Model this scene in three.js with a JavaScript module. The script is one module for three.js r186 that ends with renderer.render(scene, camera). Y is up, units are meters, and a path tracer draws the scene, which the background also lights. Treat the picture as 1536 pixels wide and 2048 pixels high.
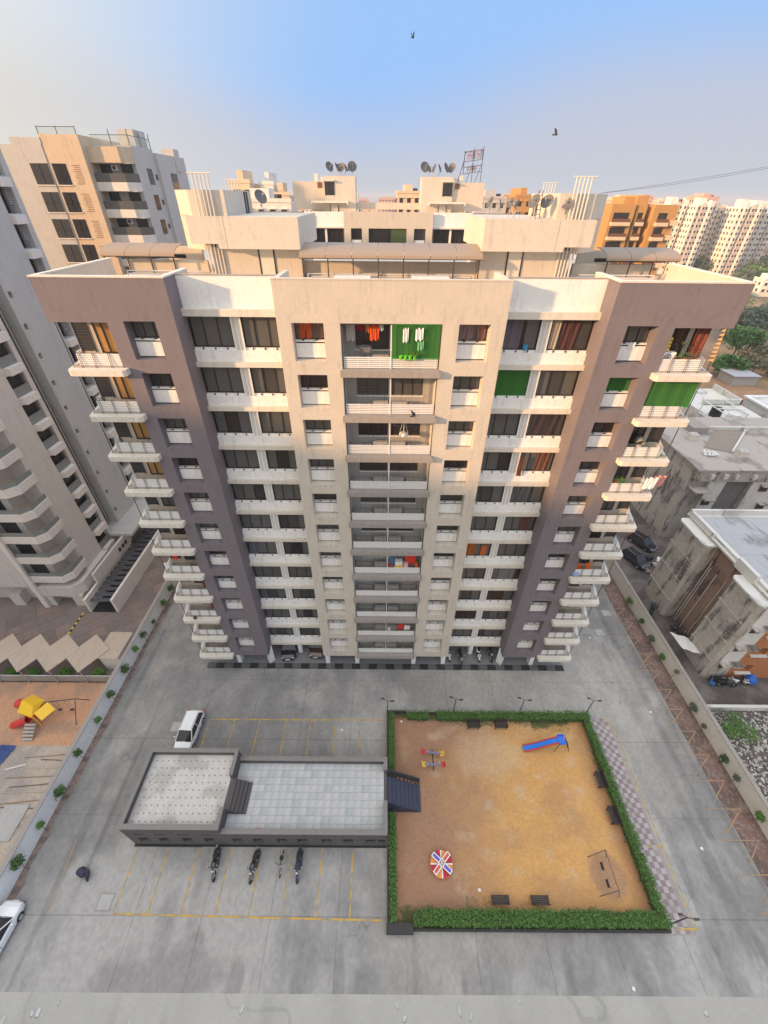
import * as THREE from 'three';
import { mergeGeometries } from 'three/addons/utils/BufferGeometryUtils.js';

// ---------------------------------------------------------------- camera, sky, sun, exposure
const scene = new THREE.Scene();
const camera = new THREE.PerspectiveCamera(102.49, 0.75, 0.05, 6000);
camera.position.set(-0.37, 41.35, 25.37);
{
  const p = THREE.MathUtils.degToRad(37.59), y = THREE.MathUtils.degToRad(0.11), r = THREE.MathUtils.degToRad(0.57);
  const f = new THREE.Vector3(Math.sin(y) * Math.cos(p), -Math.sin(p), -Math.cos(y) * Math.cos(p));
  const rt = new THREE.Vector3(Math.cos(y), 0, Math.sin(y)), up = new THREE.Vector3().crossVectors(rt, f);
  camera.up.copy(up.clone().multiplyScalar(Math.cos(r)).addScaledVector(rt, -Math.sin(r)));
  camera.lookAt(camera.position.clone().add(f));
}
const renderer = new THREE.WebGLRenderer({ antialias: true });
renderer.setSize(768, 1024);
renderer.toneMapping = THREE.LinearToneMapping;
renderer.toneMappingExposure = 1.25;
renderer.shadowMap.enabled = true;

const SUN = new THREE.Vector3(-0.87, 0.235, 0.43).normalize();
const sun = new THREE.DirectionalLight(new THREE.Color(1.0, 0.57, 0.27), 5.0);
sun.position.copy(SUN).multiplyScalar(200); sun.castShadow = true; sun.shadow.radius = 4;
sun.shadow.mapSize.set(4096, 4096);
Object.assign(sun.shadow.camera, { left: -120, right: 120, top: 120, bottom: -120, near: 1, far: 600 });
scene.add(sun, sun.target);

const lerp = (a, b, t) => a + (b - a) * t, clamp = (x, a = 0, b = 1) => Math.min(b, Math.max(a, x));
const sstep = (a, b, x) => { const t = clamp((x - a) / (b - a)); return t * t * (3 - 2 * t); };
const mix3 = (a, b, t) => [lerp(a[0], b[0], t), lerp(a[1], b[1], t), lerp(a[2], b[2], t)];
{
  // evening sky: pale cream haze low in the west (left), lavender haze low ahead, clear blue higher up on the right
  const W = 1024, H = 512, d = new Float32Array(W * H * 4);
  for (let j = 0; j < H; j++) for (let i = 0; i < W; i++) {
    const el = ((j + 0.5) / H - 0.5) * Math.PI, az = ((i + 0.5) / W - 0.5) * 2 * Math.PI;
    const x = Math.cos(el) * Math.cos(az), y = Math.sin(el), z = Math.cos(el) * Math.sin(az);
    const cs = x * SUN.x + y * SUN.y + z * SUN.z, e = el * 57.2958;
    const west = sstep(-0.36, 0.36, cs);                          // nearness to the sun side
    const wob = 2.2 * Math.sin(az * 3.1 + 0.6) + 1.3 * Math.sin(az * 7.3 + e * 0.11);
    const haze = mix3([0.58, 0.62, 0.69], [0.86, 0.83, 0.75], west);
    const mid = mix3([0.55, 0.60, 0.74], [0.80, 0.76, 0.68], west);
    const blue = mix3([0.35, 0.58, 0.97], [0.90, 0.88, 0.80], west);
    const zen = mix3([1.55, 1.66, 1.86], [1.78, 1.74, 1.70], west);
    let c = mix3(haze, mid, sstep(0, 7, e + wob * 0.4));
    c = mix3(c, blue, sstep(4.5, 12.5, e + wob * 0.9));
    c = mix3(c, zen, sstep(16, 62, e));
    const glow = Math.pow(clamp(cs), 14) * 0.9;
    c = [c[0] + glow * 1.0, c[1] + glow * 0.78, c[2] + glow * 0.48];
    if (e < 0) { const t = sstep(0, -12, e); c = mix3(c, [0.26, 0.24, 0.22], t); }
    c = c.map((q) => q * 0.79); const o = (j * W + i) * 4; d[o] = c[0]; d[o + 1] = c[1]; d[o + 2] = c[2]; d[o + 3] = 1;
  }
  const t = new THREE.DataTexture(d, W, H, THREE.RGBAFormat, THREE.FloatType);
  t.mapping = THREE.EquirectangularReflectionMapping; t.magFilter = t.minFilter = THREE.LinearFilter; t.needsUpdate = true;
  scene.background = t; scene.environment = t; scene.backgroundIntensity = 1; scene.environmentIntensity = 1;
}

// ---------------------------------------------------------------- helpers
function rng(seed) { let s = seed | 0; return () => { s = (s + 0x6d2b79f5) | 0; let t = Math.imul(s ^ (s >>> 15), 1 | s); t = (t + Math.imul(t ^ (t >>> 7), 61 | t)) ^ t; return ((t ^ (t >>> 14)) >>> 0) / 4294967296; }; }
const hash2 = (x, y, s) => { let h = Math.imul(x, 374761393) ^ Math.imul(y, 668265263) ^ Math.imul(s, 1274126177); h = Math.imul(h ^ (h >>> 13), 1274126177); return ((h ^ (h >>> 16)) >>> 0) / 4294967296; };
function vnoise(x, y, per, s) {                                  // tiling value noise, period per
  const xi = Math.floor(x), yi = Math.floor(y), fx = x - xi, fy = y - yi, u = fx * fx * (3 - 2 * fx), v = fy * fy * (3 - 2 * fy);
  const m = (a) => ((a % per) + per) % per, x0 = m(xi), x1 = m(xi + 1), y0 = m(yi), y1 = m(yi + 1);
  return lerp(lerp(hash2(x0, y0, s), hash2(x1, y0, s), u), lerp(hash2(x0, y1, s), hash2(x1, y1, s), u), v);
}
function fbm(u, v, per, oct, s, gain = 0.5) { let a = 1, n = 0, t = 0; for (let k = 0; k < oct; k++) { t += a * vnoise(u * per, v * per, per, s + k * 17); n += a; a *= gain; per *= 2; } return t / n; }
const enc = (c) => Math.round(255 * (c <= 0.0031308 ? 12.92 * Math.max(c, 0) : 1.055 * Math.pow(Math.min(c, 1), 1 / 2.4) - 0.055));
function tex(w, h, fn, sx, sy, data = false) {                    // fn(u, v) -> linear rgb; covers sx by sy metres
  const b = new Uint8Array(w * h * 4);
  for (let j = 0; j < h; j++) for (let i = 0; i < w; i++) {
    const c = fn((i + 0.5) / w, (j + 0.5) / h), o = (j * w + i) * 4;
    for (let k = 0; k < 3; k++) b[o + k] = data ? Math.round(255 * clamp(c[k])) : enc(c[k]);
    b[o + 3] = 255;
  }
  const t = new THREE.DataTexture(b, w, h, THREE.RGBAFormat);
  t.wrapS = t.wrapT = THREE.RepeatWrapping; t.magFilter = THREE.LinearFilter; t.minFilter = THREE.LinearMipmapLinearFilter; t.generateMipmaps = true;
  if (!data) t.colorSpace = THREE.SRGBColorSpace;
  t.repeat.set(1 / sx, 1 / sy); t.needsUpdate = true; return t;
}
class MB {                                                       // mesh builder; uv in metres
  constructor() { this.p = []; this.n = []; this.u = []; }
  tri(a, b, c) {
    const ux = b[0] - a[0], uy = b[1] - a[1], uz = b[2] - a[2], vx = c[0] - a[0], vy = c[1] - a[1], vz = c[2] - a[2];
    let nx = uy * vz - uz * vy, ny = uz * vx - ux * vz, nz = ux * vy - uy * vx; const l = Math.hypot(nx, ny, nz) || 1; nx /= l; ny /= l; nz /= l;
    const ax = Math.abs(nx), ay = Math.abs(ny), az = Math.abs(nz);
    for (const q of [a, b, c]) { this.p.push(q[0], q[1], q[2]); this.n.push(nx, ny, nz); if (ay >= ax && ay >= az) this.u.push(q[0], -q[2]); else if (ax >= az) this.u.push(q[2], q[1]); else this.u.push(q[0], q[1]); }
    return this;
  }
  quad(a, b, c, d) { return this.tri(a, b, c).tri(a, c, d); }
  box(x0, x1, y0, y1, z0, z1) {
    this.quad([x0, y0, z1], [x1, y0, z1], [x1, y1, z1], [x0, y1, z1]); this.quad([x1, y0, z0], [x0, y0, z0], [x0, y1, z0], [x1, y1, z0]);
    this.quad([x1, y0, z1], [x1, y0, z0], [x1, y1, z0], [x1, y1, z1]); this.quad([x0, y0, z0], [x0, y0, z1], [x0, y1, z1], [x0, y1, z0]);
    this.quad([x0, y1, z1], [x1, y1, z1], [x1, y1, z0], [x0, y1, z0]); return this.quad([x0, y0, z0], [x1, y0, z0], [x1, y0, z1], [x0, y0, z1]);
  }
  cbox(cx, cy, cz, w, h, d, ry = 0, rz = 0, rx = 0) {             // centred, rotated box
    const m = new THREE.Matrix4().makeRotationFromEuler(new THREE.Euler(rx, ry, rz, 'YXZ')), t = new MB().box(-w / 2, w / 2, -h / 2, h / 2, -d / 2, d / 2), v = new THREE.Vector3();
    for (let i = 0; i < t.p.length; i += 9) { const q = []; for (let k = 0; k < 9; k += 3) { v.set(t.p[i + k], t.p[i + k + 1], t.p[i + k + 2]).applyMatrix4(m); q.push([v.x + cx, v.y + cy, v.z + cz]); } this.tri(...q); }
    return this;
  }
  prism(pts, y0, y1) {                                           // pts in xz, either order; convex
    let a = 0; pts.forEach((p, i) => { const q = pts[(i + 1) % pts.length]; a += p[0] * q[1] - q[0] * p[1]; });
    if (a > 0) pts = pts.slice().reverse();
    const n = pts.length;
    for (let i = 0; i < n; i++) { const p = pts[i], q = pts[(i + 1) % n]; this.quad([p[0], y0, p[1]], [q[0], y0, q[1]], [q[0], y1, q[1]], [p[0], y1, p[1]]); }
    for (let i = 1; i < n - 1; i++) { this.tri([pts[0][0], y1, pts[0][1]], [pts[i][0], y1, pts[i][1]], [pts[i + 1][0], y1, pts[i + 1][1]]); this.tri([pts[0][0], y0, pts[0][1]], [pts[i + 1][0], y0, pts[i + 1][1]], [pts[i][0], y0, pts[i][1]]); }
    return this;
  }
  xprism(pts, x0, x1) {                                          // profile pts in (z, y), convex, extruded along x
    let a = 0; pts.forEach((p, i) => { const q = pts[(i + 1) % pts.length]; a += p[0] * q[1] - q[0] * p[1]; });
    if (a > 0) pts = pts.slice().reverse();
    const n = pts.length, P = (x, p) => [x, p[1], p[0]];
    for (let i = 0; i < n; i++) { const p = pts[i], q = pts[(i + 1) % n]; this.quad(P(x0, p), P(x0, q), P(x1, q), P(x1, p)); }
    for (let i = 1; i < n - 1; i++) { this.tri(P(x1, pts[0]), P(x1, pts[i]), P(x1, pts[i + 1])); this.tri(P(x0, pts[0]), P(x0, pts[i + 1]), P(x0, pts[i])); }
    return this;
  }
  cyl(a, b, r0, r1 = r0, seg = 8, caps = true) {
    const A = new THREE.Vector3(...a), B = new THREE.Vector3(...b), d = B.clone().sub(A).normalize(), e = Math.abs(d.y) > 0.9 ? new THREE.Vector3(1, 0, 0) : new THREE.Vector3(0, 1, 0);
    const u = new THREE.Vector3().crossVectors(d, e).normalize(), v = new THREE.Vector3().crossVectors(d, u);
    const R = (C, r, k) => { const t = 2 * Math.PI * k / seg; return [C.x + r * (u.x * Math.cos(t) + v.x * Math.sin(t)), C.y + r * (u.y * Math.cos(t) + v.y * Math.sin(t)), C.z + r * (u.z * Math.cos(t) + v.z * Math.sin(t))]; };
    for (let k = 0; k < seg; k++) { this.quad(R(A, r0, k), R(A, r0, k + 1), R(B, r1, k + 1), R(B, r1, k)); if (caps) { this.tri(R(B, r1, k), R(B, r1, k + 1), b); this.tri(R(A, r0, k + 1), R(A, r0, k), a); } }
    return this;
  }
  path(pts, r, seg = 6) { for (let i = 0; i + 1 < pts.length; i++) this.cyl(pts[i], pts[i + 1], r, r, seg); return this; }
  torus(c, axis, R, r, n = 16, m = 6) {
    const g = new THREE.TorusGeometry(R, r, m, n); if (axis === 'x') g.rotateY(Math.PI / 2); if (axis === 'y') g.rotateX(Math.PI / 2); g.translate(...c); return this.add(g);
  }
  sph(c, r, sx = 1, sy = 1, sz = 1, w = 12, h = 8) { const g = new THREE.SphereGeometry(r, w, h); g.scale(sx, sy, sz); g.translate(...c); return this.add(g); }
  add(g) { g = g.index ? g.toNonIndexed() : g; this.p.push(...g.attributes.position.array); this.n.push(...g.attributes.normal.array); this.u.push(...g.attributes.uv.array); return this; }
  geo(off) {
    const g = new THREE.BufferGeometry(), p = new Float32Array(this.p);
    if (off) for (let i = 0; i < p.length; i += 3) { p[i] -= off.x; p[i + 1] -= off.y; p[i + 2] -= off.z; }
    g.setAttribute('position', new THREE.BufferAttribute(p, 3)); g.setAttribute('normal', new THREE.BufferAttribute(new Float32Array(this.n), 3)); g.setAttribute('uv', new THREE.BufferAttribute(new Float32Array(this.u), 2)); return g;
  }
}
const used = new Map(), origin = new WeakMap();
const numbered = (n) => { const k = used.get(n) || 0; used.set(n, k + 1); return k ? n + '_' + String(k).padStart(3, '0') : n; };
const sh = (m) => { m.castShadow = m.receiveShadow = true; return m; };
function tag(o, label, category, group) { o.userData.label = label; o.userData.category = category; if (group) o.userData.group = group; return o; }
function thing(name, label, category, pos = [0, 0, 0], group, ry = 0) {   // Group at the thing's base
  const o = new THREE.Group(); o.name = numbered(name); o.position.set(...pos); o.rotation.y = ry; scene.add(o); return tag(o, label, category, group);
}
const W_ = (o) => { const v = new THREE.Vector3(); for (let p = o; p && p !== scene; p = p.parent) v.add(p.position); return v; };
function part(parent, name, mb, m, world = false) {              // world: mb holds world coordinates
  const o = sh(new THREE.Mesh(mb instanceof MB ? mb.geo(world ? W_(parent) : null) : mb, m)); o.name = name; parent.add(o); return o;
}
function struct(name, mb, m) { const o = sh(new THREE.Mesh(mb instanceof MB ? mb.geo() : mb, m)); o.name = numbered(name); o.userData.kind = 'structure'; scene.add(o); return o; }
function single(name, mb, m, label, category, group, pos) { const o = sh(new THREE.Mesh(mb.geo(), m)); o.name = numbered(name); if (pos) o.position.set(...pos); scene.add(o); return tag(o, label, category, group); }
const stuff = (o) => { o.userData.kind = 'stuff'; return o; };
function clone(src, label, pos, ry = 0, sc = 1) { const o = src.clone(); o.name = numbered(src.name.replace(/_\d{3}$/, '')); o.userData = { ...src.userData, label }; o.position.set(...pos); o.rotation.y = ry; o.scale.setScalar(sc); scene.add(o); return o; }
const ORD = ['top', 'second', 'third', 'fourth', 'fifth', 'sixth', 'seventh', 'eighth', 'ninth', 'tenth', 'lowest'];

// ---------------------------------------------------------------- materials
const tPlaster = tex(512, 512, (u, v) => { const a = fbm(u, v, 4, 6, 3, 0.55), b = fbm(u, v, 64, 2, 9), s = fbm(u, v * 0.125, 32, 3, 31), cr = Math.abs(fbm(u, v, 5, 4, 37) - 0.5); const k = (0.87 + 0.13 * a + 0.09 * (b - 0.5) - 0.085 * sstep(0.54, 0.78, s)) * (cr < 0.004 ? 0.86 : 1); return [k, k * (0.995), k * 0.98]; }, 6, 6);
const tGrain = tex(256, 256, (u, v) => { const k = fbm(u, v, 32, 3, 5); return [k, k, k]; }, 0.8, 0.8, true);
const tGrime = tex(1024, 1024, (u, v) => {
  const a = fbm(u, v, 5, 5, 41), st = fbm(u, v * 0.12, 24, 4, 77), f = fbm(u, v, 40, 3, 13);
  let c = mix3([0.47, 0.43, 0.38], [0.30, 0.27, 0.24], sstep(0.42, 0.66, a));
  c = mix3(c, [0.07, 0.065, 0.06], 0.75 * sstep(0.52, 0.72, st * 0.7 + a * 0.35)); c = mix3(c, [0.62, 0.59, 0.55], 0.45 * sstep(0.6, 0.75, f));
  return c;
}, 9, 9);
const tGrimeWhite = tex(512, 512, (u, v) => { const a = fbm(u, v, 4, 5, 141), st = fbm(u, v * 0.15, 20, 4, 177); const c = mix3([0.74, 0.73, 0.71], [0.50, 0.49, 0.47], sstep(0.45, 0.7, a)); return mix3(c, [0.22, 0.2, 0.18], 0.7 * sstep(0.60, 0.8, st * 0.7 + a * 0.35)); }, 8, 8);
const tEarth = tex(1024, 1024, (u, v) => { const a = fbm(u, v, 6, 6, 21), b = fbm(u, v, 3, 4, 61), f = fbm(u, v, 90, 2, 8); let c = mix3([0.28, 0.19, 0.12], [0.16, 0.125, 0.09], sstep(0.35, 0.65, a)); c = mix3(c, [0.09, 0.11, 0.045], 0.8 * sstep(0.55, 0.68, b)); return c.map((k) => k * (0.8 + 0.4 * f)); }, 90, 90);
const STD = (c, rough = 0.85, o = {}) => new THREE.MeshStandardMaterial({ color: new THREE.Color().setRGB(...c), roughness: rough, ...o });
const PL = (c, rough = 0.9) => STD(c, rough, { map: tPlaster, bumpMap: tGrain, bumpScale: 0.004 });
const M = {
  beige: PL([0.635, 0.585, 0.515]), beige2: PL([0.64, 0.56, 0.475]), purple: PL([0.205, 0.182, 0.205]), white: PL([0.90, 0.90, 0.90]), cream: PL([0.74, 0.70, 0.63]), greyp: PL([0.46, 0.45, 0.445]), stone: PL([0.36, 0.33, 0.31]),
  tile: STD([0.62, 0.62, 0.60], 0.5), black: STD([0.012, 0.012, 0.014], 0.45), frame: STD([0.02, 0.02, 0.022], 0.4), steel: STD([0.55, 0.55, 0.55], 0.35, { metalness: 0.6 }), whitem: STD([0.80, 0.80, 0.79], 0.45), darkm: STD([0.045, 0.045, 0.05], 0.5),
  glass: new THREE.MeshPhysicalMaterial({ color: new THREE.Color(0.055, 0.055, 0.057), roughness: 0.12, specularIntensity: 0.9 }),
  glass2: new THREE.MeshPhysicalMaterial({ color: new THREE.Color(0.105, 0.105, 0.104), roughness: 0.2 }),
  glass3: new THREE.MeshPhysicalMaterial({ color: new THREE.Color(0.028, 0.026, 0.028), roughness: 0.08 }),
  amber: new THREE.MeshPhysicalMaterial({ color: new THREE.Color(0.46, 0.26, 0.09), roughness: 0.35 }),
  dark: STD([0.03, 0.029, 0.028], 0.9), floor: PL([0.40, 0.36, 0.32]), floorg: PL([0.23, 0.235, 0.25]), pvc: STD([0.58, 0.57, 0.55], 0.4), poly: STD([0.30, 0.225, 0.165], 0.5),
  red: STD([0.62, 0.04, 0.03], 0.5), orange: STD([0.70, 0.16, 0.03], 0.5), yellow: STD([0.78, 0.50, 0.04], 0.45), blue: STD([0.03, 0.18, 0.62], 0.4), green: STD([0.03, 0.30, 0.05], 0.8), navy: STD([0.03, 0.035, 0.075], 0.7), brown: STD([0.16, 0.07, 0.04], 0.7), terra: STD([0.50, 0.13, 0.05], 0.8), tank: STD([0.015, 0.015, 0.017], 0.5), wood: STD([0.30, 0.20, 0.12], 0.8), bark: STD([0.13, 0.10, 0.075], 0.95),
  rubber: STD([0.018, 0.018, 0.018], 0.85), carwhite: new THREE.MeshPhysicalMaterial({ color: new THREE.Color(0.82, 0.83, 0.85), roughness: 0.3, clearcoat: 1, clearcoatRoughness: 0.06 }), carblack: new THREE.MeshPhysicalMaterial({ color: new THREE.Color(0.012, 0.012, 0.018), roughness: 0.3, clearcoat: 1, clearcoatRoughness: 0.05 }), carbrown: new THREE.MeshPhysicalMaterial({ color: new THREE.Color(0.06, 0.025, 0.02), roughness: 0.3, clearcoat: 1, clearcoatRoughness: 0.05 }),
  grime: STD([1, 1, 1], 0.95, { map: tGrime, bumpMap: tGrain, bumpScale: 0.01 }), grimeW: STD([0.88, 0.87, 0.85], 0.95, { map: tGrimeWhite, bumpMap: tGrain, bumpScale: 0.006 }), shaft: STD([0.62, 0.44, 0.36], 0.95, { map: tGrime }),
  net: new THREE.MeshPhysicalMaterial({ color: new THREE.Color(0.03, 0.24, 0.02), roughness: 0.95, transmission: 0.5, thickness: 0, side: THREE.DoubleSide }),
  clothw: STD([0.78, 0.78, 0.78], 0.95, { side: THREE.DoubleSide }), clothr: STD([0.72, 0.05, 0.03], 0.95, { side: THREE.DoubleSide }), clotho: STD([0.70, 0.22, 0.05], 0.95, { side: THREE.DoubleSide }), clothb: STD([0.10, 0.22, 0.40], 0.95, { side: THREE.DoubleSide }), clothp: STD([0.30, 0.24, 0.27], 0.95, { side: THREE.DoubleSide }),
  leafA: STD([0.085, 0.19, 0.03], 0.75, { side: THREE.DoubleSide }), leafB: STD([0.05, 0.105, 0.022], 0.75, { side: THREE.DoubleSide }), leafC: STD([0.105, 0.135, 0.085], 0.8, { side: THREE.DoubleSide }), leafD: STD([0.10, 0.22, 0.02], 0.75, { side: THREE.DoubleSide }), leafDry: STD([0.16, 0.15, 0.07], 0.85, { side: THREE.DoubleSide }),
};
function leaves(mb, R, n, at, size, flat = 0.3) {                 // n small bent leaf faces; at() gives a point
  for (let k = 0; k < n; k++) {
    const c = at(), s = size * (0.6 + 0.8 * R()), a = R() * 6.283, t = (R() - 0.5) * 2 * (1 - flat), b = R() * 6.283;
    const d = [Math.cos(a) * Math.cos(t), Math.sin(t), Math.sin(a) * Math.cos(t)], w = [Math.cos(b), (R() - 0.5), Math.sin(b)];
    const p = (i, j) => [c[0] + d[0] * s * i + w[0] * s * j * 0.5, c[1] + d[1] * s * i + w[1] * s * j * 0.5, c[2] + d[2] * s * i + w[2] * s * j * 0.5];
    mb.quad(p(-1, 0), p(0, -0.8), p(1, 0), p(0, 0.8));
  }
  return mb;
}
// ---------------------------------------------------------------- the eleven-storey apartment block facing the camera
const T = (i) => 35.5 - 3 * i;                                    // window head of storey i (0 = top)
const apt = thing('apartment_building', 'eleven-storey beige, white and mauve apartment block in the middle of the compound', 'apartment building', [0, 0, 0]);
{
  let beige = new MB();
  // --- wall with a grid of openings: columns of solid strips and storey bands
  const strip = (mb, xs, ys, z0, z1, hole) => { for (let a = 0; a + 1 < xs.length; a++) { let s = null; for (let b = 0; b + 1 < ys.length; b++) { if (hole(a, b)) { if (s !== null) mb.box(xs[a], xs[a + 1], s, ys[b], z0, z1); s = null; } else if (s === null) s = ys[b]; } if (s !== null) mb.box(xs[a], xs[a + 1], s, ys[ys.length - 1], z0, z1); } };
  const ysW = [2.41]; for (let i = 10; i >= 0; i--) ysW.push(T(i) - 2.18, T(i)); ysW.push(37.7);
  // beige centre
  for (const s of [-1, 1]) {
    const xs = s < 0 ? [-6.62, -5.78, -3.93, -2.96] : [2.96, 3.93, 5.78, 6.62];
    strip(beige, xs, ysW, -0.3, 0, (a, b) => a === 1 && b % 2 === 1);
    beige.box(s < 0 ? -6.62 : 6.32, s < 0 ? -6.32 : 6.62, 2.41, 37.7, -1.7, -0.3);          // return into the recess
    beige.box(s < 0 ? -6.62 : 6.32, s < 0 ? -6.32 : 6.62, 36.6, 37.7, -3.6, -1.7);          // roof parapet running back
    beige.box(s < 0 ? -3.1 : 2.96, s < 0 ? -2.96 : 3.1, 2.9, 35.5, -1.9, -0.3);
  }
  beige.box(-2.96, 2.96, 35.5, 37.7, -0.3, 0);
  beige.box(-6.64, 6.64, 37.7, 37.76, -0.32, 0.02);
  part(apt, 'centre_wall', beige, M.beige);
  // mauve blocks
  for (const s of [-1, 1]) {
    const purple = new MB(), white = new MB(), cream = new MB(), stone = new MB(), tile = new MB(), inner = new MB();
    const X = (a, b) => [Math.min(s * a, s * b), Math.max(s * a, s * b)];
    const xs = [12.45, 13.63, 15.46, 16.4].map((v) => s * v).sort((a, b) => a - b);
    strip(purple, xs, ysW, -0.3, 0, (a, b) => a === 1 && b % 2 === 1);
    purple.box(...X(12.45, 12.75), 2.41, 37.7, -1.7, -0.3);
    purple.box(...X(16.4, 19.78), 35.42, 37.7, -0.3, 0);
    purple.box(...X(16.1, 16.4), 2.41, 35.42, -1.9, -0.3);
    inner.box(...X(19.5, 19.78), 35.42, 37.7, -8, -0.3);
    part(apt, 'return_parapet', new MB().box(...X(12.45, 12.75), 36.6, 37.7, -3.4, -1.7), M.beige2);
    part(apt, 'parapet_cap', new MB().box(...X(12.43, 19.8), 37.7, 37.78, -0.32, 0.02).box(...X(12.43, 12.77), 37.7, 37.78, -3.42, -0.32).box(...X(19.48, 19.8), 37.7, 37.78, -8.02, -0.32), M.cream);
    // side wing walls behind the balconies
    part(apt, 'wing_wall', new MB().box(...X(16.1, 19.4), 2.9, 35.42, -1.45, -1.2), M.beige2); part(apt, 'wing_side_wall', new MB().box(...X(19.15, 19.4), 2.9, 35.42, -7.5, -1.45), M.beige2);
    // white recess
    const [wl, wr] = X(6.62, 12.45);
    for (let i = 0; i <= 10; i++) {
      part(apt, 'spandrel', new MB().box(wl, wr, T(i) - 2.69, T(i) - 2.02, -1.72, -1.5), M.white);
      part(apt, 'string_course', new MB().box(wl, wr, T(i) - 3.0, T(i) - 2.69, -1.9, -1.24), M.cream);
    }
    part(apt, 'recess_parapet', new MB().box(wl, wr, 35.95, 37.65, -1.72, -1.5), M.white); part(apt, 'string_course', new MB().box(wl, wr, 35.55, 35.95, -1.8, -1.12), M.cream); part(apt, 'parapet_cap', new MB().box(wl, wr, 37.65, 37.7, -1.74, -1.48), M.stone);
    const [pl, pr] = X(9.22, 9.78); const pt = part(apt, 'pillar_tiling', tile.box(pl, pr, 2.5, 35.55, -1.8, -1.56), M.tile);
    for (const p of [9.22, 9.5, 9.78]) part(pt, 'pillar_rib', new MB().box(s * p - 0.035, s * p + 0.035, 2.5, 35.55, -1.56, -1.52), M.white);
    part(apt, 'mauve_wall', purple, M.purple); part(apt, 'side_parapet', inner, M.beige2);
  }
  // core, roof slab, ground storey
  const core = new MB(); core.box(-18.75, 18.75, 2.9, 36.3, -26, -3.4); core.box(-19.5, 19.5, 36.3, 36.6, -26, -1.75); core.box(-19.5, -12.75, 36.3, 36.6, -1.75, -0.3); core.box(12.75, 19.5, 36.3, 36.6, -1.75, -0.3); core.box(-6.32, 6.32, 36.3, 36.6, -1.75, -0.3); core.box(-18.75, 18.75, 2.6, 2.9, -26, -1.75);
  part(apt, 'core_wall', core, M.beige2);
  // windows: frame > pane; made once, shared by every storey
  const wBeige = () => {                                          // opening 1.85 x 2.18, origin at its head centre, z = wall face
    const rev = new MB(); rev.box(-0.965, -0.925, -2.18, 0, -0.95, -0.3); rev.box(0.925, 0.965, -2.18, 0, -0.95, -0.3); rev.box(-0.925, 0.925, -2.26, -2.18, -0.95, -0.3); rev.box(-0.925, 0.925, 0, 0.05, -0.95, -0.3);
    const pan = new MB(); pan.box(-0.9, 0.9, -2.1, -1.27, -0.62, -0.52); pan.box(-0.925, 0.925, -1.2, -1.1, -0.9, -0.6);
    const fr = new MB(); for (const x of [-0.9, -0.31, 0.31, 0.9]) fr.box(x - 0.025, x + 0.025, -1.1, 0, -0.88, -0.8); fr.box(-0.925, 0.925, -0.06, 0, -0.88, -0.8); fr.box(-0.925, 0.925, -1.1, -1.04, -0.88, -0.8); fr.box(-0.925, 0.925, -2.18, -1.1, -0.95, -0.85);
    for (const x of [-0.45, 0.35]) fr.box(x - 0.07, x + 0.07, -1.12, -1.06, -0.62, -0.56);
    const pn = new MB(); pn.box(-0.9, 0.9, -1.08, 0, -0.86, -0.845);
    return [rev.geo(), pan.geo(), fr.geo(), pn.geo()];
  };
  const [gRev, gPan, gFr, gPn] = wBeige(), G3 = [M.glass, M.glass2, M.glass3];
  const rw = rng(11);
  for (let i = 0; i <= 10; i++) for (const x of [-4.855, 4.855, -14.545, 14.545]) {
    const w = part(apt, 'window', gRev, Math.abs(x) > 10 ? M.purple : M.beige); w.position.set(x, T(i), 0);
    part(w, 'panel', gPan, M.white); part(w, 'frame', gFr, M.frame); part(w, 'pane', gPn, G3[Math.floor(rw() * 3)]);
  }
  const wRec = (w0) => {                                          // wide recess window, three panes, origin head centre at z = -1.5
    const h = w0 / 2, fr = new MB(); for (const x of [-h + 0.04, -h + w0 * 0.30, -h + w0 * 0.65, h - 0.04]) fr.box(x - 0.03, x + 0.03, -1.86, 0, -0.28, -0.2);
    fr.box(-h, h, -0.07, 0, -0.28, -0.19); fr.box(-h, h, -1.86, -1.79, -0.28, -0.19);
    const sl = new MB(); sl.box(-h - 0.05, h + 0.05, -2.02, -1.86, -0.3, -0.12);
    const tick = new MB(); for (const k of [-0.6, 0, 0.6]) tick.box(k * h - 0.04, k * h + 0.04, -1.98, -1.86, -0.12, -0.06);
    const panes = [[-h, -h + w0 * 0.30], [-h + w0 * 0.30, -h + w0 * 0.65], [-h + w0 * 0.65, h]].map(([a, b], k) => new MB().box(a, b, -1.84, 0, -0.26 - 0.02 * (k === 1 ? 1 : 0), -0.245 - 0.02 * (k === 1 ? 1 : 0)).geo());
    return [fr.geo(), sl.geo(), tick.geo(), panes];
  };
  const recA = wRec(2.58), recB = wRec(2.5);
  for (let i = 0; i <= 10; i++) for (const s of [-1, 1]) for (const [cx, R] of [[11.1, recA], [7.95, recB]]) {
    const w = part(apt, 'window', R[0], M.frame); w.position.set(s * cx, T(i), -1.5);
    part(w, 'sill', R[1], M.white); part(w, 'bracket', R[2], M.darkm); for (const g of R[3]) part(w, 'pane', g, rw() < 0.62 ? M.glass2 : G3[Math.floor(rw() * 3)]);
  }
  // centre balconies
  const slab = new MB().box(-3.07, 3.07, 0, 0.34, -0.35, 0.36).box(-2.96, 2.96, 0.34, 0.40, -0.3, 0.3).geo();
  const flr = new MB().box(-2.96, 2.96, 0.0, 0.30, -1.6, -0.35).geo();
  const back = (() => { const m = new MB(), e = 1.17, z0 = -1.65, z1 = -1.5; m.box(-2.96, 2.96, 0.3, e, z0, z1); m.box(-2.96, -2.2, e, 3.02, z0, z1); m.box(2.2, 2.96, e, 3.02, z0, z1); m.box(-0.11, 0.11, e, 3.02, z0, z1); return m.geo(); })();
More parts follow.
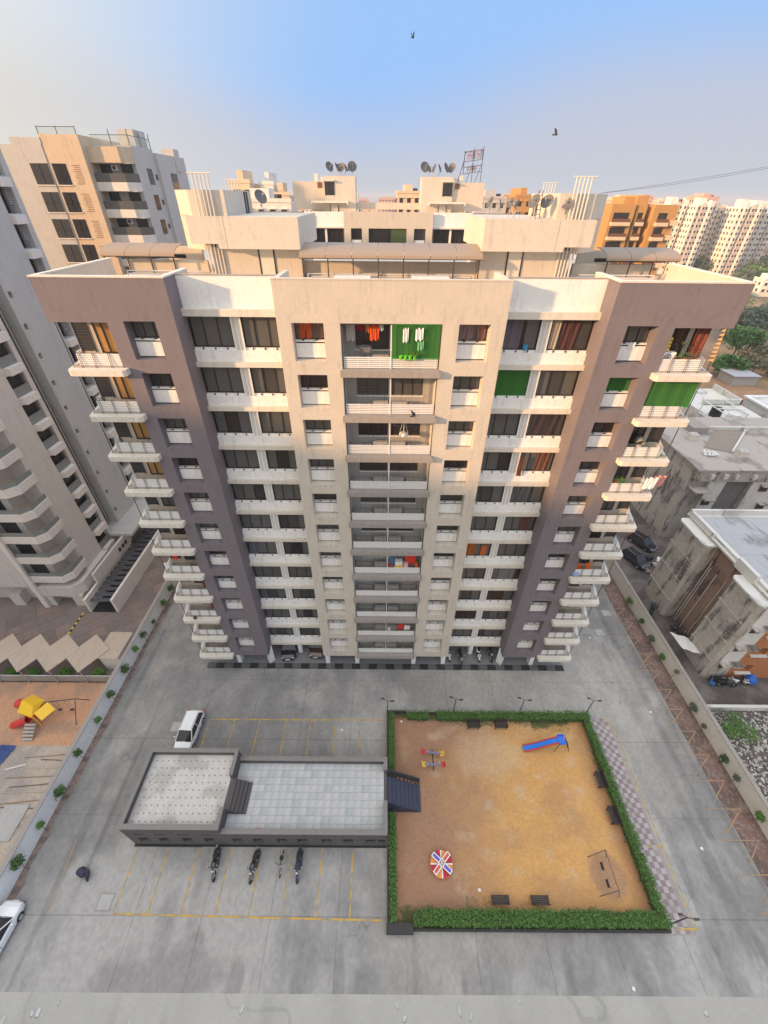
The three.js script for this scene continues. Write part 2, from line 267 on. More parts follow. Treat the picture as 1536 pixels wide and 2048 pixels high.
  const sideT = new MB().box(-2.96, -2.9, 0.3, 3.02, -1.5, -0.3).geo(), sideU = new MB().box(2.9, 2.96, 0.3, 3.02, -1.5, -0.3).geo();
  const louv = (() => { const m = new MB(); for (let k = 0; k < 6; k++) m.box(-2.9, 2.9, 0.44 + k * 0.115, 0.515 + k * 0.115, -0.18, -0.14); for (let k = -4; k <= 4; k++) if (k) m.box(k * 0.68 - 0.015, k * 0.68 + 0.015, 0.4, 1.13, -0.21, -0.18); return m.geo(); })();
  const post = new MB().box(-0.035, 0.035, 0.4, 3.02, -0.16, -0.09).geo();
  const wires = (() => { const m = new MB(); for (const x of [-2.9, 2.9]) m.box(x - 0.025, x + 0.025, 0.4, 3.02, -0.1, -0.06); m.box(-2.9, 2.9, 2.95, 3.0, -0.1, -0.06); for (let k = 1; k < 8; k++) for (const s of [-1, 1]) m.box(s * k * 0.36 - 0.004, s * k * 0.36 + 0.004, 1.1, 2.95, -0.08, -0.072); return m.geo(); })();
  const bw = (() => { const f = new MB(), p = new MB(), wf = new MB(); for (const [a, b] of [[-2.2, -0.11], [0.11, 2.2]]) { p.box(a, b, 1.17, 3.02, -1.63, -1.6); for (let k = 0; k <= 3; k++) { const x = lerp(a + 0.02, b - 0.02, k / 3); f.box(x - 0.025, x + 0.025, 1.17, 3.02, -1.6, -1.56); } for (let k = 1; k < 9; k++) f.box(a, b, 1.17 + k * 0.2, 1.185 + k * 0.2, -1.6, -1.585); wf.box(a - 0.06, b + 0.06, 1.09, 1.17, -1.52, -1.44); } return [f.geo(), p.geo(), wf.geo()]; })();
  const planter = new MB().box(-1.15, -0.12, 0.3, 1.0, -1.05, -0.75).box(0.12, 1.15, 0.3, 1.0, -1.05, -0.75).box(-2.8, -1.3, 0.3, 0.62, -1.5, -1.2).box(1.3, 2.8, 0.3, 0.62, -1.5, -1.2).geo();
  for (let i = 0; i <= 10; i++) {
    const y = T(i) - 3.02, P = (n, g, m, par = apt) => { const o = part(par, n, g, m); if (par === apt) o.position.set(0, y, 0); return o; };
    const b = P('balcony', slab, M.stone); P('floor', flr, M.floor, b); P('partition', planter, M.greyp, b);
    P('balcony_wall', back, M.greyp); P('side_tiling', sideT, M.tile); P('side_tiling', sideU, M.tile); const w = P('window', bw[0], M.frame); P('pane', bw[1], G3[i % 3], w); P('sill', bw[2], M.white, w);
    const r = P('railing', louv, M.whitem); P('post', post, M.whitem, r); P('net_frame', wires, M.darkm, r);
  }
  // corner balconies, left and right
  const bal = (s) => {
    const X = (a, b) => [Math.min(s * a, s * b), Math.max(s * a, s * b)], o = {};
    const pts = [[16.08, 0.45], [16.22, 0.58], [19.4, 0.58], [19.58, 0.42], [19.95, -1.3], [19.95, -2.2], [16.4, -2.2], [16.08, -0.3]].map(([x, z]) => [s * x, z]);
    o.slab = new MB().prism(pts, 0, 0.36).geo(); o.floor = new MB().box(...X(16.4, 19.5), 0.362, 0.44, -1.2, 0.05).geo();
    const r = new MB(); for (let k = 0; k < 6; k++) r.box(...X(16.45, 19.05), 0.46 + k * 0.12, 0.545 + k * 0.12, -0.1, -0.06); o.rail = r.geo();
    const rd = new MB(); for (const x of [17.0, 17.1, 17.95, 18.05, 18.8, 18.9]) rd.cyl([s * x, 0.36, 0.06], [s * x, 1.25, -0.02], 0.014, 0.014, 5); o.rods = rd.geo();
    const sr = new MB(); for (let k = 0; k < 6; k++) sr.cyl([s * 19.05, 0.5 + k * 0.12, -0.08], [s * 19.6, 0.5 + k * 0.12, -1.7], 0.025, 0.025, 5); o.side = sr.geo();
    o.post = new MB().box(...X(19.46, 19.5), 0.36, 3.02, -0.12, -0.08).geo();
    const g = new MB(), gf = new MB();
    g.box(...X(16.45, 18.05), 0.95, 2.95, -1.2, -1.17); for (const x of [16.45, 17.0, 17.55, 18.05]) gf.box(s * x - 0.035, s * x + 0.035, 0.9, 3.0, -1.17, -1.12); gf.box(...X(16.45, 18.05), 0.9, 0.97, -1.17, -1.1); gf.box(...X(16.45, 18.05), 2.94, 3.0, -1.17, -1.12);
    o.win = gf.geo(); o.pane = g.geo();
    const sd = new MB(), sf = new MB(); sd.box(...X(18.5, 19.3), 1.0, 2.9, -1.2, -1.18); for (let k = 0; k < 12; k++) sf.box(...X(18.5, 19.3), 1.05 + k * 0.16, 1.1 + k * 0.16, -1.18, -1.14); sf.box(...X(18.45, 18.5), 0.95, 2.95, -1.2, -1.13); sf.box(...X(19.3, 19.35), 0.95, 2.95, -1.2, -1.13); o.swin = sf.geo(); o.spane = sd.geo();
    return o;
  };
  for (const s of [-1, 1]) {
    const o = bal(s);
    for (let i = 0; i <= 10; i++) {
      const y = T(i) - 3.02, P = (n, g, m, par = apt) => { const q = part(par, n, g, m); if (par === apt) q.position.set(0, y, 0); return q; };
      const b = P('balcony', o.slab, M.cream); P('floor', o.floor, M.floor, b);
      const r = P('railing', o.rail, M.whitem); P('rod', o.rods, M.darkm, r); P('side_rail', o.side, M.whitem, r); P('corner_post', o.post, M.darkm, r);
      const w = P('window', o.win, M.frame); P('pane', o.pane, s < 0 && i < 4 ? M.amber : G3[i % 3], w);
      const w2 = P('side_window', o.swin, M.darkm); P('pane', o.spane, M.glass, w2);
    }
  }
  // ground storey: plinth floor, columns, black and white kerb stones
  part(apt, 'parking_floor', new MB().box(-19.6, 19.6, 0.004, 0.12, -26, -0.5), M.floorg);
  const c1 = new MB().box(-0.22, 0.22, 0.12, 2.6, -0.35, 0.35).geo(), c2 = new MB().prism([[-0.42, 0], [0, -0.55], [0.42, 0], [0, 0.55]], 0.12, 2.6).geo();
  for (const s of [-1, 1]) { for (const x of [6.35, 3.1, 16.1]) part(apt, 'column', c1, M.white).position.set(s * x, 0, -0.9); part(apt, 'column', c2, M.white).position.set(s * 12.75, 0, -0.95); part(apt, 'column', c1, M.white).position.set(s * 9.6, 0, -2.2); for (const [x, z] of [[3.1, -7], [9.6, -8], [16, -7], [16, -14], [9.6, -15]]) part(apt, 'column', c1, M.greyp).position.set(s * x, 0, z); }
  part(apt, 'parking_back_wall', new MB().box(-19, 19, 0.12, 2.6, -26, -25.8), M.greyp);
  const kA = STD([0.022, 0.022, 0.024], 0.7), kB = STD([0.125, 0.122, 0.122], 0.85, { map: tPlaster }); const k1 = new MB().box(0, 0.93, 0, 0.17, -0.5, 0.08).geo(); for (let k = 0; k < 42; k++) part(apt, 'kerb_stone', k1, k % 2 ? kA : kB).position.set(-19.6 + k * 0.935, 0.002, 0);
}
// ---------------------------------------------------------------- roof of the block
{
  for (const s of [-1, 1]) {
    const X = (a, b) => [Math.min(s * a, s * b), Math.max(s * a, s * b)];
    const w = new MB(); w.box(...X(6.3, 12.6), 36.6, 38.4, -14, -8.7);                       // stair head
    part(apt, 'stair_head', w, M.beige);
    const bx = new MB(); bx.box(...X(6.15, 11.65), 38.4, 40.2, -16, -7.55); bx.box(...X(11.65, 13.45), 38.68, 40.2, -16, -7.55); part(apt, 'water_tank_box', bx, M.beige);
    const jt = new MB().box(...X(11.05, 11.07), 38.38, 40.2, -7.56, -7.54); part(apt, 'joint', jt, M.stone);
    const d = part(apt, 'door', new MB().box(...X(8.3, 9.25), 36.6, 38.4, -8.72, -8.66), M.cream); part(d, 'frame', new MB().box(...X(8.2, 8.3), 36.6, 38.4, -8.72, -8.64).box(...X(9.25, 9.35), 36.6, 38.4, -8.72, -8.64), M.frame);
    const tw = new MB().prism([[10.8, -7.9], [13.1, -7.9], [14.9, -10.4], [14.9, -14.5], [10.8, -14.5]].map(([x, z]) => [s * x, z]), 40.2, 41.55); part(apt, 'lift_tower', tw, M.beige);
    const tl = new MB().prism([[13.1, -8.9], [14.9, -10.4], [14.9, -14.5], [12.6, -14.5], [12.6, -8.9]].map(([x, z]) => [s * x, z]), 38.2, 40.2); part(apt, 'lift_tower_base', tl, M.beige2);
    for (let k = 0; k < 5; k++) { const x = s * (11.55 + k * 0.24) , q = new MB().cyl([x, 40.2, -7.7], [x, 42.35, -7.7], 0.055, 0.055, 7).cyl([x + s * 0.3, 36.6, -8.6], [x + s * 0.3, 38.68, -8.6], 0.06, 0.06, 7); part(apt, 'vent_pipe', q, M.pvc); }
    part(apt, 'pipe_tie', new MB().cyl([s * 11.3, 42.38, -7.7], [s * 12.8, 42.38, -7.7], 0.045, 0.045, 6), M.pvc);
    for (let k = 0; k < 5; k++) { const x = s * (12.35 + k * 0.23); part(apt, 'vent_pipe', new MB().cyl([x, 36.5, -17], [x, 42.25, -17], 0.045, 0.045, 6), M.pvc); }
    part(apt, 'pipe_tie', new MB().cyl([s * 12.2, 42.27, -17], [s * 13.45, 42.27, -17], 0.035, 0.04, 6), M.pvc);
    const dr = new MB(); for (const x of [13.6]) dr.cyl([s * 10.78, 40.2, -12.6], [s * 10.78, 41.5, -12.6], 0.09, 0.09, 6).cyl([s * 10.78, 40.2, -13.2], [s * 10.78, 41.5, -13.2], 0.09, 0.09, 6); part(apt, 'drain_pipe', dr, M.darkm);
    // side terrace back wall and barrel canopy over it
    part(apt, 'terrace_wall', new MB().box(...X(13.9, 20.0), 36.6, 37.35, -11.2, -10.9).box(...X(15.2, 18), 36.6, 38.0, -14, -13.7), M.beige);
    vault(s * 15.9 < s * 21.5 ? 15.9 : 15.9, 21.4, s, 37.72, 38.34, -10.0, -12.2, 3);
    const rp = new MB(); for (const y of [36.85, 37.02]) rp.cyl([s * 13.3, y, -7.9], [s * 18.6, y, -7.9], 0.035, 0.035, 6); rp.cyl([s * 18.6, 36.6, -7.9], [s * 18.6, 37.02, -7.9], 0.035, 0.035, 6); part(apt, 'roof_pipe', rp, M.pvc);
  }
  function vault(xa, xb, s, y0, y1, z0, z1, n) {
    const pan = (a, b) => { const m = new MB(), N = 8; for (let k = 0; k < N; k++) { const f = (t) => { const q = t / N * Math.PI / 2; return [y0 + (y1 - y0) * Math.sin(q), z0 + (z1 - z0) * (1 - Math.cos(q))]; }; const [ya, za] = f(k), [yb, zb] = f(k + 1); m.xprism([[za, ya], [zb, yb], [zb, yb - 0.05], [za, ya - 0.05]], a, b); } return m; };
    for (let k = 0; k < n; k++) { const a = lerp(xa, xb, k / n) + 0.015, b = lerp(xa, xb, (k + 1) / n) - 0.015; part(apt, 'canopy_sheet', pan(Math.min(s * a, s * b), Math.max(s * a, s * b)), M.poly); }
    for (let k = 0; k <= n; k++) { const x = s * lerp(xa + 0.2, xb - 0.2, k / n); part(apt, 'canopy_post', new MB().box(x - 0.04, x + 0.04, 36.6, y0, z0 - 0.2, z0 - 0.12), M.darkm); }
    part(apt, 'canopy_beam', new MB().box(Math.min(s * xa, s * xb), Math.max(s * xa, s * xb), y0 - 0.1, y0 - 0.05, z0 - 0.2, z0 - 0.1).box(Math.min(s * xa, s * xb), Math.max(s * xa, s * xb), y0 - 0.35, y0 - 0.1, z1 + 0.1, z1 + 0.2), M.darkm);
  }
  vault(-6.25, 6.25, 1, 38.0, 38.66, -7.2, -9.9, 7);
  part(apt, 'light_well_wall', new MB().box(-6.3, 6.3, 36.6, 37.55, -9.6, -9.3), M.beige);
  const rp = new MB(); for (const [y, h] of [[36.98, 5.8], [36.82, 5.55]]) { rp.cyl([-h, y, -7.6], [h, y, -7.6], 0.035, 0.035, 6); for (const s of [-1, 1]) rp.cyl([s * h, 36.6, -7.6], [s * h, y, -7.6], 0.035, 0.035, 6); } part(apt, 'roof_pipe', rp, M.pvc);
  for (const [a, b] of [[-3.85, -1.4], [1.45, 3.95]]) part(apt, 'skylight_cover', new MB().box(a, b, 36.6, 36.98, -7.4, -5.7), M.cream);
}
// things standing on the roof
function dish(label, pos, r, az, tilt, group) {                   // offset dish on a tripod
  const t = thing('satellite_dish', label, 'satellite dish', pos, group), pts = [];
  for (let k = 0; k <= 6; k++) pts.push(new THREE.Vector2(r * k / 6, 0.18 * r * (k / 6) ** 2));
  const g = new THREE.LatheGeometry(pts, 18); g.rotateX(Math.PI / 2 - tilt); g.rotateY(az); g.translate(0, r * 0.85 + 0.55, 0);
  const g2 = g.clone(); part(t, 'reflector', g2, STD([0.11, 0.11, 0.115], 0.6, { side: THREE.DoubleSide }));
  const d = new THREE.Vector3(Math.sin(az) * Math.cos(tilt), Math.sin(tilt), Math.cos(az) * Math.cos(tilt)), c = new THREE.Vector3(0, r * 0.85 + 0.55, 0), f = c.clone().addScaledVector(d, r * 0.9);
  part(t, 'feed_arm', new MB().cyl([c.x - d.z * 0, c.y - r * 0.8, c.z], f.toArray(), 0.018, 0.018, 5).cbox(f.x, f.y, f.z, 0.1, 0.1, 0.14), M.steel);
  part(t, 'stand', new MB().cyl([0, c.y, 0], [0, 0.3, -0.05], 0.03, 0.03, 6).cyl([0, 0.6, 0], [0.28, 0, 0.15], 0.018, 0.018, 5).cyl([0, 0.6, 0], [-0.28, 0, 0.15], 0.018, 0.018, 5).cyl([0, 0.6, 0], [0, 0, -0.3], 0.018, 0.018, 5), M.steel);
  return t;
}
{
  const L = [[6.6, -9, 0.34, -1.3, 'leftmost pale satellite dish on the right roof box, turned almost edge-on'], [7.35, -9.4, 0.28, 1.2, 'small satellite dish, second from the left on the right roof box'], [7.95, -8.8, 0.32, -1.2, 'tilted satellite dish, third from the left on the right roof box'], [8.45, -9.2, 0.28, -1.35, 'edge-on satellite dish just left of the big dark one on the right roof box'], [9.3, -8.2, 0.42, -0.9, 'big dark satellite dish left of the rooftop ladder on the right roof box'], [10.2, -8.4, 0.42, -0.75, 'big dark satellite dish right of the rooftop ladder on the right roof box'], [11.3, -7.8, 0.33, -0.8, 'lone dark satellite dish in front of the right lift tower']];
  for (const [x, z, r, az, l] of L) dish(l, [x, 40.2, z], r, az, 0.5, 'satellite dishes on the right roof box');
  dish('dark satellite dish beside the left lift tower', [-10.0, 40.2, -14.2], 0.5, 0.8, 0.5);
  const ld = thing('ladder', 'thin black ladder leaning between the two big dark dishes on the roof', 'ladder', [9.75, 40.2, -8.6]), lm = new MB(), rg = new MB();
  for (const x of [-0.12, 0.12]) lm.cyl([x, 0, 0.2], [x, 1.5, -0.1], 0.025, 0.025, 5); for (let k = 1; k < 6; k++) rg.cyl([-0.12, k * 0.25, 0.2 - k * 0.05], [0.12, k * 0.25, 0.2 - k * 0.05], 0.018, 0.018, 5);
  part(ld, 'rail', lm, M.black); part(ld, 'rung', rg, M.black);
}
// ---------------------------------------------------------------- ground
struct('ground', (() => { const g = new THREE.PlaneGeometry(8000, 8000); g.rotateX(-Math.PI / 2); g.translate(0, -0.25, -1500); const u = g.attributes.uv; for (let i = 0; i < u.count; i++) u.setXY(i, u.getX(i) * 8000, u.getY(i) * 8000); return g; })(), STD([1, 1, 1], 0.97, { map: tEarth }));
const planeUV = (x0, x1, z0, z1, y) => { const g = new THREE.PlaneGeometry(x1 - x0, z1 - z0); g.rotateX(-Math.PI / 2); g.translate((x0 + x1) / 2, y, (z0 + z1) / 2); return g; };  // uv 0..1, u along x, v from front (z1) to back (z0)
{
  // worn concrete drive of the compound: 59 x 72 m
  const X0 = -27.95, X1 = 31.15, Z0 = -42, Z1 = 30, rs = rng(5), spots = [];
  for (let k = 0; k < 70; k++) spots.push([lerp(X0, X1, rs()), lerp(-4, 28, rs()), 0.2 + rs() * 1.3, 0.15 + 0.5 * rs(), 0.6 + rs() * 2.2]);
  const streaks = [[-15.6, 20.4, 0.7, 2.2], [-13.5, 22.2, 1.6, 1.2], [-10, 23.8, 0.5, 1.6], [-5.8, 23.2, 0.5, 2.6], [-3.2, 23.6, 0.28, 2.4], [5.2, 23.6, 0.2, 1.2], [12.4, 23.4, 0.4, 2.2], [17.2, 23.0, 0.6, 2.0], [-14.0, 17.6, 0.35, 2.2], [-16.9, 23, 2.0, 1.1], [2, 23.3, 0.3, 2.6], [-8.5, 24.3, 1.2, 0.6]];
  const t = tex(2048, 2048, (u, v) => {
    const x = lerp(X0, X1, u), z = lerp(Z1, Z0, v);
    const a = fbm(u, v, 7, 6, 201), b = fbm(u, v, 3, 4, 230), f = fbm(u, v, 300, 2, 260), m = fbm(u, v, 40, 3, 290);
    const cr = Math.abs(fbm(u, v, 9, 5, 277) - 0.5), ty = fbm(u * 3, v * 0.2, 24, 3, 281);
    let c = mix3([0.375, 0.362, 0.345], [0.225, 0.219, 0.213], sstep(0.36, 0.66, a * 0.65 + m * 0.35)); if (Math.abs(x + 25) < 3 || Math.abs(x - 26) < 3.2) c = c.map((k) => k * (1 - 0.22 * sstep(0.5, 0.72, ty))); if (cr < 0.0022 && b > 0.48) c = c.map((k) => k * 0.68); c = mix3(c, [0.435, 0.405, 0.36], 0.5 * sstep(0.5, 0.7, b));
    let d = 0; for (const [sx, sz, r, k, e] of spots) { const q = ((x - sx) / r) ** 2 + ((z - sz) / (r * e)) ** 2; if (q < 2.5) d = Math.max(d, k * 0.30 * sstep(1.6, -0.6, q + (m - 0.5) * 3.4)); }
    for (const [sx, sz, rx, rz] of streaks) { const q = ((x - sx + (m - 0.5) * 0.5) / rx) ** 2 + ((z - sz) / rz) ** 2; if (q < 3) d = Math.max(d, 0.44 * sstep(1.9, -0.5, q + (m - 0.5) * 4.2 + (a - 0.5) * 2)); }
    c = c.map((k) => k * (0.86 + 0.28 * f) * (1 - 0.62 * d));
    const jx = Math.abs(((x + 400.3) % 4.9) - 2.45), jz = Math.abs(((z + 401.2) % 6.1) - 3.05); if (jx > 2.425 || jz > 3.025) c = c.map((k) => k * 0.72);
    return c;
  }, 1, 1);
  t.repeat.set(1, 1);
  struct('driveway', planeUV(X0, X1, Z0, Z1, 0), STD([1, 1, 1], 0.9, { map: t }));
  // earth strip along the left wall, paver strip along the right wall
  const tStrip = tex(512, 256, (u, v) => { const a = fbm(u, v, 8, 5, 311), f = fbm(u, v, 60, 2, 312); return mix3([0.27, 0.19, 0.16], [0.17, 0.135, 0.12], sstep(0.4, 0.62, a)).map((k) => k * (0.75 + 0.5 * f)); }, 6, 3);
  { const m = new MB(), R = rng(29); let w0 = 0.6; for (let k = 0; k < 56; k++) { const w1 = 0.42 + 0.4 * R(); m.quad([-27.9, 0.012, -28 + k], [-27.9 + w1, 0.012, -28 + k], [-27.9 + w0, 0.012, -29 + k], [-27.9, 0.012, -29 + k]); w0 = w1; } for (let i = 0; i < m.n.length; i += 3) { m.n[i] = 0; m.n[i + 1] = 1; m.n[i + 2] = 0; } struct('earth_strip', m, STD([1, 1, 1], 0.97, { map: tStrip, side: THREE.DoubleSide })); }
  const tPav = tex(512, 512, (u, v) => { const f = fbm(u, v, 48, 3, 303), a = fbm(u, v, 5, 4, 305), gx = (u * 24 + (Math.floor(v * 24) % 2) * 0.5) % 1, gy = (v * 24) % 1; let c = mix3([0.22, 0.135, 0.115], [0.15, 0.10, 0.085], sstep(0.4, 0.65, a)); if (hash2(Math.floor(u * 24 + (Math.floor(v * 24) % 2) * 0.5), Math.floor(v * 24), 4) > 0.75) c = mix3(c, [0.29, 0.24, 0.22], 0.5); if (gx < 0.1 || gy < 0.1) c = c.map((k) => k * 0.7); return c.map((k) => k * (0.75 + 0.5 * f)); }, 5, 5);
  struct('paver_strip', new MB().box(29.05, 31.15, 0.004, 0.03, -28, 26), STD([1, 1, 1], 0.95, { map: tPav, bumpMap: tGrain, bumpScale: 0.01 }));
  // yellow parking lines, worn
  const tLine = tex(256, 256, (u, v) => { const a = fbm(u, v, 10, 4, 401), f = fbm(u, v, 60, 2, 408); return mix3([0.60, 0.36, 0.05], [0.30, 0.27, 0.20], sstep(0.42, 0.62, a * 0.7 + f * 0.3)); }, 3, 3);
  const tLineW = tex(256, 256, (u, v) => { const a = fbm(u, v, 10, 4, 421), f = fbm(u, v, 60, 2, 428); return mix3([0.46, 0.26, 0.07], [0.30, 0.25, 0.20], sstep(0.36, 0.54, a * 0.7 + f * 0.3)); }, 3, 3);
  const mL = STD([1, 1, 1], 0.9, { map: tLine }), mF = STD([1, 1, 1], 0.9, { map: tLineW }), ln = new MB(), lf = new MB(), w = 0.055;
  const seg = (mb, x0, z0, x1, z1, y = 0.004) => { const l = Math.hypot(x1 - x0, z1 - z0), k = mb === lf ? 0.7 : 1, dx = (x1 - x0) / l * w * k, dz = (z1 - z0) / l * w * k; mb.quad([x0 - dz, y, z0 + dx], [x1 - dz, y, z1 + dx], [x1 + dz, y, z1 - dx], [x0 + dz, y, z0 - dx]); };
  for (const x of [-17.39, -14.91, -12.44, -9.81, -7.38, -4.95, -2.51]) seg(ln, x, 5.7, x, 9.9);
  seg(ln, -17.3, 5.66, -0.2, 5.6, 0.008);
  for (const x of [-19.68, -17.2, -14.8, -12.28, -9.85, -7.46, -5.0, -2.55]) seg(ln, x, 15.8, x, 19.75);
  seg(ln, -19.7, 19.62, -0.25, 19.87, 0.008);
  seg(ln, 22.42, 5.4, 22.26, 20.2); for (const [z, x0] of [[5.4, 21.7], [9.1, 21.7], [15.5, 21.0], [20.2, 20.6]]) seg(ln, x0, z, 22.4, z, 0.034);
  for (const [z0, z1] of [[-5.6, 5.3], [15.3, 19.5]]) seg(lf, -24.9, z0, z1 > 10 ? -24.4 : -25.0, z1);
  for (let k = 0; k < 14; k++) { const z = -8.6 + k * 2.15; seg(lf, 27.6 - (k % 3) * 0.2, z, 30.4, z, 0.034); seg(lf, 30.4, z, 28.0 + (k % 2) * 0.3, z + 1.75, 0.036); }
  struct('parking_lines', ln, mL); struct('faded_parking_lines', lf, mF);
  for (const [x, z, l] of [[26.9, -9.6, 'square drain cover on the drive under the right balconies, farthest from the camera'], [27.7, -7.9, 'square drain cover on the paver strip beside the right compound wall'], [25.7, -5.0, 'square drain cover on the open drive right of the apartment block'], [-20.4, 6.4, 'rough square drain cover beside the parked white car'], [-20.6, 19.0, 'rough square drain cover beside the corner of the yellow parking lines']]) {
    const t2 = thing('drain_cover', l, 'drain cover', [x, 0.004, z]); part(t2, 'rim', new MB().box(-0.55, 0.55, 0, 0.035, -0.5, -0.42).box(-0.55, 0.55, 0, 0.035, 0.42, 0.5).box(-0.55, -0.47, 0, 0.035, -0.42, 0.42).box(0.47, 0.55, 0, 0.035, -0.42, 0.42), M.stone); part(t2, 'grate', new MB().box(-0.47, 0.47, 0, 0.02, -0.42, 0.42), M.greyp);
  }
}
// ---------------------------------------------------------------- compound walls
{
  const a = thing('compound_wall', 'long white compound wall along the left side of the drive', 'wall', [-28.05, 0, 0]);
  const wl = new MB(); wl.box(-28.2, -27.9, -0.2, 2.0, -30, 26); part(a, 'wall', wl, M.white, true);
  part(a, 'coping', new MB().box(-28.24, -27.86, 2.0, 2.07, -30, 26), M.stone, true);
  const b = thing('compound_wall', 'long cream compound wall along the right side of the drive', 'wall', [31.3, 0, 0]);
  part(b, 'wall', new MB().box(31.15, 31.45, -0.2, 2.0, -30, 26), M.cream, true); part(b, 'coping', new MB().box(31.12, 31.48, 2.0, 2.07, -30, 26), M.stone, true);
}
// ---------------------------------------------------------------- single-storey club house with terrace roof
{
  const c = thing('club_house', 'low grey club house with tiled terrace roof beside the playground', 'building', [-10, 0, 12.8]);
  const P = (n, m, mt, par = c) => part(par, n, m, mt, true), g = STD([0.115, 0.105, 0.105], 0.9, { map: tPlaster }), cap = STD([0.25, 0.235, 0.23], 0.9, { map: tPlaster });
  const w = new MB();
  // south wall with window openings: tall part then low part
  const sw = (x0, x1, top, ops) => { const xs = [x0]; ops.forEach(([a, b]) => xs.push(a, b)); xs.push(x1); for (let k = 0; k + 1 < xs.length; k++) { if (k % 2 === 0) w.box(xs[k], xs[k + 1], 0, top, 15.35, 15.6); else { const o = ops[(k - 1) / 2]; let y = 0; for (const [a, b] of o[2]) { w.box(xs[k], xs[k + 1], y, a, 15.35, 15.6); y = b; } w.box(xs[k], xs[k + 1], y, top, 15.35, 15.6); } } };
  const opT = [-18.9, -17.3, -15.5, -13.75].map((x) => [x - 0.36, x + 0.42, [[0.7, 1.75], [2.3, 2.62]]]), opL = [-11.55, -9.95, -8.1, -6.5, -4.6, -2.9, -1.15, 0.35 - 0.85].map((x) => [x - 0.38, x + 0.38, [[0.75, 1.7]]]);
  opL.pop(); opL.push([-0.55, 0.0, [[0.75, 1.7]]]);
  sw(-19.94, -12.5, 3.9, opT); sw(-12.5, 0.12, 3.0, opL);
  w.box(-19.94, -19.7, 0, 3.9, 10.2, 15.35); w.box(-19.7, -12.5, 0, 3.9, 10.0, 10.25); w.box(-12.5, 0.12, 0, 3.0, 10.25, 10.5);
  w.box(-12.72, -12.5, 2.3, 3.9, 10.25, 12.0); w.box(-12.72, -12.5, 2.3, 3.9, 14.2, 15.35); w.box(-12.72, -12.5, 2.3, 3.3, 12.0, 14.2);
  w.box(-0.13, 0.12, 0, 3.0, 10.5, 11.2); w.box(-0.13, 0.12, 0, 2.35, 11.2, 13.4); w.box(-0.13, 0.12, 0, 3.0, 13.4, 15.35);
  P('wall', w, g);
  const cp = new MB(); const CAPY = (x0, x1, y, z0, z1) => cp.box(x0, x1, y, y + 0.06, z0, z1);
  CAPY(-19.98, -12.46, 3.9, 15.3, 15.66); CAPY(-19.98, -19.66, 3.9, 9.96, 15.3); CAPY(-19.66, -12.46, 3.9, 9.96, 10.3); CAPY(-12.76, -12.46, 3.9, 10.3, 12.0); CAPY(-12.76, -12.46, 3.9, 14.2, 15.3);
  CAPY(-12.46, 0.16, 3.0, 15.3, 15.66); CAPY(-12.46, 0.16, 3.0, 10.2, 10.55); CAPY(-0.17, 0.16, 3.0, 10.55, 11.2); CAPY(-0.17, 0.16, 3.0, 13.4, 15.3);
  P('coping', cp, cap);
  for (const [a, b, hs] of opT.concat(opL)) for (const [y0, y1] of hs) { const q = P('window', new MB().box(a, b, y0, y0 + 0.06, 15.38, 15.46).box((a + b) / 2 - 0.02, (a + b) / 2 + 0.02, y0 + 0.06, y1, 15.38, 15.44), M.darkm); P('pane', new MB().box(a, b, y0, y1, 15.3, 15.36), M.glass, q); }
  P('plinth', new MB().box(-20.0, -14.6, 0, 0.14, 15.6, 15.75).box(-14.6, 0.1, 0, 0.1, 15.6, 15.72), M.black);
  // upper deck: pale membrane with rows of dark pegs
  const tDeck = tex(512, 512, (u, v) => { const a = fbm(u, v, 5, 5, 501), f = fbm(u, v, 60, 2, 502), cr = Math.abs(fbm(u, v, 6, 4, 509) - 0.5); let c = mix3([0.58, 0.56, 0.53], [0.44, 0.42, 0.39], sstep(0.4, 0.68, a)); if (cr < 0.006) c = mix3(c, [0.33, 0.31, 0.28], 0.35); return c.map((k) => k * (0.9 + 0.2 * f)); }, 7, 5);
  const dk = P('deck', new MB().box(-19.7, -12.72, 3.1, 3.3, 10.25, 15.35), STD([1, 1, 1], 0.9, { map: tDeck }));
  const pg = new MB(); for (let r = 0; r < 9; r++) for (let k = 0; k < 14; k++) pg.cyl([-19.3 + k * 0.475 + (r % 2) * 0.1, 3.3, 10.75 + r * 0.53], [-19.3 + k * 0.475 + (r % 2) * 0.1, 3.34, 10.75 + r * 0.53], 0.045, 0.045, 6); stuff(P('peg', pg, STD([0.16, 0.15, 0.14], 0.9), dk));
  // lower terrace tiles, laid piece by piece
  const tr = P('terrace', new MB().box(-12.5, -0.13, 2.2, 2.34, 10.5, 15.35), M.stone), R = rng(77), tm = [[0.54, 0.555, 0.57], [0.56, 0.565, 0.575], [0.50, 0.525, 0.545], [0.46, 0.495, 0.51], [0.58, 0.58, 0.575], [0.52, 0.525, 0.535]].map((q) => STD(q, 0.75, { map: tPlaster }));
  const nx = 20, nz = 9, tw = 12.37 / nx, td = 4.85 / nz, tg = new MB().box(0.008, tw - 0.008, 0, 0.03, 0.008, td - 0.008).geo();
  for (let a = 0; a < nx; a++) for (let b = 0; b < nz; b++) { const o = part(tr, 'tile', tg, tm[Math.floor(R() * R() * 5.99)]); o.position.set(-12.5 + a * tw + 10, 2.34 + R() * 0.006, 10.5 + b * td - 12.8); }
  P('kerb_brick', new MB().box(-10.1, -9.55, 2.38, 2.5, 15.12, 15.32), M.terra);
  for (let k = 0; k < 5; k++) P('step', new MB().box(-12.5 + k * 0.28, -12.2 + k * 0.28, 2.37, 3.3 - k * 0.19, 12.0, 14.2), STD([0.10, 0.09, 0.092], 0.85, { map: tPlaster }));
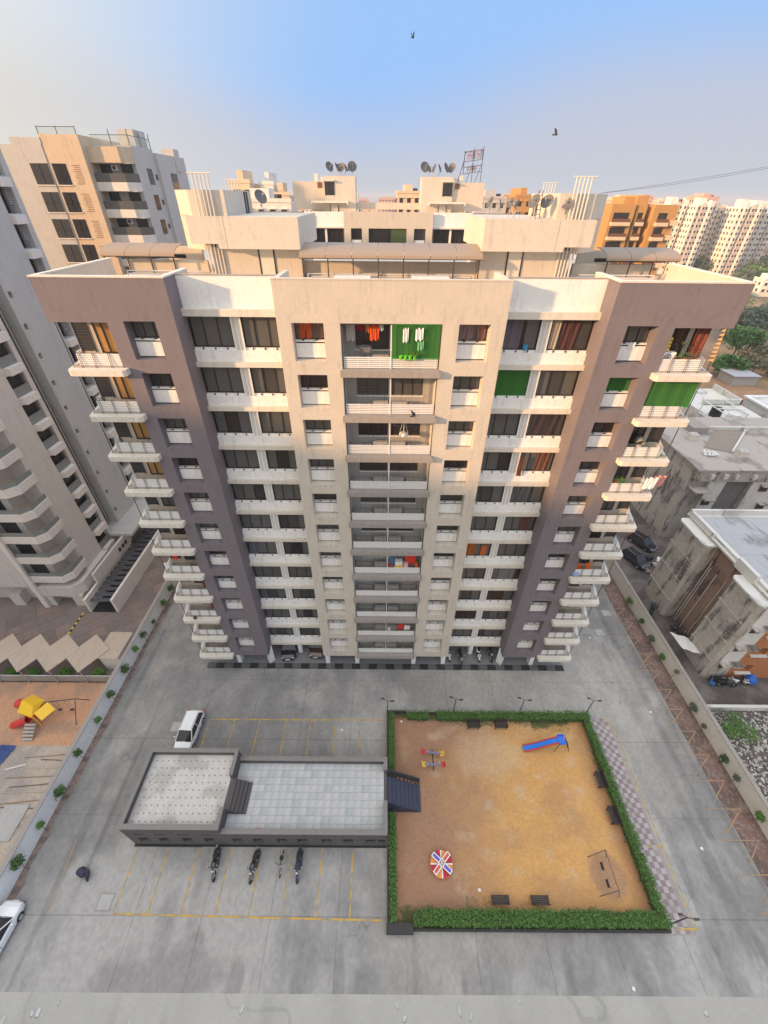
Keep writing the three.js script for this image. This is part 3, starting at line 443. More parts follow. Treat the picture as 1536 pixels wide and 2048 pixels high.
  // stair down to the playground: blue-grey treads, ribbed side wall
  for (let k = 0; k < 8; k++) P('stair_tread', new MB().box(0.12 + k * 0.36, 0.5 + k * 0.36, 0, 2.1 - k * 0.26, 11.35, 13.3), STD([0.036, 0.046, 0.088], 0.6, { map: tPlaster }));
  const rail = new MB(); rail.quad([0.14, 2.3, 11.2], [3.0, 0.3, 11.2], [3.0, 1.1, 11.2], [0.14, 3.1, 11.2]); rail.quad([3.0, 0.3, 11.1], [0.14, 2.3, 11.1], [0.14, 3.1, 11.1], [3.0, 1.1, 11.1]); rail.quad([0.14, 3.1, 11.2], [3.0, 1.1, 11.2], [3.0, 1.1, 11.1], [0.14, 3.1, 11.1]); rail.quad([3.0, 0, 11.2], [3.0, 0, 11.1], [3.0, 1.1, 11.1], [3.0, 1.1, 11.2]);
  const rb = P('stair_rail', rail, M.darkm), ba = new MB(); for (let k = 0; k < 9; k++) ba.box(0.2 + k * 0.34, 0.28 + k * 0.34, 0.1, 2.3 - k * 0.245, 11.2, 11.3); P('baluster', ba, M.black, rb);
}
// ---------------------------------------------------------------- playground
{
  const R = rng(91);
  const t = tex(1024, 1024, (u, v) => {                          // bare earth: browner in the west, golden in the east, grass creeping in from the hedges
    const x = lerp(0.5, 19.8, u), z = lerp(20.2, 5.3, v), a = fbm(u, v, 4, 6, 601, 0.55), b = fbm(u, v, 14, 4, 611), f = fbm(u, v, 120, 2, 613);
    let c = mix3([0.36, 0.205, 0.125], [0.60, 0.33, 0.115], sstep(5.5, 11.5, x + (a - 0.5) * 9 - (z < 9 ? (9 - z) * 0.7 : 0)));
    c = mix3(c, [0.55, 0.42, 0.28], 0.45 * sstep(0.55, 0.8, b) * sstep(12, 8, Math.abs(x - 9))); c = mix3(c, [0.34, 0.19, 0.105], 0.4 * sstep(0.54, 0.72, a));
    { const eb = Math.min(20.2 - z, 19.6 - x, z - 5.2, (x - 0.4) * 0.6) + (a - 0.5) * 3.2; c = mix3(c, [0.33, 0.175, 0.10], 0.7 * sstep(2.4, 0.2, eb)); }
    c = mix3(c, [0.58, 0.42, 0.26], 0.5 * sstep(1.2, 0.1, ((x - 9.5) / 3.6) ** 2 + ((z - 9.0) / 2.2) ** 2 + (b - 0.5) * 1.6));
    const pond = ((x - 16.9) / 1.4) ** 2 + ((z - 17.2) / 1.5) ** 2; c = mix3(c, [0.36, 0.21, 0.13], 0.75 * sstep(1.3, 0.6, pond + (a - 0.5)));
    const e = Math.min(20.0 - z - (b - 0.5) * 2.2 - (Math.abs(x - 9) < 3 || Math.abs(x - 14.5) < 3 ? 0.5 : 0), 19.6 - x - (a - 0.5) * 3.4, z - 5.3 - (b - 0.5) * 1.8 - (Math.abs(x - 16) < 1.8 ? 0.6 : 0));
    c = mix3(c, [0.055, 0.085, 0.02], 0.9 * sstep(0.95, 0.1, e + (f - 0.5) * 0.5)); 
    return c.map((k) => k * (0.90 + 0.2 * f) * (0.9 + 0.2 * fbm(u, v, 300, 1, 640)));
  }, 1, 1); t.repeat.set(1, 1);
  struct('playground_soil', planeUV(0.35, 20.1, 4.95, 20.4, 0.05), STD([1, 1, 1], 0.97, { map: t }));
  // planter kerb round the playground
  const k = thing('planter_kerb', 'low dark kerb framing the hedged playground', 'kerb', [10, 0, 12.7]);
  const kb = new MB(); kb.box(0.16, 0.34, 0, 0.5, 4.85, 10.2).box(0.16, 2.1, 0, 0.5, 4.85, 5.0).box(5.6, 20.3, 0, 0.32, 4.9, 5.0).box(2.1, 5.6, 0, 0.3, 4.9, 5.0).box(20.1, 20.25, 0, 0.3, 5.0, 20.3).box(2.0, 20.25, 0, 0.34, 20.3, 20.42).box(0.16, 0.34, 0, 0.4, 15.65, 20.3).box(0.1, 2.0, 0, 0.62, 20.05, 20.6);
  part(k, 'kerb', kb, STD([0.05, 0.048, 0.05], 0.85, { map: tPlaster }), true);
  const hedge = (label, x0, x1, z0, z1, h, gaps, n, y0 = 0.1) => {
    const t2 = thing('hedge', label, 'hedge', [(x0 + x1) / 2, 0, (z0 + z1) / 2], 'hedges round the playground'), a = new MB(), b = new MB(), core = new MB(), inGap = (x, z) => gaps.some(([p, q]) => (x1 - x0 > z1 - z0 ? x : z) > p && (x1 - x0 > z1 - z0 ? x : z) < q);
    const at = (top) => () => { for (;;) { const x = lerp(x0, x1, R()), z = lerp(z0, z1, R()); if (inGap(x, z)) continue; const hh = h * (0.70 + 0.34 * vnoise(x * 1.3 + 50, z * 1.3 + 50, 1000, 7) + 0.16 * vnoise(x * 4 + 50, z * 4 + 50, 1000, 9)); if (R() < 0.5 * sstep(0.66, 0.85, vnoise(x * 1.7 + 90, z * 1.7 + 90, 1000, 12))) continue; return [x + (R() - 0.5) * 0.16, top ? y0 + hh * (0.72 + 0.36 * R()) : lerp(y0, hh, R()), z + (R() - 0.5) * 0.16]; } };
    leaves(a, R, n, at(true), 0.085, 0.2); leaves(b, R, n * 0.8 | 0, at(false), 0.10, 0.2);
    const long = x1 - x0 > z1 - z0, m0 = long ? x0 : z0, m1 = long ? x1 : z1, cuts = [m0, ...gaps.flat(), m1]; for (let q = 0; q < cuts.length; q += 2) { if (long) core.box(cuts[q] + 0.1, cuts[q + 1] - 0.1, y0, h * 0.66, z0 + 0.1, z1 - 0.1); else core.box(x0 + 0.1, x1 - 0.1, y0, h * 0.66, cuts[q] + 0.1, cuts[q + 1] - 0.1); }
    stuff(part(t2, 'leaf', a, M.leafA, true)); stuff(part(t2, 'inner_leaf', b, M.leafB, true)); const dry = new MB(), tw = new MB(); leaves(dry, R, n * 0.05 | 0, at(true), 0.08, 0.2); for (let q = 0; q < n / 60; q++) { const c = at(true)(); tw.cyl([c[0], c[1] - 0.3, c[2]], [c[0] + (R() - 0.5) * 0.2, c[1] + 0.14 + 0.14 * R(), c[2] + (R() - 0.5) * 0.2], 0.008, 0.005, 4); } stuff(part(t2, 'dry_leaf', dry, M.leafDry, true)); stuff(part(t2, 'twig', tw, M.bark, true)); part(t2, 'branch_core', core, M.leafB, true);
  };
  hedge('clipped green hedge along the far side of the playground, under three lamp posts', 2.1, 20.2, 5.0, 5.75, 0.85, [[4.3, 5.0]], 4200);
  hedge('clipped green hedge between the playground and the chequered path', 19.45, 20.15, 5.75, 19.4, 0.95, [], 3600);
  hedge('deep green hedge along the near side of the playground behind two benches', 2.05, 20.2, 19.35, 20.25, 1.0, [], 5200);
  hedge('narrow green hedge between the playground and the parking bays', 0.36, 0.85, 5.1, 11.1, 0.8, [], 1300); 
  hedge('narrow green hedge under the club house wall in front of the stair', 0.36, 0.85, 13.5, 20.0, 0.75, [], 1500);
  // chequered tile path, tile by tile
  const path = struct('tile_path', new MB().box(20.26, 22.1, 0.004, 0.02, 5.2, 20.5), M.stone), tg = new MB().box(0.008, 0.352, 0, 0.012, 0.008, 0.352).geo(), mats = [STD([0.27, 0.205, 0.21], 0.85), STD([0.43, 0.395, 0.385], 0.85), STD([0.32, 0.26, 0.26], 0.85), STD([0.38, 0.34, 0.335], 0.85)];
  const pieces = [[], [], [], []];
  for (let b = 0; b < 42; b++) { const z = 5.25 + b * 0.362, sh0 = z < 9 ? 0 : -0.28 * sstep(9, 20, z) - 0.0, n = 4; for (let a = 0; a < n; a++) { const o = part(path, 'tile', tg, mats[((a + b) % 2) + (R() < 0.22 ? 2 : 0)]); o.position.set(20.45 + 0.1 + sh0 + a * 0.362 + (z < 8 ? 0.1 : 0), 0.02 + R() * 0.004, z); } }
  // playground equipment
  const ss = thing('seesaw', 'double seesaw with red and yellow seats near the playground hedge', 'seesaw', [4.35, 0.05, 9.35]);
  part(ss, 'stand', new MB().cyl([0, 0.55, -0.75], [0, 0.55, 0.75], 0.05, 0.05, 8).cyl([0, 0.55, -0.7], [0.0, 0, -0.75], 0.05, 0.05, 6).cyl([0, 0.55, 0.7], [0, 0, 0.75], 0.05, 0.05, 6), M.black);
  for (const [z, t0, cA, cB] of [[-0.5, -0.16, M.red, M.yellow], [0.5, 0.14, M.yellow, M.red]]) {
    const bm = part(ss, 'beam', new MB().cbox(0, 0.62, z, 1.7, 0.1, 0.16, -0.06, t0), STD([0.22, 0.20, 0.30], 0.5));
    for (const [sx, m] of [[-0.85, cA], [0.85, cB]]) { const y = 0.64 + sx * Math.sin(t0); part(ss, 'seat', new MB().cbox(sx, y, z + sx * 0.05, 0.36, 0.07, 0.42).cbox(sx * 1.2, y + 0.17, z + sx * 0.05, 0.06, 0.34, 0.42), m); part(bm, 'handle', new MB().cyl([sx * 0.62, y, z - 0.12], [sx * 0.62, y + 0.3, z - 0.12], 0.02, 0.02, 5).cyl([sx * 0.62, y, z + 0.12], [sx * 0.62, y + 0.3, z + 0.12], 0.02, 0.02, 5).cyl([sx * 0.62, y + 0.3, z - 0.12], [sx * 0.62, y + 0.3, z + 0.12], 0.02, 0.02, 5), M.steel); }
  }
  const sl = thing('slide', 'blue playground slide with red edges below the far hedge', 'slide', [13.0, 0.05, 8.25]); sl.rotation.y = 0.05;
  { const bed = new MB(), red = new MB(), N = 10, f = (t) => [t * 2.95, 0.22 + 1.35 * (t < 0.12 ? t * 0.3 : sstep(0, 1.06, t))];
    for (let q = 0; q < N; q++) { const [xa, ya] = f(q / N), [xb, yb] = f((q + 1) / N); bed.quad([xa, ya, 0.24], [xb, yb, 0.24], [xb, yb, -0.24], [xa, ya, -0.24]); for (const z of [-0.27, 0.27]) { red.quad([xa, ya - 0.06, z + 0.035], [xb, yb - 0.06, z + 0.035], [xb, yb + 0.17, z + 0.035], [xa, ya + 0.17, z + 0.035]); red.quad([xb, yb - 0.06, z - 0.035], [xa, ya - 0.06, z - 0.035], [xa, ya + 0.17, z - 0.035], [xb, yb + 0.17, z - 0.035]); red.quad([xa, ya + 0.17, z + 0.035], [xb, yb + 0.17, z + 0.035], [xb, yb + 0.17, z - 0.035], [xa, ya + 0.17, z - 0.035]); } }
    part(sl, 'chute', bed, STD([0.02, 0.22, 0.85], 0.35, { side: THREE.DoubleSide })); part(sl, 'edge', red, STD([0.62, 0.05, 0.03], 0.4, { side: THREE.DoubleSide }));
    part(sl, 'platform', new MB().box(2.95, 3.6, 1.56, 1.62, -0.38, 0.38).box(2.95, 3.6, 1.62, 1.85, -0.42, -0.38).box(2.95, 3.6, 1.62, 1.85, 0.38, 0.42), STD([0.02, 0.16, 0.75], 0.4));
    const ld = new MB(), st = new MB(); for (const z of [-0.3, 0.3]) { ld.cyl([3.62, 1.9, z], [4.25, 0, z + 0.05], 0.028, 0.028, 6); st.cyl([3.0, 1.56, z], [2.9, 0, z], 0.03, 0.03, 6); } const rg = new MB(); for (let q = 1; q < 6; q++) { const y = q * 0.28; rg.cyl([4.25 - 0.63 * y / 1.9, y, -0.28], [4.25 - 0.63 * y / 1.9, y, 0.33], 0.02, 0.02, 5); } const L = part(sl, 'ladder', ld, M.darkm); part(L, 'rung', rg, M.darkm); part(sl, 'support', st, M.darkm); }
  const mg = thing('merry_go_round', 'round red and orange merry-go-round with white-edged seats', 'merry-go-round', [4.38, 0.05, 16.75]);
  { for (let q = 0; q < 8; q++) { const g = new THREE.CylinderGeometry(0.86, 0.86, 0.06, 6, 1, false, q * Math.PI / 4, Math.PI / 4); g.translate(0, 0.28, 0); part(mg, 'deck_sector', g, [STD([0.45, 0.012, 0.03], 0.5), STD([0.75, 0.30, 0.05], 0.5)][q % 2]); if (q % 2 === 0) part(mg, 'deck_stripe', new MB().cbox(Math.sin(q * Math.PI / 4) * 0.45, 0.318, Math.cos(q * Math.PI / 4) * 0.45, 0.09, 0.01, 0.8, q * Math.PI / 4), M.whitem); }
    part(mg, 'rim', new MB().torus([0, 0.25, 0], 'y', 0.86, 0.035, 28, 6), M.orange); part(mg, 'hub', new MB().cyl([0, 0, 0], [0, 0.75, 0], 0.06, 0.06, 8), M.whitem);
    [[0.7, 'b'], [0.7 + Math.PI, 'b'], [2.35, 'r'], [2.35 + Math.PI, 'r']].forEach(([a, c]) => { const cx = Math.cos(a), cz = Math.sin(a), r = 0.52; const s = part(mg, 'seat', new MB().cbox(cx * r, 0.56, cz * r, 0.72, 0.05, 0.34, -a), M.whitem); part(s, 'seat_pad', new MB().cbox(cx * r, 0.592, cz * r, 0.58, 0.02, 0.20, -a), c === 'b' ? STD([0.10, 0.10, 0.5], 0.5) : STD([0.62, 0.09, 0.04], 0.5)); part(s, 'seat_leg', new MB().cyl([cx * 0.75, 0.3, cz * 0.75], [cx * 0.75, 0.55, cz * 0.75], 0.025, 0.025, 6), M.whitem); }); }
  const sg = thing('swing_set', 'grey steel swing frame with two black swing seats', 'swing', [16.75, 0.05, 17.35]);
  { const top = 1.95; for (const z of [-1.15, 1.15]) part(sg, 'leg', new MB().cyl([-0.75, 0, z], [0.05, top, z], 0.03, 0.03, 7).cyl([0.75, 0, z], [-0.02, top, z], 0.03, 0.03, 7), STD([0.14, 0.14, 0.17], 0.5)); part(sg, 'top_bar', new MB().cyl([0, top, -1.2], [0, top, 1.2], 0.03, 0.03, 7), STD([0.14, 0.09, 0.07], 0.5));
    for (const z of [-0.5, 0.5]) { const s = part(sg, 'swing_seat', new MB().cbox(0, 0.42, z, 0.18, 0.05, 0.34).cbox(0, 0.46, z - 0.19, 0.18, 0.05, 0.1, 0, 0, 0.6).cbox(0, 0.46, z + 0.19, 0.18, 0.05, 0.1, 0, 0, -0.6), M.rubber); part(s, 'chain', new MB().cyl([0, 0.45, z - 0.22], [0, top, z - 0.24], 0.012, 0.012, 4).cyl([0, 0.45, z + 0.22], [0, top, z + 0.24], 0.012, 0.012, 4), M.steel); } }
  // benches
  const bench = (label, x, z, ry) => { const t3 = thing('park_bench', label, 'bench', [x, 0.05, z], null, ry); for (let q = 0; q < 4; q++) part(t3, 'seat_slat', new MB().box(-0.62, 0.62, 0.40, 0.44, -0.22 + q * 0.115, -0.125 + q * 0.115), M.darkwood); for (let q = 0; q < 4; q++) part(t3, 'back_slat', new MB().cbox(0, 0.52 + q * 0.11, -0.27 - q * 0.025, 1.24, 0.09, 0.035, 0, 0, -0.2), M.darkwood); for (const sx of [-0.5, 0.5]) part(t3, 'leg', new MB().box(sx - 0.035, sx + 0.035, 0, 0.4, -0.24, -0.18).box(sx - 0.035, sx + 0.035, 0, 0.4, 0.15, 0.21).cbox(sx, 0.65, -0.34, 0.05, 0.6, 0.04, 0, 0, -0.2), M.black); for (const sx of [-0.6, 0.6]) part(t3, 'armrest', new MB().box(sx - 0.03, sx + 0.03, 0.6, 0.64, -0.25, 0.2).box(sx - 0.03, sx + 0.03, 0.44, 0.6, 0.15, 0.2), M.black); return t3; };
  M.darkwood = STD([0.035, 0.026, 0.026], 0.6);
  bench('dark slatted bench at the far hedge, left of its twin', 8.62, 6.25, 0); bench('dark slatted bench at the far hedge, right of its twin', 11.3, 6.25, 0);
  bench('dark slatted bench at the right hedge, farther from the camera', 19.0, 10.9, -Math.PI / 2); bench('dark slatted bench at the right hedge, nearer to the swing set', 19.0, 13.55, -Math.PI / 2);
  bench('dark slatted bench at the near hedge, left of its twin', 8.45, 18.75, Math.PI); bench('dark slatted bench at the near hedge, right of its twin', 11.35, 18.75, Math.PI);
  // lamp posts
  const lamp = (label, x, z, h) => { const t3 = thing('lamp_post', label, 'lamp post', [x, 0, z], 'thin lamp posts round the playground'); part(t3, 'post', new MB().cyl([0, 0, 0], [0, h, 0], 0.05, 0.035, 7), M.darkm); for (const s of [-1, 1]) { const a = part(t3, 'arm', new MB().cyl([0, h, 0], [s * 0.35, h + 0.16, 0.1 * s], 0.025, 0.025, 5), M.darkm); part(a, 'lamp_head', new MB().cbox(s * 0.48, h + 0.19, 0.12 * s, 0.34, 0.06, 0.14, 0, s * 0.25), M.darkm); } return t3; };
  lamp('thin black lamp post at the corner of hedge and parking bays', 0.2, 4.78, 2.2); lamp('thin black lamp post at the far hedge, second from the left', 6.85, 4.8, 2.6); lamp('thin black lamp post at the far hedge, third from the left', 13.5, 4.8, 2.6); lamp('thin black lamp post at the far right corner of the hedge', 20.25, 4.8, 2.6); lamp('thin black lamp post at the near end of the chequered path', 20.55, 19.95, 2.6);
}
// ---------------------------------------------------------------- vehicles
function car(label, pos, ry, paint, group, suv = 1) {
  const t = thing('parked_car', label, 'car', pos, group, ry), L = 1.95, wd = 0.84;   // front towards +z
  // lofted lower body: sections along z with half width and deck height
  const st = [[-L, 0.62, 0.78], [-L + 0.1, 0.74, 0.92], [-1.5, 0.83, 0.98], [-0.4, wd, 0.96], [0.75, wd, 0.94], [1.15, 0.83, 0.90], [1.6, 0.78, 0.82], [L - 0.08, 0.66, 0.70], [L, 0.56, 0.60]], b = new MB();
  const ring = ([z, w, h]) => [[-w * 0.95, 0.24, z], [-w, 0.42, z], [-w, h - 0.14, z], [-w * 0.90, h, z], [0, h + 0.03, z], [w * 0.90, h, z], [w, h - 0.14, z], [w, 0.42, z], [w * 0.95, 0.24, z]];
  for (let k = 0; k + 1 < st.length; k++) { const p = ring(st[k]), q = ring(st[k + 1]); for (let i = 0; i < 8; i++) b.quad(p[i], q[i], q[i + 1], p[i + 1]); }
  for (const [s, f] of [[st[0], 1], [st[st.length - 1], 0]]) { const p = ring(s), c = [0, 0.45, s[0]]; for (let i = 0; i < 8; i++) f ? b.tri(c, p[i], p[i + 1]) : b.tri(c, p[i + 1], p[i]); }
  const body = part(t, 'body', b, paint);
  const A = [[-0.78, 0.95, -1.72], [0.78, 0.95, -1.72], [0.78, 0.93, 1.05], [-0.78, 0.93, 1.05]], C = [[-0.60, 1.50, -1.42], [0.60, 1.50, -1.42], [0.60, 1.50, 0.28], [-0.60, 1.50, 0.28]];
  const gl = (i, j, n) => { const m = new MB(), l = (p, q, s) => [lerp(p[0], q[0], s), lerp(p[1], q[1], s), lerp(p[2], q[2], s)]; const a = A[i], bq = A[j], c = C[j], d = C[i]; m.quad(bq, a, d, c); return part(t, n, m, M.glass3); };
  gl(3, 2, 'windscreen'); gl(1, 0, 'rear_window'); gl(2, 1, 'side_window'); gl(0, 3, 'side_window');
  const rf = new MB(); rf.add(new THREE.BoxGeometry(1.24, 0.07, 1.78).translate(0, 1.535, -0.57)); rf.prism([[-0.55, -1.36], [0.55, -1.36], [0.55, 0.2], [-0.55, 0.2]], 1.57, 1.60); const roof = part(t, 'roof', rf, paint);
  const pl = new MB(); for (const [i, z0] of [[0, 0], [1, 0], [2, 0], [3, 0]]) pl.cyl(A[i], C[i], 0.05, 0.04, 6); for (const s of [-1, 1]) { pl.cyl([s * 0.785, 0.94, -0.35], [s * 0.61, 1.5, -0.4], 0.035, 0.035, 5); } part(t, 'pillar', pl, paint);
  const rr = new MB(); for (const s of [-1, 1]) rr.cyl([s * 0.55, 1.63, -1.3], [s * 0.55, 1.63, 0.2], 0.025, 0.025, 5); part(roof, 'roof_rail', rr, M.steel);
  for (const [x, z] of [[-0.78, 1.2], [0.78, 1.2], [-0.78, -1.2], [0.78, -1.2]]) { const w = part(t, 'wheel', new MB().torus([x, 0.31, z], 'x', 0.23, 0.085, 18, 8).cyl([x - 0.1, 0.31, z], [x + 0.1, 0.31, z], 0.2, 0.2, 14), M.rubber); part(w, 'rim', new MB().cyl([x + Math.sign(x) * 0.08, 0.31, z], [x + Math.sign(x) * 0.115, 0.31, z], 0.17, 0.17, 12), M.steel); }
  for (const s of [-1, 1]) { part(t, 'headlight', new MB().sph([s * 0.58, 0.66, 1.86], 0.13, 1.1, 0.6, 0.6), M.steel); part(t, 'tail_light', new MB().cbox(s * 0.68, 0.80, -1.9, 0.14, 0.3, 0.12), M.red); part(t, 'mirror', new MB().sph([s * 0.98, 1.0, 0.72], 0.1, 1.1, 0.7, 0.6), paint); }
  for (const [z, y] of [[1.985, 0.5], [-2.0, 0.62]]) part(body, 'number_plate', new MB().box(-0.25, 0.25, y - 0.06, y + 0.06, z - 0.02, z + 0.02), M.whitem); { const gp = new MB(); for (const s of [-1, 1]) for (const z of [0.72, -0.36, -1.2]) gp.box(s * 0.838 - 0.006, s * 0.838 + 0.006, 0.36, 0.82, z - 0.012, z + 0.012); gp.box(-0.7, 0.7, 0.935, 0.945, 1.06, 1.09); part(body, 'panel_gap', gp, M.darkm); }
  part(body, 'bumper', new MB().box(-0.6, 0.6, 0.3, 0.42, 1.9, 1.98).box(-0.62, 0.62, 0.3, 0.45, -2.0, -1.92), M.darkm);
  return t;
}
function bike(kind, label, pos, ry, m, lean = 0) {                 // two-wheelers, front towards +z
  const t = thing(kind, label, kind === 'bicycle' ? 'bicycle' : kind === 'scooter' ? 'scooter' : 'motorcycle', pos, null, ry); t.scale.setScalar(kind === 'motorcycle' ? 1.18 : 1.08); const r = kind === 'scooter' ? 0.24 : 0.31, wb = kind === 'bicycle' ? 0.5 : 0.63, tr = kind === 'bicycle' ? 0.025 : 0.06;
  for (const z of [-wb, wb]) { const w = part(t, 'wheel', new MB().torus([0, r, z], 'x', r - tr, tr, 18, 6), M.rubber); part(w, 'hub', new MB().cyl([-0.05, r, z], [0.05, r, z], 0.07, 0.07, 8), M.steel); }
  const fork = new MB(); for (const s of [-0.07, 0.07]) fork.cyl([s, r, wb], [s, 0.95, wb - 0.28], 0.025, 0.025, 6); part(t, 'fork', fork, M.steel);
  const hb = part(t, 'handlebar', new MB().cyl([-0.34, 1.0, wb - 0.38], [0, 0.98, wb - 0.28], 0.02, 0.02, 6).cyl([0.34, 1.0, wb - 0.38], [0, 0.98, wb - 0.28], 0.02, 0.02, 6), M.darkm);
  if (kind !== 'bicycle') { part(hb, 'mirror', new MB().sph([-0.3, 1.16, wb - 0.34], 0.065, 1, 0.7, 0.4, 8, 6).sph([0.3, 1.16, wb - 0.34], 0.065, 1, 0.7, 0.4, 8, 6), M.steel); part(t, 'headlight', new MB().sph([0, 0.88, wb - 0.12], 0.11, 1, 1, 0.7, 10, 6), M.steel); }
  if (kind === 'motorcycle') { part(t, 'fuel_tank', new MB().sph([0, 0.80, 0.12], 0.24, 0.75, 0.7, 1.25), m); part(t, 'seat', new MB().sph([0, 0.80, -0.36], 0.2, 0.8, 0.35, 1.9), M.rubber); part(t, 'engine', new MB().cbox(0, 0.45, 0.02, 0.28, 0.36, 0.42).cyl([0.16, 0.3, 0.1], [0.16, 0.36, -0.75], 0.05, 0.06, 8), M.darkm); part(t, 'mudguard', new MB().cbox(0, 0.66, wb + 0.02, 0.13, 0.04, 0.42, 0, 0, 0.2), m); part(t, 'tail_cowl', new MB().cbox(0, 0.72, -wb - 0.08, 0.15, 0.05, 0.4, 0, 0, 0.3), m); }
  if (kind === 'scooter') { part(t, 'body', new MB().sph([0, 0.52, -0.42], 0.3, 0.75, 0.8, 1.3).sph([0, 0.62, 0.38], 0.24, 0.9, 1.3, 0.35), m); part(t, 'seat', new MB().sph([0, 0.80, -0.36], 0.19, 0.85, 0.4, 1.8), M.rubber); part(t, 'footboard', new MB().cbox(0, 0.28, 0.1, 0.34, 0.05, 0.55), M.darkm); part(t, 'mudguard', new MB().cbox(0, 0.5, wb, 0.14, 0.04, 0.36), m); }
  if (kind === 'bicycle') { part(t, 'frame', new MB().cyl([0, r, -wb], [0, 0.42, -0.05], 0.02, 0.02, 5).cyl([0, 0.42, -0.05], [0, 0.86, 0.24], 0.022, 0.022, 5).cyl([0, 0.42, -0.05], [0, 0.86, -0.18], 0.02, 0.02, 5).cyl([0, 0.8, -0.15], [0, 0.86, 0.24], 0.022, 0.022, 5).cyl([0, r, -wb], [0, 0.8, -0.15], 0.018, 0.018, 5), m); part(t, 'saddle', new MB().sph([0, 0.9, -0.2], 0.11, 0.9, 0.4, 1.4, 8, 6), M.rubber); }
  else part(t, 'stand', new MB().cyl([-0.05, 0.3, -0.1], [-0.22, 0, -0.15], 0.02, 0.02, 5), M.steel);
  return t;
}
car('white hatchback parked behind the club house beside the yellow bays', [-18.75, 0, 7.1], -0.04, M.carwhite);
car('white hatchback half out of view at the left edge beside the white wall', [-26.95, 0, 21.0], Math.PI - 0.06, M.carwhite);
car('black car in the open ground storey, nearer the left', [-10.9, 0.12, -2.6], 0.05, M.carblack); car('dark brown car in the open ground storey beside the centre columns', [-7.7, 0.12, -2.9], -0.04, M.carbrown);
bike('motorcycle', 'black motorcycle below the club house, leftmost of the parked two-wheelers', [-13.05, 0, 16.85], 0.12, M.carblack);
bike('motorcycle', 'black motorcycle with a pale tail, second from the left below the club house', [-10.05, 0, 16.95], -0.1, M.carblack);
bike('bicycle', 'slim dark bicycle parked between two motorcycles below the club house', [-8.0, 0, 16.8], 0.0, M.darkm);
bike('motorcycle', 'navy motorcycle, rightmost of the parked two-wheelers below the club house', [-6.65, 0, 16.9], 0.03, M.navy);
bike('scooter', 'white-fronted scooter under the block, left of the white column', [7.1, 0.12, -1.6], 0.08, M.carwhite); bike('motorcycle', 'black motorcycle with a bright headlight under the right side of the block', [8.35, 0.12, -1.1], 0.02, M.carblack);
bike('scooter', 'pale grey scooter under the block, right of the white column', [10.5, 0.12, -1.6], -0.06, M.whitem); bike('motorcycle', 'black motorcycle at the mauve pier under the block', [11.8, 0.12, -1.7], 0, M.carblack);
[[25.4, 15.6, 'white paper scrap on the open drive right of the yellow line'], [26.9, 4.6, 'small white scrap on the drive beside the paver strip'], [-4.2, 6.6, 'tiny white scrap in the second yellow bay from the playground'], [1.6, 5.75, 'white paper ball in the far left corner of the playground'], [7.1, 18.2, 'white scrap lying on the playground soil left of the near benches'], [24.2, -4.2, 'tiny white scrap near the square drain cover right of the block'], [16.4, 23.0, 'pale scrap on the concrete in front of the near hedge']].forEach(([x, z, l], k) => { const g = new THREE.IcosahedronGeometry(0.11, 1), p = g.attributes.position; for (let i = 0; i < p.count; i++) { const q = 0.75 + 0.5 * hash2(Math.round(p.getX(i) * 90), Math.round(p.getZ(i) * 90), k); p.setXYZ(i, p.getX(i) * q, 0.05 + p.getY(i) * q * 0.45, p.getZ(i) * q); } g.computeVertexNormals(); single('paper_scrap', new MB().add(g), M.clothw, l, 'litter', null, [x, x > 0.3 && x < 20 && z > 5 && z < 20 ? 0.05 : 0, z]); });
{ // dark bundle standing on the drive
  const t = thing('covered_bundle', 'small navy covered bundle with a black board on the left drive', 'bundle', [-22.9, 0, 17.45]);
  const g = new THREE.SphereGeometry(0.42, 14, 9); g.scale(1, 0.8, 0.75); g.translate(-0.12, 0.34, -0.05); const p = g.attributes.position, R = rng(3); for (let i = 0; i < p.count; i++) { const k = 1 + 0.12 * Math.sin(p.getX(i) * 9 + p.getZ(i) * 7); p.setXYZ(i, p.getX(i) * k, Math.max(0, p.getY(i) * k), p.getZ(i) * k); } g.computeVertexNormals();
  part(t, 'cover', g, M.navy); part(t, 'board', new MB().cbox(0.36, 0.4, 0.12, 0.1, 0.8, 0.62, 0.3, -0.2), M.black); part(t, 'stick', new MB().cyl([-0.5, 0.02, 0.1], [-0.36, 0.5, -0.3], 0.02, 0.02, 5), M.whitem);
}
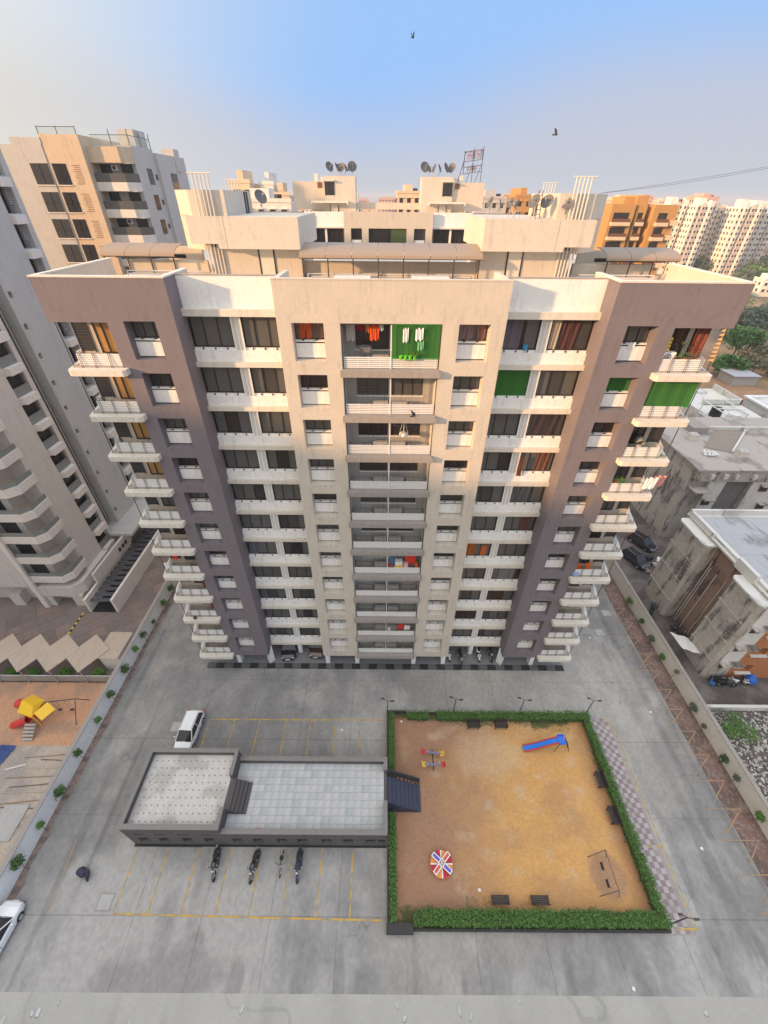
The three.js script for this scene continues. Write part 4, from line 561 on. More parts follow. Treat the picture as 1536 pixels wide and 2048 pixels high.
// ---------------------------------------------------------------- shrubs along the compound walls
{
  const R = rng(19);
  const shrub = (label, x, z, h, cr, side, mat, lean) => {
    const t = thing('wall_shrub', label, 'shrub', [x, 0, z], 'young shrubs along the compound walls'), top = [lean * side, h, 0];
    part(t, 'trunk', new MB().cyl([0, 0, 0], [top[0] * 0.5, h * 0.55, 0.03], 0.03, 0.022, 6).cyl([top[0] * 0.5, h * 0.55, 0.03], top, 0.022, 0.015, 5), M.bark);
    stuff(part(t, 'foliage', leaves(new MB(), R, 150 + 500 * cr | 0, () => { const a = R() * 6.283, u = R() * 2 - 1, r = cr * Math.cbrt(R()) * (0.45 + 1.1 * vnoise(a * 1.3 + 9, u * 2 + 9, 50, 3)), q = Math.sqrt(1 - u * u); return [top[0] + r * q * Math.cos(a), top[1] + r * u * 0.9, r * q * Math.sin(a)]; }, 0.11, 0.2), mat));
  };
  const ZL = [-10.2, -8.1, -5.4, -3.2, -1.4, 1.15, 3.9, 6.6, 9.4, 12.2, 14.7, 17.4];
  const nm = ['farthest', 'second farthest', 'third farthest', 'fourth farthest', 'fifth farthest', 'widest, forked', 'seventh farthest', 'eighth farthest', 'fourth nearest', 'third nearest', 'second nearest', 'nearest'];
  ZL.forEach((z, k) => shrub(`${nm[k]} young shrub in the row against the white left wall`, -27.5 + 0.12 * R(), z + (R() - 0.5) * 0.7, 0.95 + 0.75 * R(), k === 5 ? 0.5 : 0.22 + 0.24 * R(), -1, [M.leafB, M.leafA, M.leafB][k % 3], 0.12));
  const ZR = [-9.4, -6.3, -4.0, -0.9, 1.0, 4.3, 6.7, 9.0, 11.2, 13.6], nr = ['farthest', 'second farthest, tall', 'third farthest, round', 'fourth farthest, dark', 'dry, thin', 'sixth farthest, small', 'seventh farthest, dry', 'third nearest', 'second nearest, leafy', 'nearest'];
  ZR.forEach((z, k) => shrub(`${nr[k]} young shrub in the row against the cream right wall`, 30.7 + 0.15 * R(), z + (R() - 0.5) * 0.8, 0.8 + 0.8 * R(), k === 4 || k === 6 ? 0.2 : 0.24 + 0.28 * R(), 1, k === 4 || k === 6 ? M.leafDry : [M.leafA, M.leafB, M.leafC][k % 3], 0.14));
}
// ---------------------------------------------------------------- ledge below the camera
{
  const t = thing('window_ledge', 'pale concrete ledge with bird droppings at the bottom edge', 'ledge', [0, 36.5, 25.5]);
  part(t, 'slab', new MB().box(-14, 14, -0.25, 0, -0.37, 0.35), PL([0.52, 0.50, 0.46])); part(t, 'wall', new MB().box(-14, 14, -0.25, 3.9, 0.35, 0.7), M.cream); const R = rng(8), m = new MB(); for (let k = 0; k < 34; k++) { const x = -5 + R() * R() * 9, z = -0.34 + R() * 0.2; { const g = new THREE.SphereGeometry(1, 8, 4); const w = 0.006 + 0.012 * R(), l = w * (1 + 2.4 * R()); g.scale(w, 0.004, l); g.rotateY((R() - 0.5) * 1.2); g.translate(x, 0.002, z); m.add(g); } } stuff(part(t, 'dropping', m, M.white));  // the wall is an unseen floating band, added to keep sun off the ledge
}
// ---------------------------------------------------------------- neighbouring complex on the left
{
  // ground: brown stone paving in front of the tower, sand playground, builder's yard
  const tSand = tex(512, 512, (u, v) => { const a = fbm(u, v, 6, 5, 701), f = fbm(u, v, 80, 2, 702); return mix3([0.52, 0.29, 0.17], [0.40, 0.25, 0.17], sstep(0.4, 0.65, a)).map((k) => k * (0.8 + 0.4 * f)); }, 8, 8);
  struct('play_sand', new MB().box(-60, -28.2, -0.2, 0.0, 1.9, 8.2), STD([1, 1, 1], 0.97, { map: tSand }));
  const tYard = tex(512, 512, (u, v) => { const a = fbm(u, v, 5, 5, 711), f = fbm(u, v, 80, 2, 712); return mix3([0.44, 0.37, 0.31], [0.34, 0.30, 0.27], sstep(0.4, 0.65, a)).map((k) => k * (0.8 + 0.4 * f)); }, 8, 8);
  struct('builders_yard', new MB().box(-60, -28.2, -0.2, -0.004, 8.2, 30), STD([1, 1, 1], 0.97, { map: tYard }));
  const pv = struct('stone_paving', new MB().box(-60, -28.2, -0.2, 0.0, -32, 1.2), STD([0.24, 0.20, 0.18], 0.95, { map: tPlaster })), R = rng(31);
  const pm = [[0.235, 0.175, 0.155], [0.20, 0.16, 0.145], [0.27, 0.20, 0.175], [0.225, 0.185, 0.17]].map((c) => STD(c, 0.85, { map: tPlaster })), pg = new MB().box(-0.74, 0.74, 0, 0.03, -0.74, 0.74).geo(); pg.rotateY(Math.PI / 4 - 0.12);
  for (let a = 0; a < 20; a++) for (let b = 0; b < 20; b++) { const u = a * 1.56 - 14, v = b * 1.56 - 14, c = Math.cos(Math.PI / 4 - 0.12), s = Math.sin(Math.PI / 4 - 0.12), x = -37 + u * c + v * s, z = -8 - u * s + v * c; if (x < -46 || x > -29.4 || z < -19 || z > -0.2 || (x < -37 && z < -8)) continue; part(pv, 'paving_stone', pg, pm[Math.floor(R() * 4)]).position.set(x, 0.0 + R() * 0.008, z); }
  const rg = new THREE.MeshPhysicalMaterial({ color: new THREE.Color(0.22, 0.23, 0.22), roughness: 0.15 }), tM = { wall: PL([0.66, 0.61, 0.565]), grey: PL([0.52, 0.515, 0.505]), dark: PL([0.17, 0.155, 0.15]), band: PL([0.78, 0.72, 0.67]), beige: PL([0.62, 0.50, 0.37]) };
  // ---- near tower
  const t = thing('apartment_tower', 'tall grey tower at the left edge with wrap-round corner balconies and a dark duct recess', 'apartment building', [-38, 0, -8]);
  const P = (n, m, mt, par = t) => part(par, n, m, mt, true);
  const w = new MB(); w.box(-62, -40, 3.6, 47, -9.6, -9.4); w.box(-62, -43, 3.6, 47, -9.4, -8.2);
  P('front_wall', w, tM.wall);
  const sw = new MB(); sw.box(-40, -38, 0, 47, -15.0, -11.5); for (let k = 0; k < 15; k++) { sw.box(-38.3, -38, 2.75 + 3 * k - 0.02, 2.75 + 3 * k + 0.75, -17.3, -15.0); } sw.box(-39, -38.5, 3.6, 47, -17.3, -15); sw.box(-38.3, -38, 0, 47, -17.9, -17.3);
  P('side_wall', sw, tM.wall);
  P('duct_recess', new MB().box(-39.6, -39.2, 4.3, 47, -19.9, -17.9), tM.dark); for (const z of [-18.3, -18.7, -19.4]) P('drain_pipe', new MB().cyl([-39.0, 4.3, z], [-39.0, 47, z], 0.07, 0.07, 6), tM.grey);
  const hw = new MB(); hw.box(-40, -38, 4.3, 47, -20.25, -19.9); hw.box(-40, -38, 4.3, 47, -25.1, -20.75); hw.box(-40, -38, 4.3, 47, -27.8, -27.0); hw.box(-40, -39.2, 4.3, 47, -27.0, -25.1); for (let k = 0; k < 14; k++) hw.box(-39.2, -38, 3.6 + 3 * k + 2.2 - 0.02, 3.6 + 3 * k + 3.0, -27.0, -25.1); for (let k = 0; k <= 14; k++) hw.box(-40, -38, k ? 5.85 + 3 * (k - 1) + 0.6 : 4.3, 5.85 + 3 * k, -20.75, -20.25); P('far_wall', hw, tM.grey);
  P('core_wall', new MB().box(-61, -40.05, 0, 46.5, -27.7, -9.65), tM.wall);
  P('roof_parapet', new MB().box(-62, -38, 47, 47.9, -27.8, -27.5).box(-38.3, -38, 47, 47.9, -27.5, -8.2), tM.wall);
  const fl = new MB().box(-0.5, -0.08, 0, 1.95, -2.2, 0).geo();
  for (let k = 0; k < 14; k++) {
    const y = 3.5 + 3 * k; if (y > 44) continue;
    const q = P('window', new MB().box(-38.52, -38.44, y, y + 2.2, -17.2, -15.1).box(-38.44, -38.3, y + 1.95, y + 2.0, -17.2, -15.1), M.glass3); P('railing', new MB().box(-38.1, -38.06, y, y + 0.95, -17.3, -15.0), rg, q); P('planter_box', new MB().box(-38.0, -37.45, y - 0.72, y + 0.02, -17.2, -15.2), tM.band, q);
    const q2 = P('window', new MB().box(-39.18, -39.1, y + 0.05, y + 2.25, -27, -25.1), M.glass3); P('grille', (() => { const m = new MB(); for (let j = 0; j < 9; j++) m.box(-38.3, -38.26, y + 0.9 + j * 0.15, y + 0.95 + j * 0.15, -27, -26.2); return m; })(), M.greyp, q2); P('planter_box', new MB().box(-38, -37.6, y - 0.75, y + 0.0, -26.9, -25.2), tM.band, q2);
    P('vent_hole', new MB().box(-39.9, -39.8, 5.85 + 3 * k, 6.45 + 3 * k, -20.75, -20.25), M.black);
    // wrap-round balcony: band, rail, deck, dark room behind
    const yb = 4.3 + 3.1 * k, b = P('balcony', new MB().prism([[-43.0, -8.2], [-43, -8.35], [-38.4, -8.35], [-37.55, -9.3], [-37.55, -11.6], [-37.75, -11.6], [-37.75, -9.4], [-38.5, -8.55]], yb, yb + 1.0), tM.band);
    b.geometry = (() => { const m = new MB(), pts = [[-43, -8.3], [-38.4, -8.3], [-37.55, -9.2], [-37.55, -11.6]]; for (let i = 0; i < 3; i++) { const [p, r] = [pts[i], pts[i + 1]]; const l = Math.hypot(r[0] - p[0], r[1] - p[1]), n = [-(r[1] - p[1]) / l * -0.2, (r[0] - p[0]) / l * -0.2]; const n2 = [n[0] * 1, n[1]]; m.prism([p, r, [r[0] + n2[0], r[1] + n2[1]], [p[0] + n2[0], p[1] + n2[1]]], yb, yb + 0.95); } return m.geo(W_(t)); })();
    P('deck', new MB().prism([[-43, -8.35], [-38.4, -8.35], [-37.6, -9.25], [-37.6, -11.6], [-40, -11.6], [-40, -9.4], [-43, -9.4]], yb - 0.02, yb + 0.1), tM.wall, b);
    P('rail', new MB().box(-43, -38.4, yb + 0.95, yb + 1.5, -8.45, -8.41).prism([[-38.4, -8.45], [-37.68, -9.25], [-37.72, -9.3], [-38.44, -8.49]], yb + 0.95, yb + 1.5).box(-37.7, -37.66, yb + 0.95, yb + 1.5, -11.5, -9.28), rg, b);
    const dr = P('window', new MB().box(-42.4, -40.6, yb + 0.4, yb + 2.7, -9.42, -9.37).box(-40.02, -39.96, yb + 0.4, yb + 2.6, -11.3, -9.9), k % 2 ? M.glass3 : M.glass); 
    P('side_opening', new MB().box(-40.0, -39.9, yb + 0.1, yb + 2.9, -11.5, -9.4), tM.band, dr);
  }
  // podium: slab, pillars, ramp with black slats
  P('podium_slab', new MB().box(-40, -34.9, 3.9, 4.3, -27.8, -17.3), tM.grey);
  P('podium_band', new MB().prism([[-43, -8.25], [-38.2, -8.25], [-37.2, -9.3], [-37.2, -15], [-38.5, -15], [-38.5, -10], [-43, -10]], 1.9, 3.5), tM.wall);
  for (const x of [-46, -42, -38.2]) P('pillar', new MB().prism([[x - 0.7, -8.4], [x + 0.7, -8.4], [x + 0.5, -9.8], [x - 0.5, -9.8]], 0, 1.9), tM.wall);
  P('pilaster', new MB().prism([[-42.7, -8.0], [-42.1, -8.0], [-42.1, -8.3], [-42.7, -8.3]], 0, 47), tM.band);
  P('ramp_parapet', new MB().box(-36.75, -36.45, 0, 2.2, -18.5, -7.4), tM.band); P('ramp_parapet', new MB().box(-33.4, -33.1, 0, 2.3, -24, -7.4), tM.band); P('ramp_bed', new MB().box(-36.45, -33.4, 0.02, 0.1, -24, -7.4), M.black);
  for (let k = 0; k < 17; k++) P('shade_slat', new MB().cbox(-34.92, 1.5, -8.1 - k * 0.92, 3.0, 0.05, 0.5, 0, 0, 0.25), STD([0.06, 0.06, 0.07], 0.6)); P('slat_bar', new MB().box(-35.0, -34.85, 1.2, 1.28, -24, -7.6), M.black);
  P('podium_wall', new MB().box(-36.4, -36.1, 2.3, 4.0, -18.5, -10), tM.wall); for (const z of [-15.6, -16.4, -17.1]) P('podium_window', new MB().box(-36.1, -36.07, 2.7, 3.3, z - 0.25, z + 0.25), M.black);
  // ---- far tower: sunlit beige front, balconies, stepped grey side
  const f = thing('apartment_tower', 'sunlit beige and grey tower behind, with glass-railed roof and stacked balconies', 'apartment building', [-40, 0, -45]), Q = (n, m, mt, par = f) => part(par, n, m, mt, true);
  Q('front_wall', new MB().box(-44.7, -39.7, 0, 47.2, -58, -45), tM.beige); Q('shade_grey_wall', new MB().box(-56, -44.7, 0, 46.2, -58, -44.9), tM.grey); Q('grey_parapet', new MB().box(-48.5, -44.6, 46.2, 46.9, -46, -44.9), tM.grey);  // grey part of the front: shade painted in as wall colour beside the beige
  Q('side_wing', new MB().box(-39.7, -34.5, 0, 46.4, -54, -47.6), tM.grey); Q('roof_house', new MB().box(-37, -34.8, 46.4, 48.2, -53.5, -50), tM.grey); Q('side_wing_far', new MB().box(-38, -34.1, 0, 46.0, -64.5, -54), tM.grey); Q('side_chimney', new MB().box(-36, -34.0, 44.2, 46.9, -62.5, -60.5), tM.grey);
  for (let k = 0; k < 11; k++) {
    const y = 42.15 - 2.98 * k;
    for (const [a, b, m, z] of [[-44.3, -42.45, M.glass3, -45], [-47.1, -44.75, M.glass, -44.9]]) { const q = Q('window', new MB().box(a, b, y, y + 2.2, z, z + 0.03).box(a, b, y + 1.0, y + 1.06, z + 0.03, z + 0.08).box((a + b) / 2 - 0.03, (a + b) / 2 + 0.03, y, y + 2.2, z + 0.03, z + 0.08), m); Q('sill', new MB().box(a - 0.1, b + 0.1, y - 0.1, y, z, z + 0.14), tM.band, q); }
    for (let j = 0; j < 10; j++) Q('louvre', new MB().box(-41.75 + 0.12 * (j % 3), -40.75 + 0.06 * (j % 2), y + 0.1 + j * 0.21, y + 0.15 + j * 0.21, -45, -44.97), M.brown);
    const yb = 41.55 - 2.98 * k, b = Q('balcony', new MB().prism([[-39.7, -46.0], [-35.6, -46.0], [-34.8, -46.4], [-34.4, -47.6], [-39.7, -47.6]], yb, yb + 0.95), tM.band);
    Q('rail', new MB().prism([[-39.7, -46.02], [-35.6, -46.02], [-35.6, -46.08], [-39.7, -46.08]], yb + 0.95, yb + 1.9).prism([[-35.6, -46.02], [-34.8, -46.42], [-34.84, -46.48], [-35.64, -46.08]], yb + 0.95, yb + 1.9).prism([[-34.8, -46.42], [-34.4, -47.6], [-34.46, -47.6], [-34.86, -46.44]], yb + 0.95, yb + 1.9), M.glass2, b);
    for (const [da, dc] of [[-39.4, -37.9], [-36.6, -35.0]]) Q('door', new MB().box(da, dc, yb + 0.95, yb + 2.93, -47.62, -47.55), M.glass3, b); Q('soffit', new MB().box(-39.7, -34.55, yb + 2.9, yb + 2.98, -47.6, -46.2), tM.grey, b); if (k === 0) Q('top_band', new MB().prism([[-39.7, -46.0], [-35.6, -46.0], [-34.8, -46.4], [-34.4, -47.6], [-39.7, -47.6]], yb + 2.98, yb + 4.6), tM.beige);
    Q('side_window', new MB().box(-34.52, -34.46, y + 0.2, y + 2.0, -52.2, -50.6), M.glass3); Q('vent_hole', new MB().box(-34.52, -34.46, y + 0.8, y + 1.4, -53.6, -53.0), M.black); Q('side_window', new MB().box(-34.12, -34.06, y - 0.2, y + 1.7, -60.0, -57.6), M.glass3);
  }
  Q('roof_railing', new MB().box(-44.6, -39.8, 47.2, 47.9, -45.1, -45.07).box(-39.6, -34.6, 46.4, 47.4, -47.7, -47.67).box(-34.6, -34.57, 46.4, 47.4, -54, -47.7), new THREE.MeshPhysicalMaterial({ color: new THREE.Color(0.9, 0.92, 0.9), roughness: 0.1, transmission: 0.95, thickness: 0 }));
  for (const [x, z] of [[-44.6, -45.1], [-42.2, -45.1], [-39.8, -45.1], [-37, -47.7], [-34.6, -47.7], [-34.6, -51], [-34.6, -53.9]]) Q('railing_post', new MB().cyl([x, 46.4, z], [x, 48.0, z], 0.05, 0.05, 6), M.darkm); Q('top_rail', new MB().cyl([-44.6, 47.92, -45.1], [-39.8, 47.92, -45.1], 0.035, 0.035, 6), M.darkm); Q('top_rail', new MB().cyl([-39.6, 47.42, -47.7], [-34.6, 47.42, -47.7], 0.035, 0.035, 6).cyl([-34.6, 47.42, -47.7], [-34.6, 47.42, -54], 0.035, 0.035, 6), M.darkm);
  for (const [k, x] of [[0, -37.3], [2, -37.4]]) { const a = thing('air_conditioner', k ? 'white air conditioner box on the third sunlit balcony of the far left tower' : 'white air conditioner box on the top sunlit balcony of the far left tower', 'air conditioner', [x, 43.75 - 2.98 * k, -47.35]); part(a, 'case', new MB().box(-0.4, 0.4, 0, 0.6, -0.2, 0.15), M.whitem); part(a, 'fan_grille', new MB().cyl([-0.05, 0.3, 0.15], [-0.05, 0.3, 0.18], 0.22, 0.22, 14), M.darkm); }
  // west wing of the same complex, out of view: throws the long shadow over the courtyard
  const ww = thing('apartment_tower', 'west wing of the left complex, beyond the left edge of the view', 'apartment building', [-72, 0, 40]); part(ww, 'wall', new MB().box(-92, -66, 0, 44, 2, 92), tM.wall, true); part(ww, 'parapet', new MB().box(-92, -66, 44, 44.5, 2, 2.3), tM.band, true);
  // car port: cream zigzag roof panels on posts
  const cp = thing('carport', 'cream zigzag carport roof of overlapping square panels beside the left wall', 'carport', [-35, 0, 0]), cream = STD([0.50, 0.41, 0.33], 0.8, { map: tPlaster });
  const panel = (x, y) => { const m = new MB(); m.prism([[x, 2.2], [x + 1.75, -0.6], [x - 0.65, -2.42], [x - 2.4, 0.4]], y, y + 0.08); return m; };
  [-43.9, -40.8, -37.72, -34.67, -31.5].forEach((x, k) => { P2('roof_panel', panel(x, 2.36 + (k % 2) * 0.03)); for (const [dx, dz] of [[0, 2.0], [-0.6, -2.2]]) part(cp, 'post', new MB().cyl([x + dx, 0, dz], [x + dx, 2.36, dz], 0.05, 0.05, 6), M.steel, true); });
  function P2(n, m) { return part(cp, n, m, cream, true); }
  const gc = thing('guard_cabin', 'small cream corrugated cabin roof between carport and white wall', 'cabin', [-29.6, 0, -1.2]); part(gc, 'wall', new MB().box(-30.5, -28.5, 0, 2.1, -2.5, 0.3), M.cream, true); for (let k = 0; k < 12; k++) part(gc, 'roof_sheet', new MB().cbox(-29.65, 2.2 + 0.012 * k, -2.75 + k * 0.285, 2.5, 0.05, 0.27, 0, 0, 0.05), cream, true);
  // low wall, shrubs, bollard barrier
  const lw = thing('boundary_fence', 'thin low boundary wall between the carport and the sand playground', 'wall', [-40, 0, 1.65]); part(lw, 'wall', new MB().box(-60, -28.25, 0, 0.9, 1.62, 1.78), M.stone, true); part(lw, 'rail', new MB().cyl([-60, 1.0, 1.7], [-28.25, 1.0, 1.7], 0.03, 0.03, 6), M.whitem, true);
  const lb = ['leftmost, partly hidden', 'second from the left', 'third from the left', 'rightmost, next to the white wall']; [-40.1, -37.65, -34.28, -30.75].forEach((x, k) => { const s = thing('bush', `bright green bush behind the low carport wall, ${lb[k]}`, 'bush', [x, 0, 1.1], 'bright bushes by the carport'), R2 = rng(200 + k); stuff(part(s, 'foliage', leaves(new MB(), R2, 700, () => { const a = R2() * 6.283, u = R2() * 2 - 1, r = 0.62 * Math.cbrt(R2()), q = Math.sqrt(1 - u * u); return [r * q * Math.cos(a), 0.6 + r * u * 0.9, r * q * Math.sin(a) * 0.8]; }, 0.11, 0.2), M.leafD)); part(s, 'stem', new MB().cyl([0, 0, 0], [0, 0.5, 0], 0.04, 0.03, 6), M.bark); });
  const sb = thing('speed_hump', 'black and yellow striped speed hump on the stone paving', 'speed hump', [-37.4, 0.04, -5.6]); for (let k = 0; k < 9; k++) part(sb, 'segment', new MB().cyl([0, 0.02, -1.55 + k * 0.345], [0, 0.02, -1.55 + k * 0.345 + 0.34], 0.11, 0.11, 8), k % 2 ? M.black : M.yellow);
  // play tower
  const pt = thing('play_tower', 'yellow-roofed play tower with red chute and wooden steps', 'playset', [-33.6, 0, 5.6]), y1 = STD([0.85, 0.52, 0.02], 0.4);
  part(pt, 'roof', new MB().quad([-1.55, 2.0, 0.5], [0.15, 2.0, 1.0], [0.0, 2.55, 0.15], [-1.45, 2.55, -0.4]).quad([0.3, 2.0, -0.7], [-1.25, 2.0, -1.25], [-1.45, 2.55, -0.4], [0.0, 2.55, 0.15]).tri([-1.25, 2.0, -1.25], [-1.55, 2.0, 0.5], [-1.45, 2.55, -0.4]).tri([0.15, 2.0, 1.0], [0.3, 2.0, -0.7], [0, 2.55, 0.15]), STD([0.85, 0.52, 0.02], 0.4, { side: THREE.DoubleSide }));
  part(pt, 'side_roof', new MB().cbox(0.95, 1.95, 0.35, 1.15, 0.06, 1.25, -0.5, -0.25), y1); for (const [x, z] of [[-1.3, 0.4], [0, 0.8], [0.15, -0.6], [-1.1, -1.0]]) part(pt, 'post', new MB().cyl([x, 0, z], [x, 2.05, z], 0.06, 0.06, 8), y1); part(pt, 'deck', new MB().box(-1.2, 0.1, 1.0, 1.08, -0.8, 0.6), M.red);
  part(pt, 'chute', (() => { const m = new MB(), N = 10; for (let k = 0; k < N; k++) { const a = k / N, b = (k + 1) / N, f2 = (t2) => [-0.75 - 1.9 * t2, 1.15 - 1.0 * t2, 0.75 + 0.1 * t2]; m.cyl(f2(a), f2(b), 0.34, 0.34, 10, k === N - 1); } return m; })(), M.red);
  for (let k = 0; k < 5; k++) part(pt, 'step', new MB().box(-0.95, 0.05, 0.85 - k * 0.19, 0.93 - k * 0.19, 1.05 + k * 0.25, 1.23 + k * 0.25), M.greyp); part(pt, 'stringer', new MB().cyl([-0.95, 0.95, 0.9], [-0.95, 0.05, 2.2], 0.05, 0.05, 6).cyl([0.05, 0.95, 0.9], [0.05, 0.05, 2.2], 0.05, 0.05, 6), M.wood); part(pt, 'swing_beam', new MB().cyl([0.3, 1.95, -0.5], [3.1, 1.95, -0.9], 0.05, 0.05, 8).cyl([3.1, 1.95, -0.9], [3.3, 0, 0.7], 0.04, 0.04, 6).cyl([3.1, 1.95, -0.9], [3.2, 0, -1.8], 0.04, 0.04, 6), M.darkm);
  for (const x of [1.1, 2.3]) part(pt, 'swing_seat', new MB().cbox(x, 0.4, -0.6, 0.36, 0.05, 0.18).cyl([x - 0.17, 0.4, -0.6], [x - 0.17, 1.95, -0.7], 0.012, 0.012, 4).cyl([x + 0.17, 0.4, -0.6], [x + 0.17, 1.95, -0.7], 0.012, 0.012, 4), M.rubber); part(pt, 'panel', new MB().cbox(-1.5, 1.2, 0.0, 0.06, 0.8, 0.8), STD([0.45, 0.55, 0.10], 0.5));
  single('toy_ball_pit', new MB().sph([-37.2, 0.25, 4.3], 0.4, 1, 0.7, 1.1), M.red, 'red plastic toy at the far left edge of the sand playground', 'toy');
  // poles and sheet in the builder's yard
  const R3 = rng(61), an = ['first', 'second', 'third', 'fourth', 'fifth', 'sixth', 'seventh', 'eighth', 'ninth', 'tenth'];
  for (let k = 0; k < 10; k++) { const z = 8.9 + k * 0.62, x1 = -28.9 - 0.1 * R3(), l = 2.4 + R3() * 2.6, dz = (R3() - 0.3) * 0.7; single('bamboo_pole', new MB().cyl([0, 0.05, 0], [-l * 0.5, 0.07, dz * 0.6], 0.035, 0.032, 6).cyl([-l * 0.5, 0.07, dz * 0.6], [-l, 0.05, dz], 0.032, 0.03, 6), [M.wood, M.bark, STD([0.5, 0.42, 0.32], 0.8)][k % 3], `bamboo pole lying in the builder's yard, ${an[k]} from the sand playground`, 'pole', null, [x1 - 0.4 * k * 0.3, 0, z]); }
  single('timber_plank', new MB().cbox(0, 0.06, 0, 1.7, 0.06, 0.16, 0.28), STD([0.6, 0.55, 0.48], 0.8), 'pale timber plank lying beside the blue tarpaulin in the yard', 'plank', null, [-33.5, 0, 10.1]);
  single('tarpaulin', (() => { const m = new MB(); for (let k = 0; k < 6; k++) m.quad([-0.9 + 0.1 * k, 0.3 + 0.12 * Math.sin(k), -1.2 + k * 0.5], [-0.9 + 0.1 * k, 0.3 + 0.12 * Math.sin(k + 1), -0.7 + k * 0.5], [0.4 - 0.1 * k, 0.1, -0.7 + k * 0.5], [0.4 - 0.1 * k, 0.12, -1.2 + k * 0.5]); return m; })(), STD([0.015, 0.05, 0.2], 0.5, { side: THREE.DoubleSide }), 'dark blue tarpaulin heaped at the left edge of the yard', 'tarpaulin', null, [-35.1, 0, 9.5]);
  single('concrete_slab', new MB().box(-1.6, 0.4, 0, 0.12, -0.6, 1.9), M.greyp, 'pale concrete slab in the corner of the yard behind the white wall', 'slab', null, [-30.6, 0, 13.6]);
}
// ---------------------------------------------------------------- old estate on the right
{
  const tLane = tex(512, 512, (u, v) => { const a = fbm(u, v, 5, 5, 801), f = fbm(u, v, 90, 2, 802); return mix3([0.17, 0.15, 0.14], [0.10, 0.085, 0.078], sstep(0.4, 0.62, a)).map((k) => k * (0.8 + 0.4 * f)); }, 9, 9);
  struct('lane', new MB().box(31.46, 62, -0.2, 0.0, -40, 4.1), STD([1, 1, 1], 0.95, { map: tLane }));
  const tRub = tex(512, 512, (u, v) => { const f = fbm(u, v, 40, 4, 812), g = fbm(u, v, 12, 3, 815); return mix3([0.10, 0.085, 0.075], [0.55, 0.53, 0.50], sstep(0.55, 0.7, f)).map((k) => k * (0.6 + 0.8 * g)); }, 6, 6);
  struct('rubble_ground', new MB().box(31.46, 60, -0.2, -0.004, 4.1, 30), STD([1, 1, 1], 0.97, { map: tRub }));
  { const R = rng(71), m = new MB(); for (let k = 0; k < 420; k++) { const s = 0.06 + 0.16 * R() * R(); m.cbox(33 + R() * 6, s * 0.4, 5.2 + R() * 9, s * (1 + R()), s, s * (1 + R()), R() * 3, R(), R()); } const o = single('rubble_heap', m, STD([0.50, 0.48, 0.45], 0.95), 'scattered pale rubble on the waste ground beyond the right wall', 'rubble'); stuff(o); }
  struct('riverbed', (() => { const g = new THREE.CircleGeometry(1, 40); g.rotateX(-Math.PI / 2); const p = g.attributes.position; for (let i = 0; i < p.count; i++) { const a = Math.atan2(p.getZ(i), p.getX(i)), r = 1 + 0.18 * Math.sin(a * 3 + 1) + 0.1 * Math.sin(a * 7); p.setXYZ(i, 108 + p.getX(i) * 38 * r, -0.12, -95 + p.getZ(i) * 42 * r); } const u = g.attributes.uv; for (let i = 0; i < u.count; i++) u.setXY(i, p.getX(i), p.getZ(i)); return g; })(), STD([1.25, 1.05, 0.9], 0.97, { map: tEarth }));
  const b = thing('apartment_block', 'weathered four-storey grey block with stained plaster bays beside the right wall', 'apartment building', [40, 0, -6]), P = (n, m, mt, par = b) => part(par, n, m, mt, true);
  P('core_wall', new MB().box(36, 52, 0, 11.9, -12.6, 0.2), M.grime); P('shaft_wall', new MB().box(35.9, 36, 0.05, 11.6, -7.6, -3.2), M.shaft);
  for (const [z0, z1] of [[-12.3, -7.6], [-3.2, 0.7]]) {
    const bay = P('stained_bay', new MB().prism([[34.7, z0], [34.4, z0 + 0.3], [34.4, z1 - 0.3], [34.7, z1], [36, z1], [36, z0]], 0, 11.6), M.grime);
    for (const y of [2.6, 5.7, 8.7]) P('floor_ledge', new MB().box(34.3, 34.42, y, y + 0.12, z0 + 0.2, z1 - 0.2), M.grime, bay);
    P('bay_cap', new MB().prism([[34.5, z0 - 0.1], [34.2, z0 + 0.3], [34.2, z1 - 0.3], [34.5, z1 + 0.1], [36, z1 + 0.1], [36, z0 - 0.1]], 11.6, 11.8), M.grimeW, bay);
  }
  for (const z of [-7.2, -6.9, -5.9, -4.6, -3.9]) P('soil_pipe', new MB().cyl([35.8, 0, z], [35.8, 10 + (z % 1), z], 0.05, 0.05, 6), M.pvc);
  P('roof', new MB().box(35.4, 52, 11.9, 12.1, -13.0, 0.9), M.grimeW);
  // roof screed laid in slabs, parapet upstands
  for (let a = 0; a < 4; a++) for (let c = 0; c < 4; c++) P('roof_slab', new MB().box(36.6 + a * 3.8, 36.6 + a * 3.8 + 3.77, 12.1, 12.13 + 0.01 * ((a + c) % 2), -12.2 + c * 3.2, -12.2 + c * 3.2 + 3.17), STD([0.56, 0.57, 0.61], 0.85, { map: tGrimeWhite }));
  P('parapet', new MB().box(35.5, 52, 12.1, 12.75, -12.9, -12.6), M.grimeW); P('parapet', new MB().box(35.5, 35.8, 12.1, 12.6, -12.6, -8.6), M.grimeW); P('parapet', new MB().box(35.7, 36.0, 12.1, 12.4, -8.6, 0.8), M.grimeW); P('parapet', new MB().box(36.0, 52, 12.1, 12.5, 0.5, 0.8), M.grimeW); P('ribbed_upstand', new MB().box(35.3, 35.7, 11.8, 12.9, -4.6, -2.0), M.grimeW);
  // front: white strips with sun ledges, orange wall beyond
  P('white_front', new MB().box(34.75, 36.6, 3.3, 11.9, 0.65, 0.9), M.grimeW); P('grey_front', new MB().box(34.75, 36.6, 0, 3.3, 0.6, 0.8), M.grime);
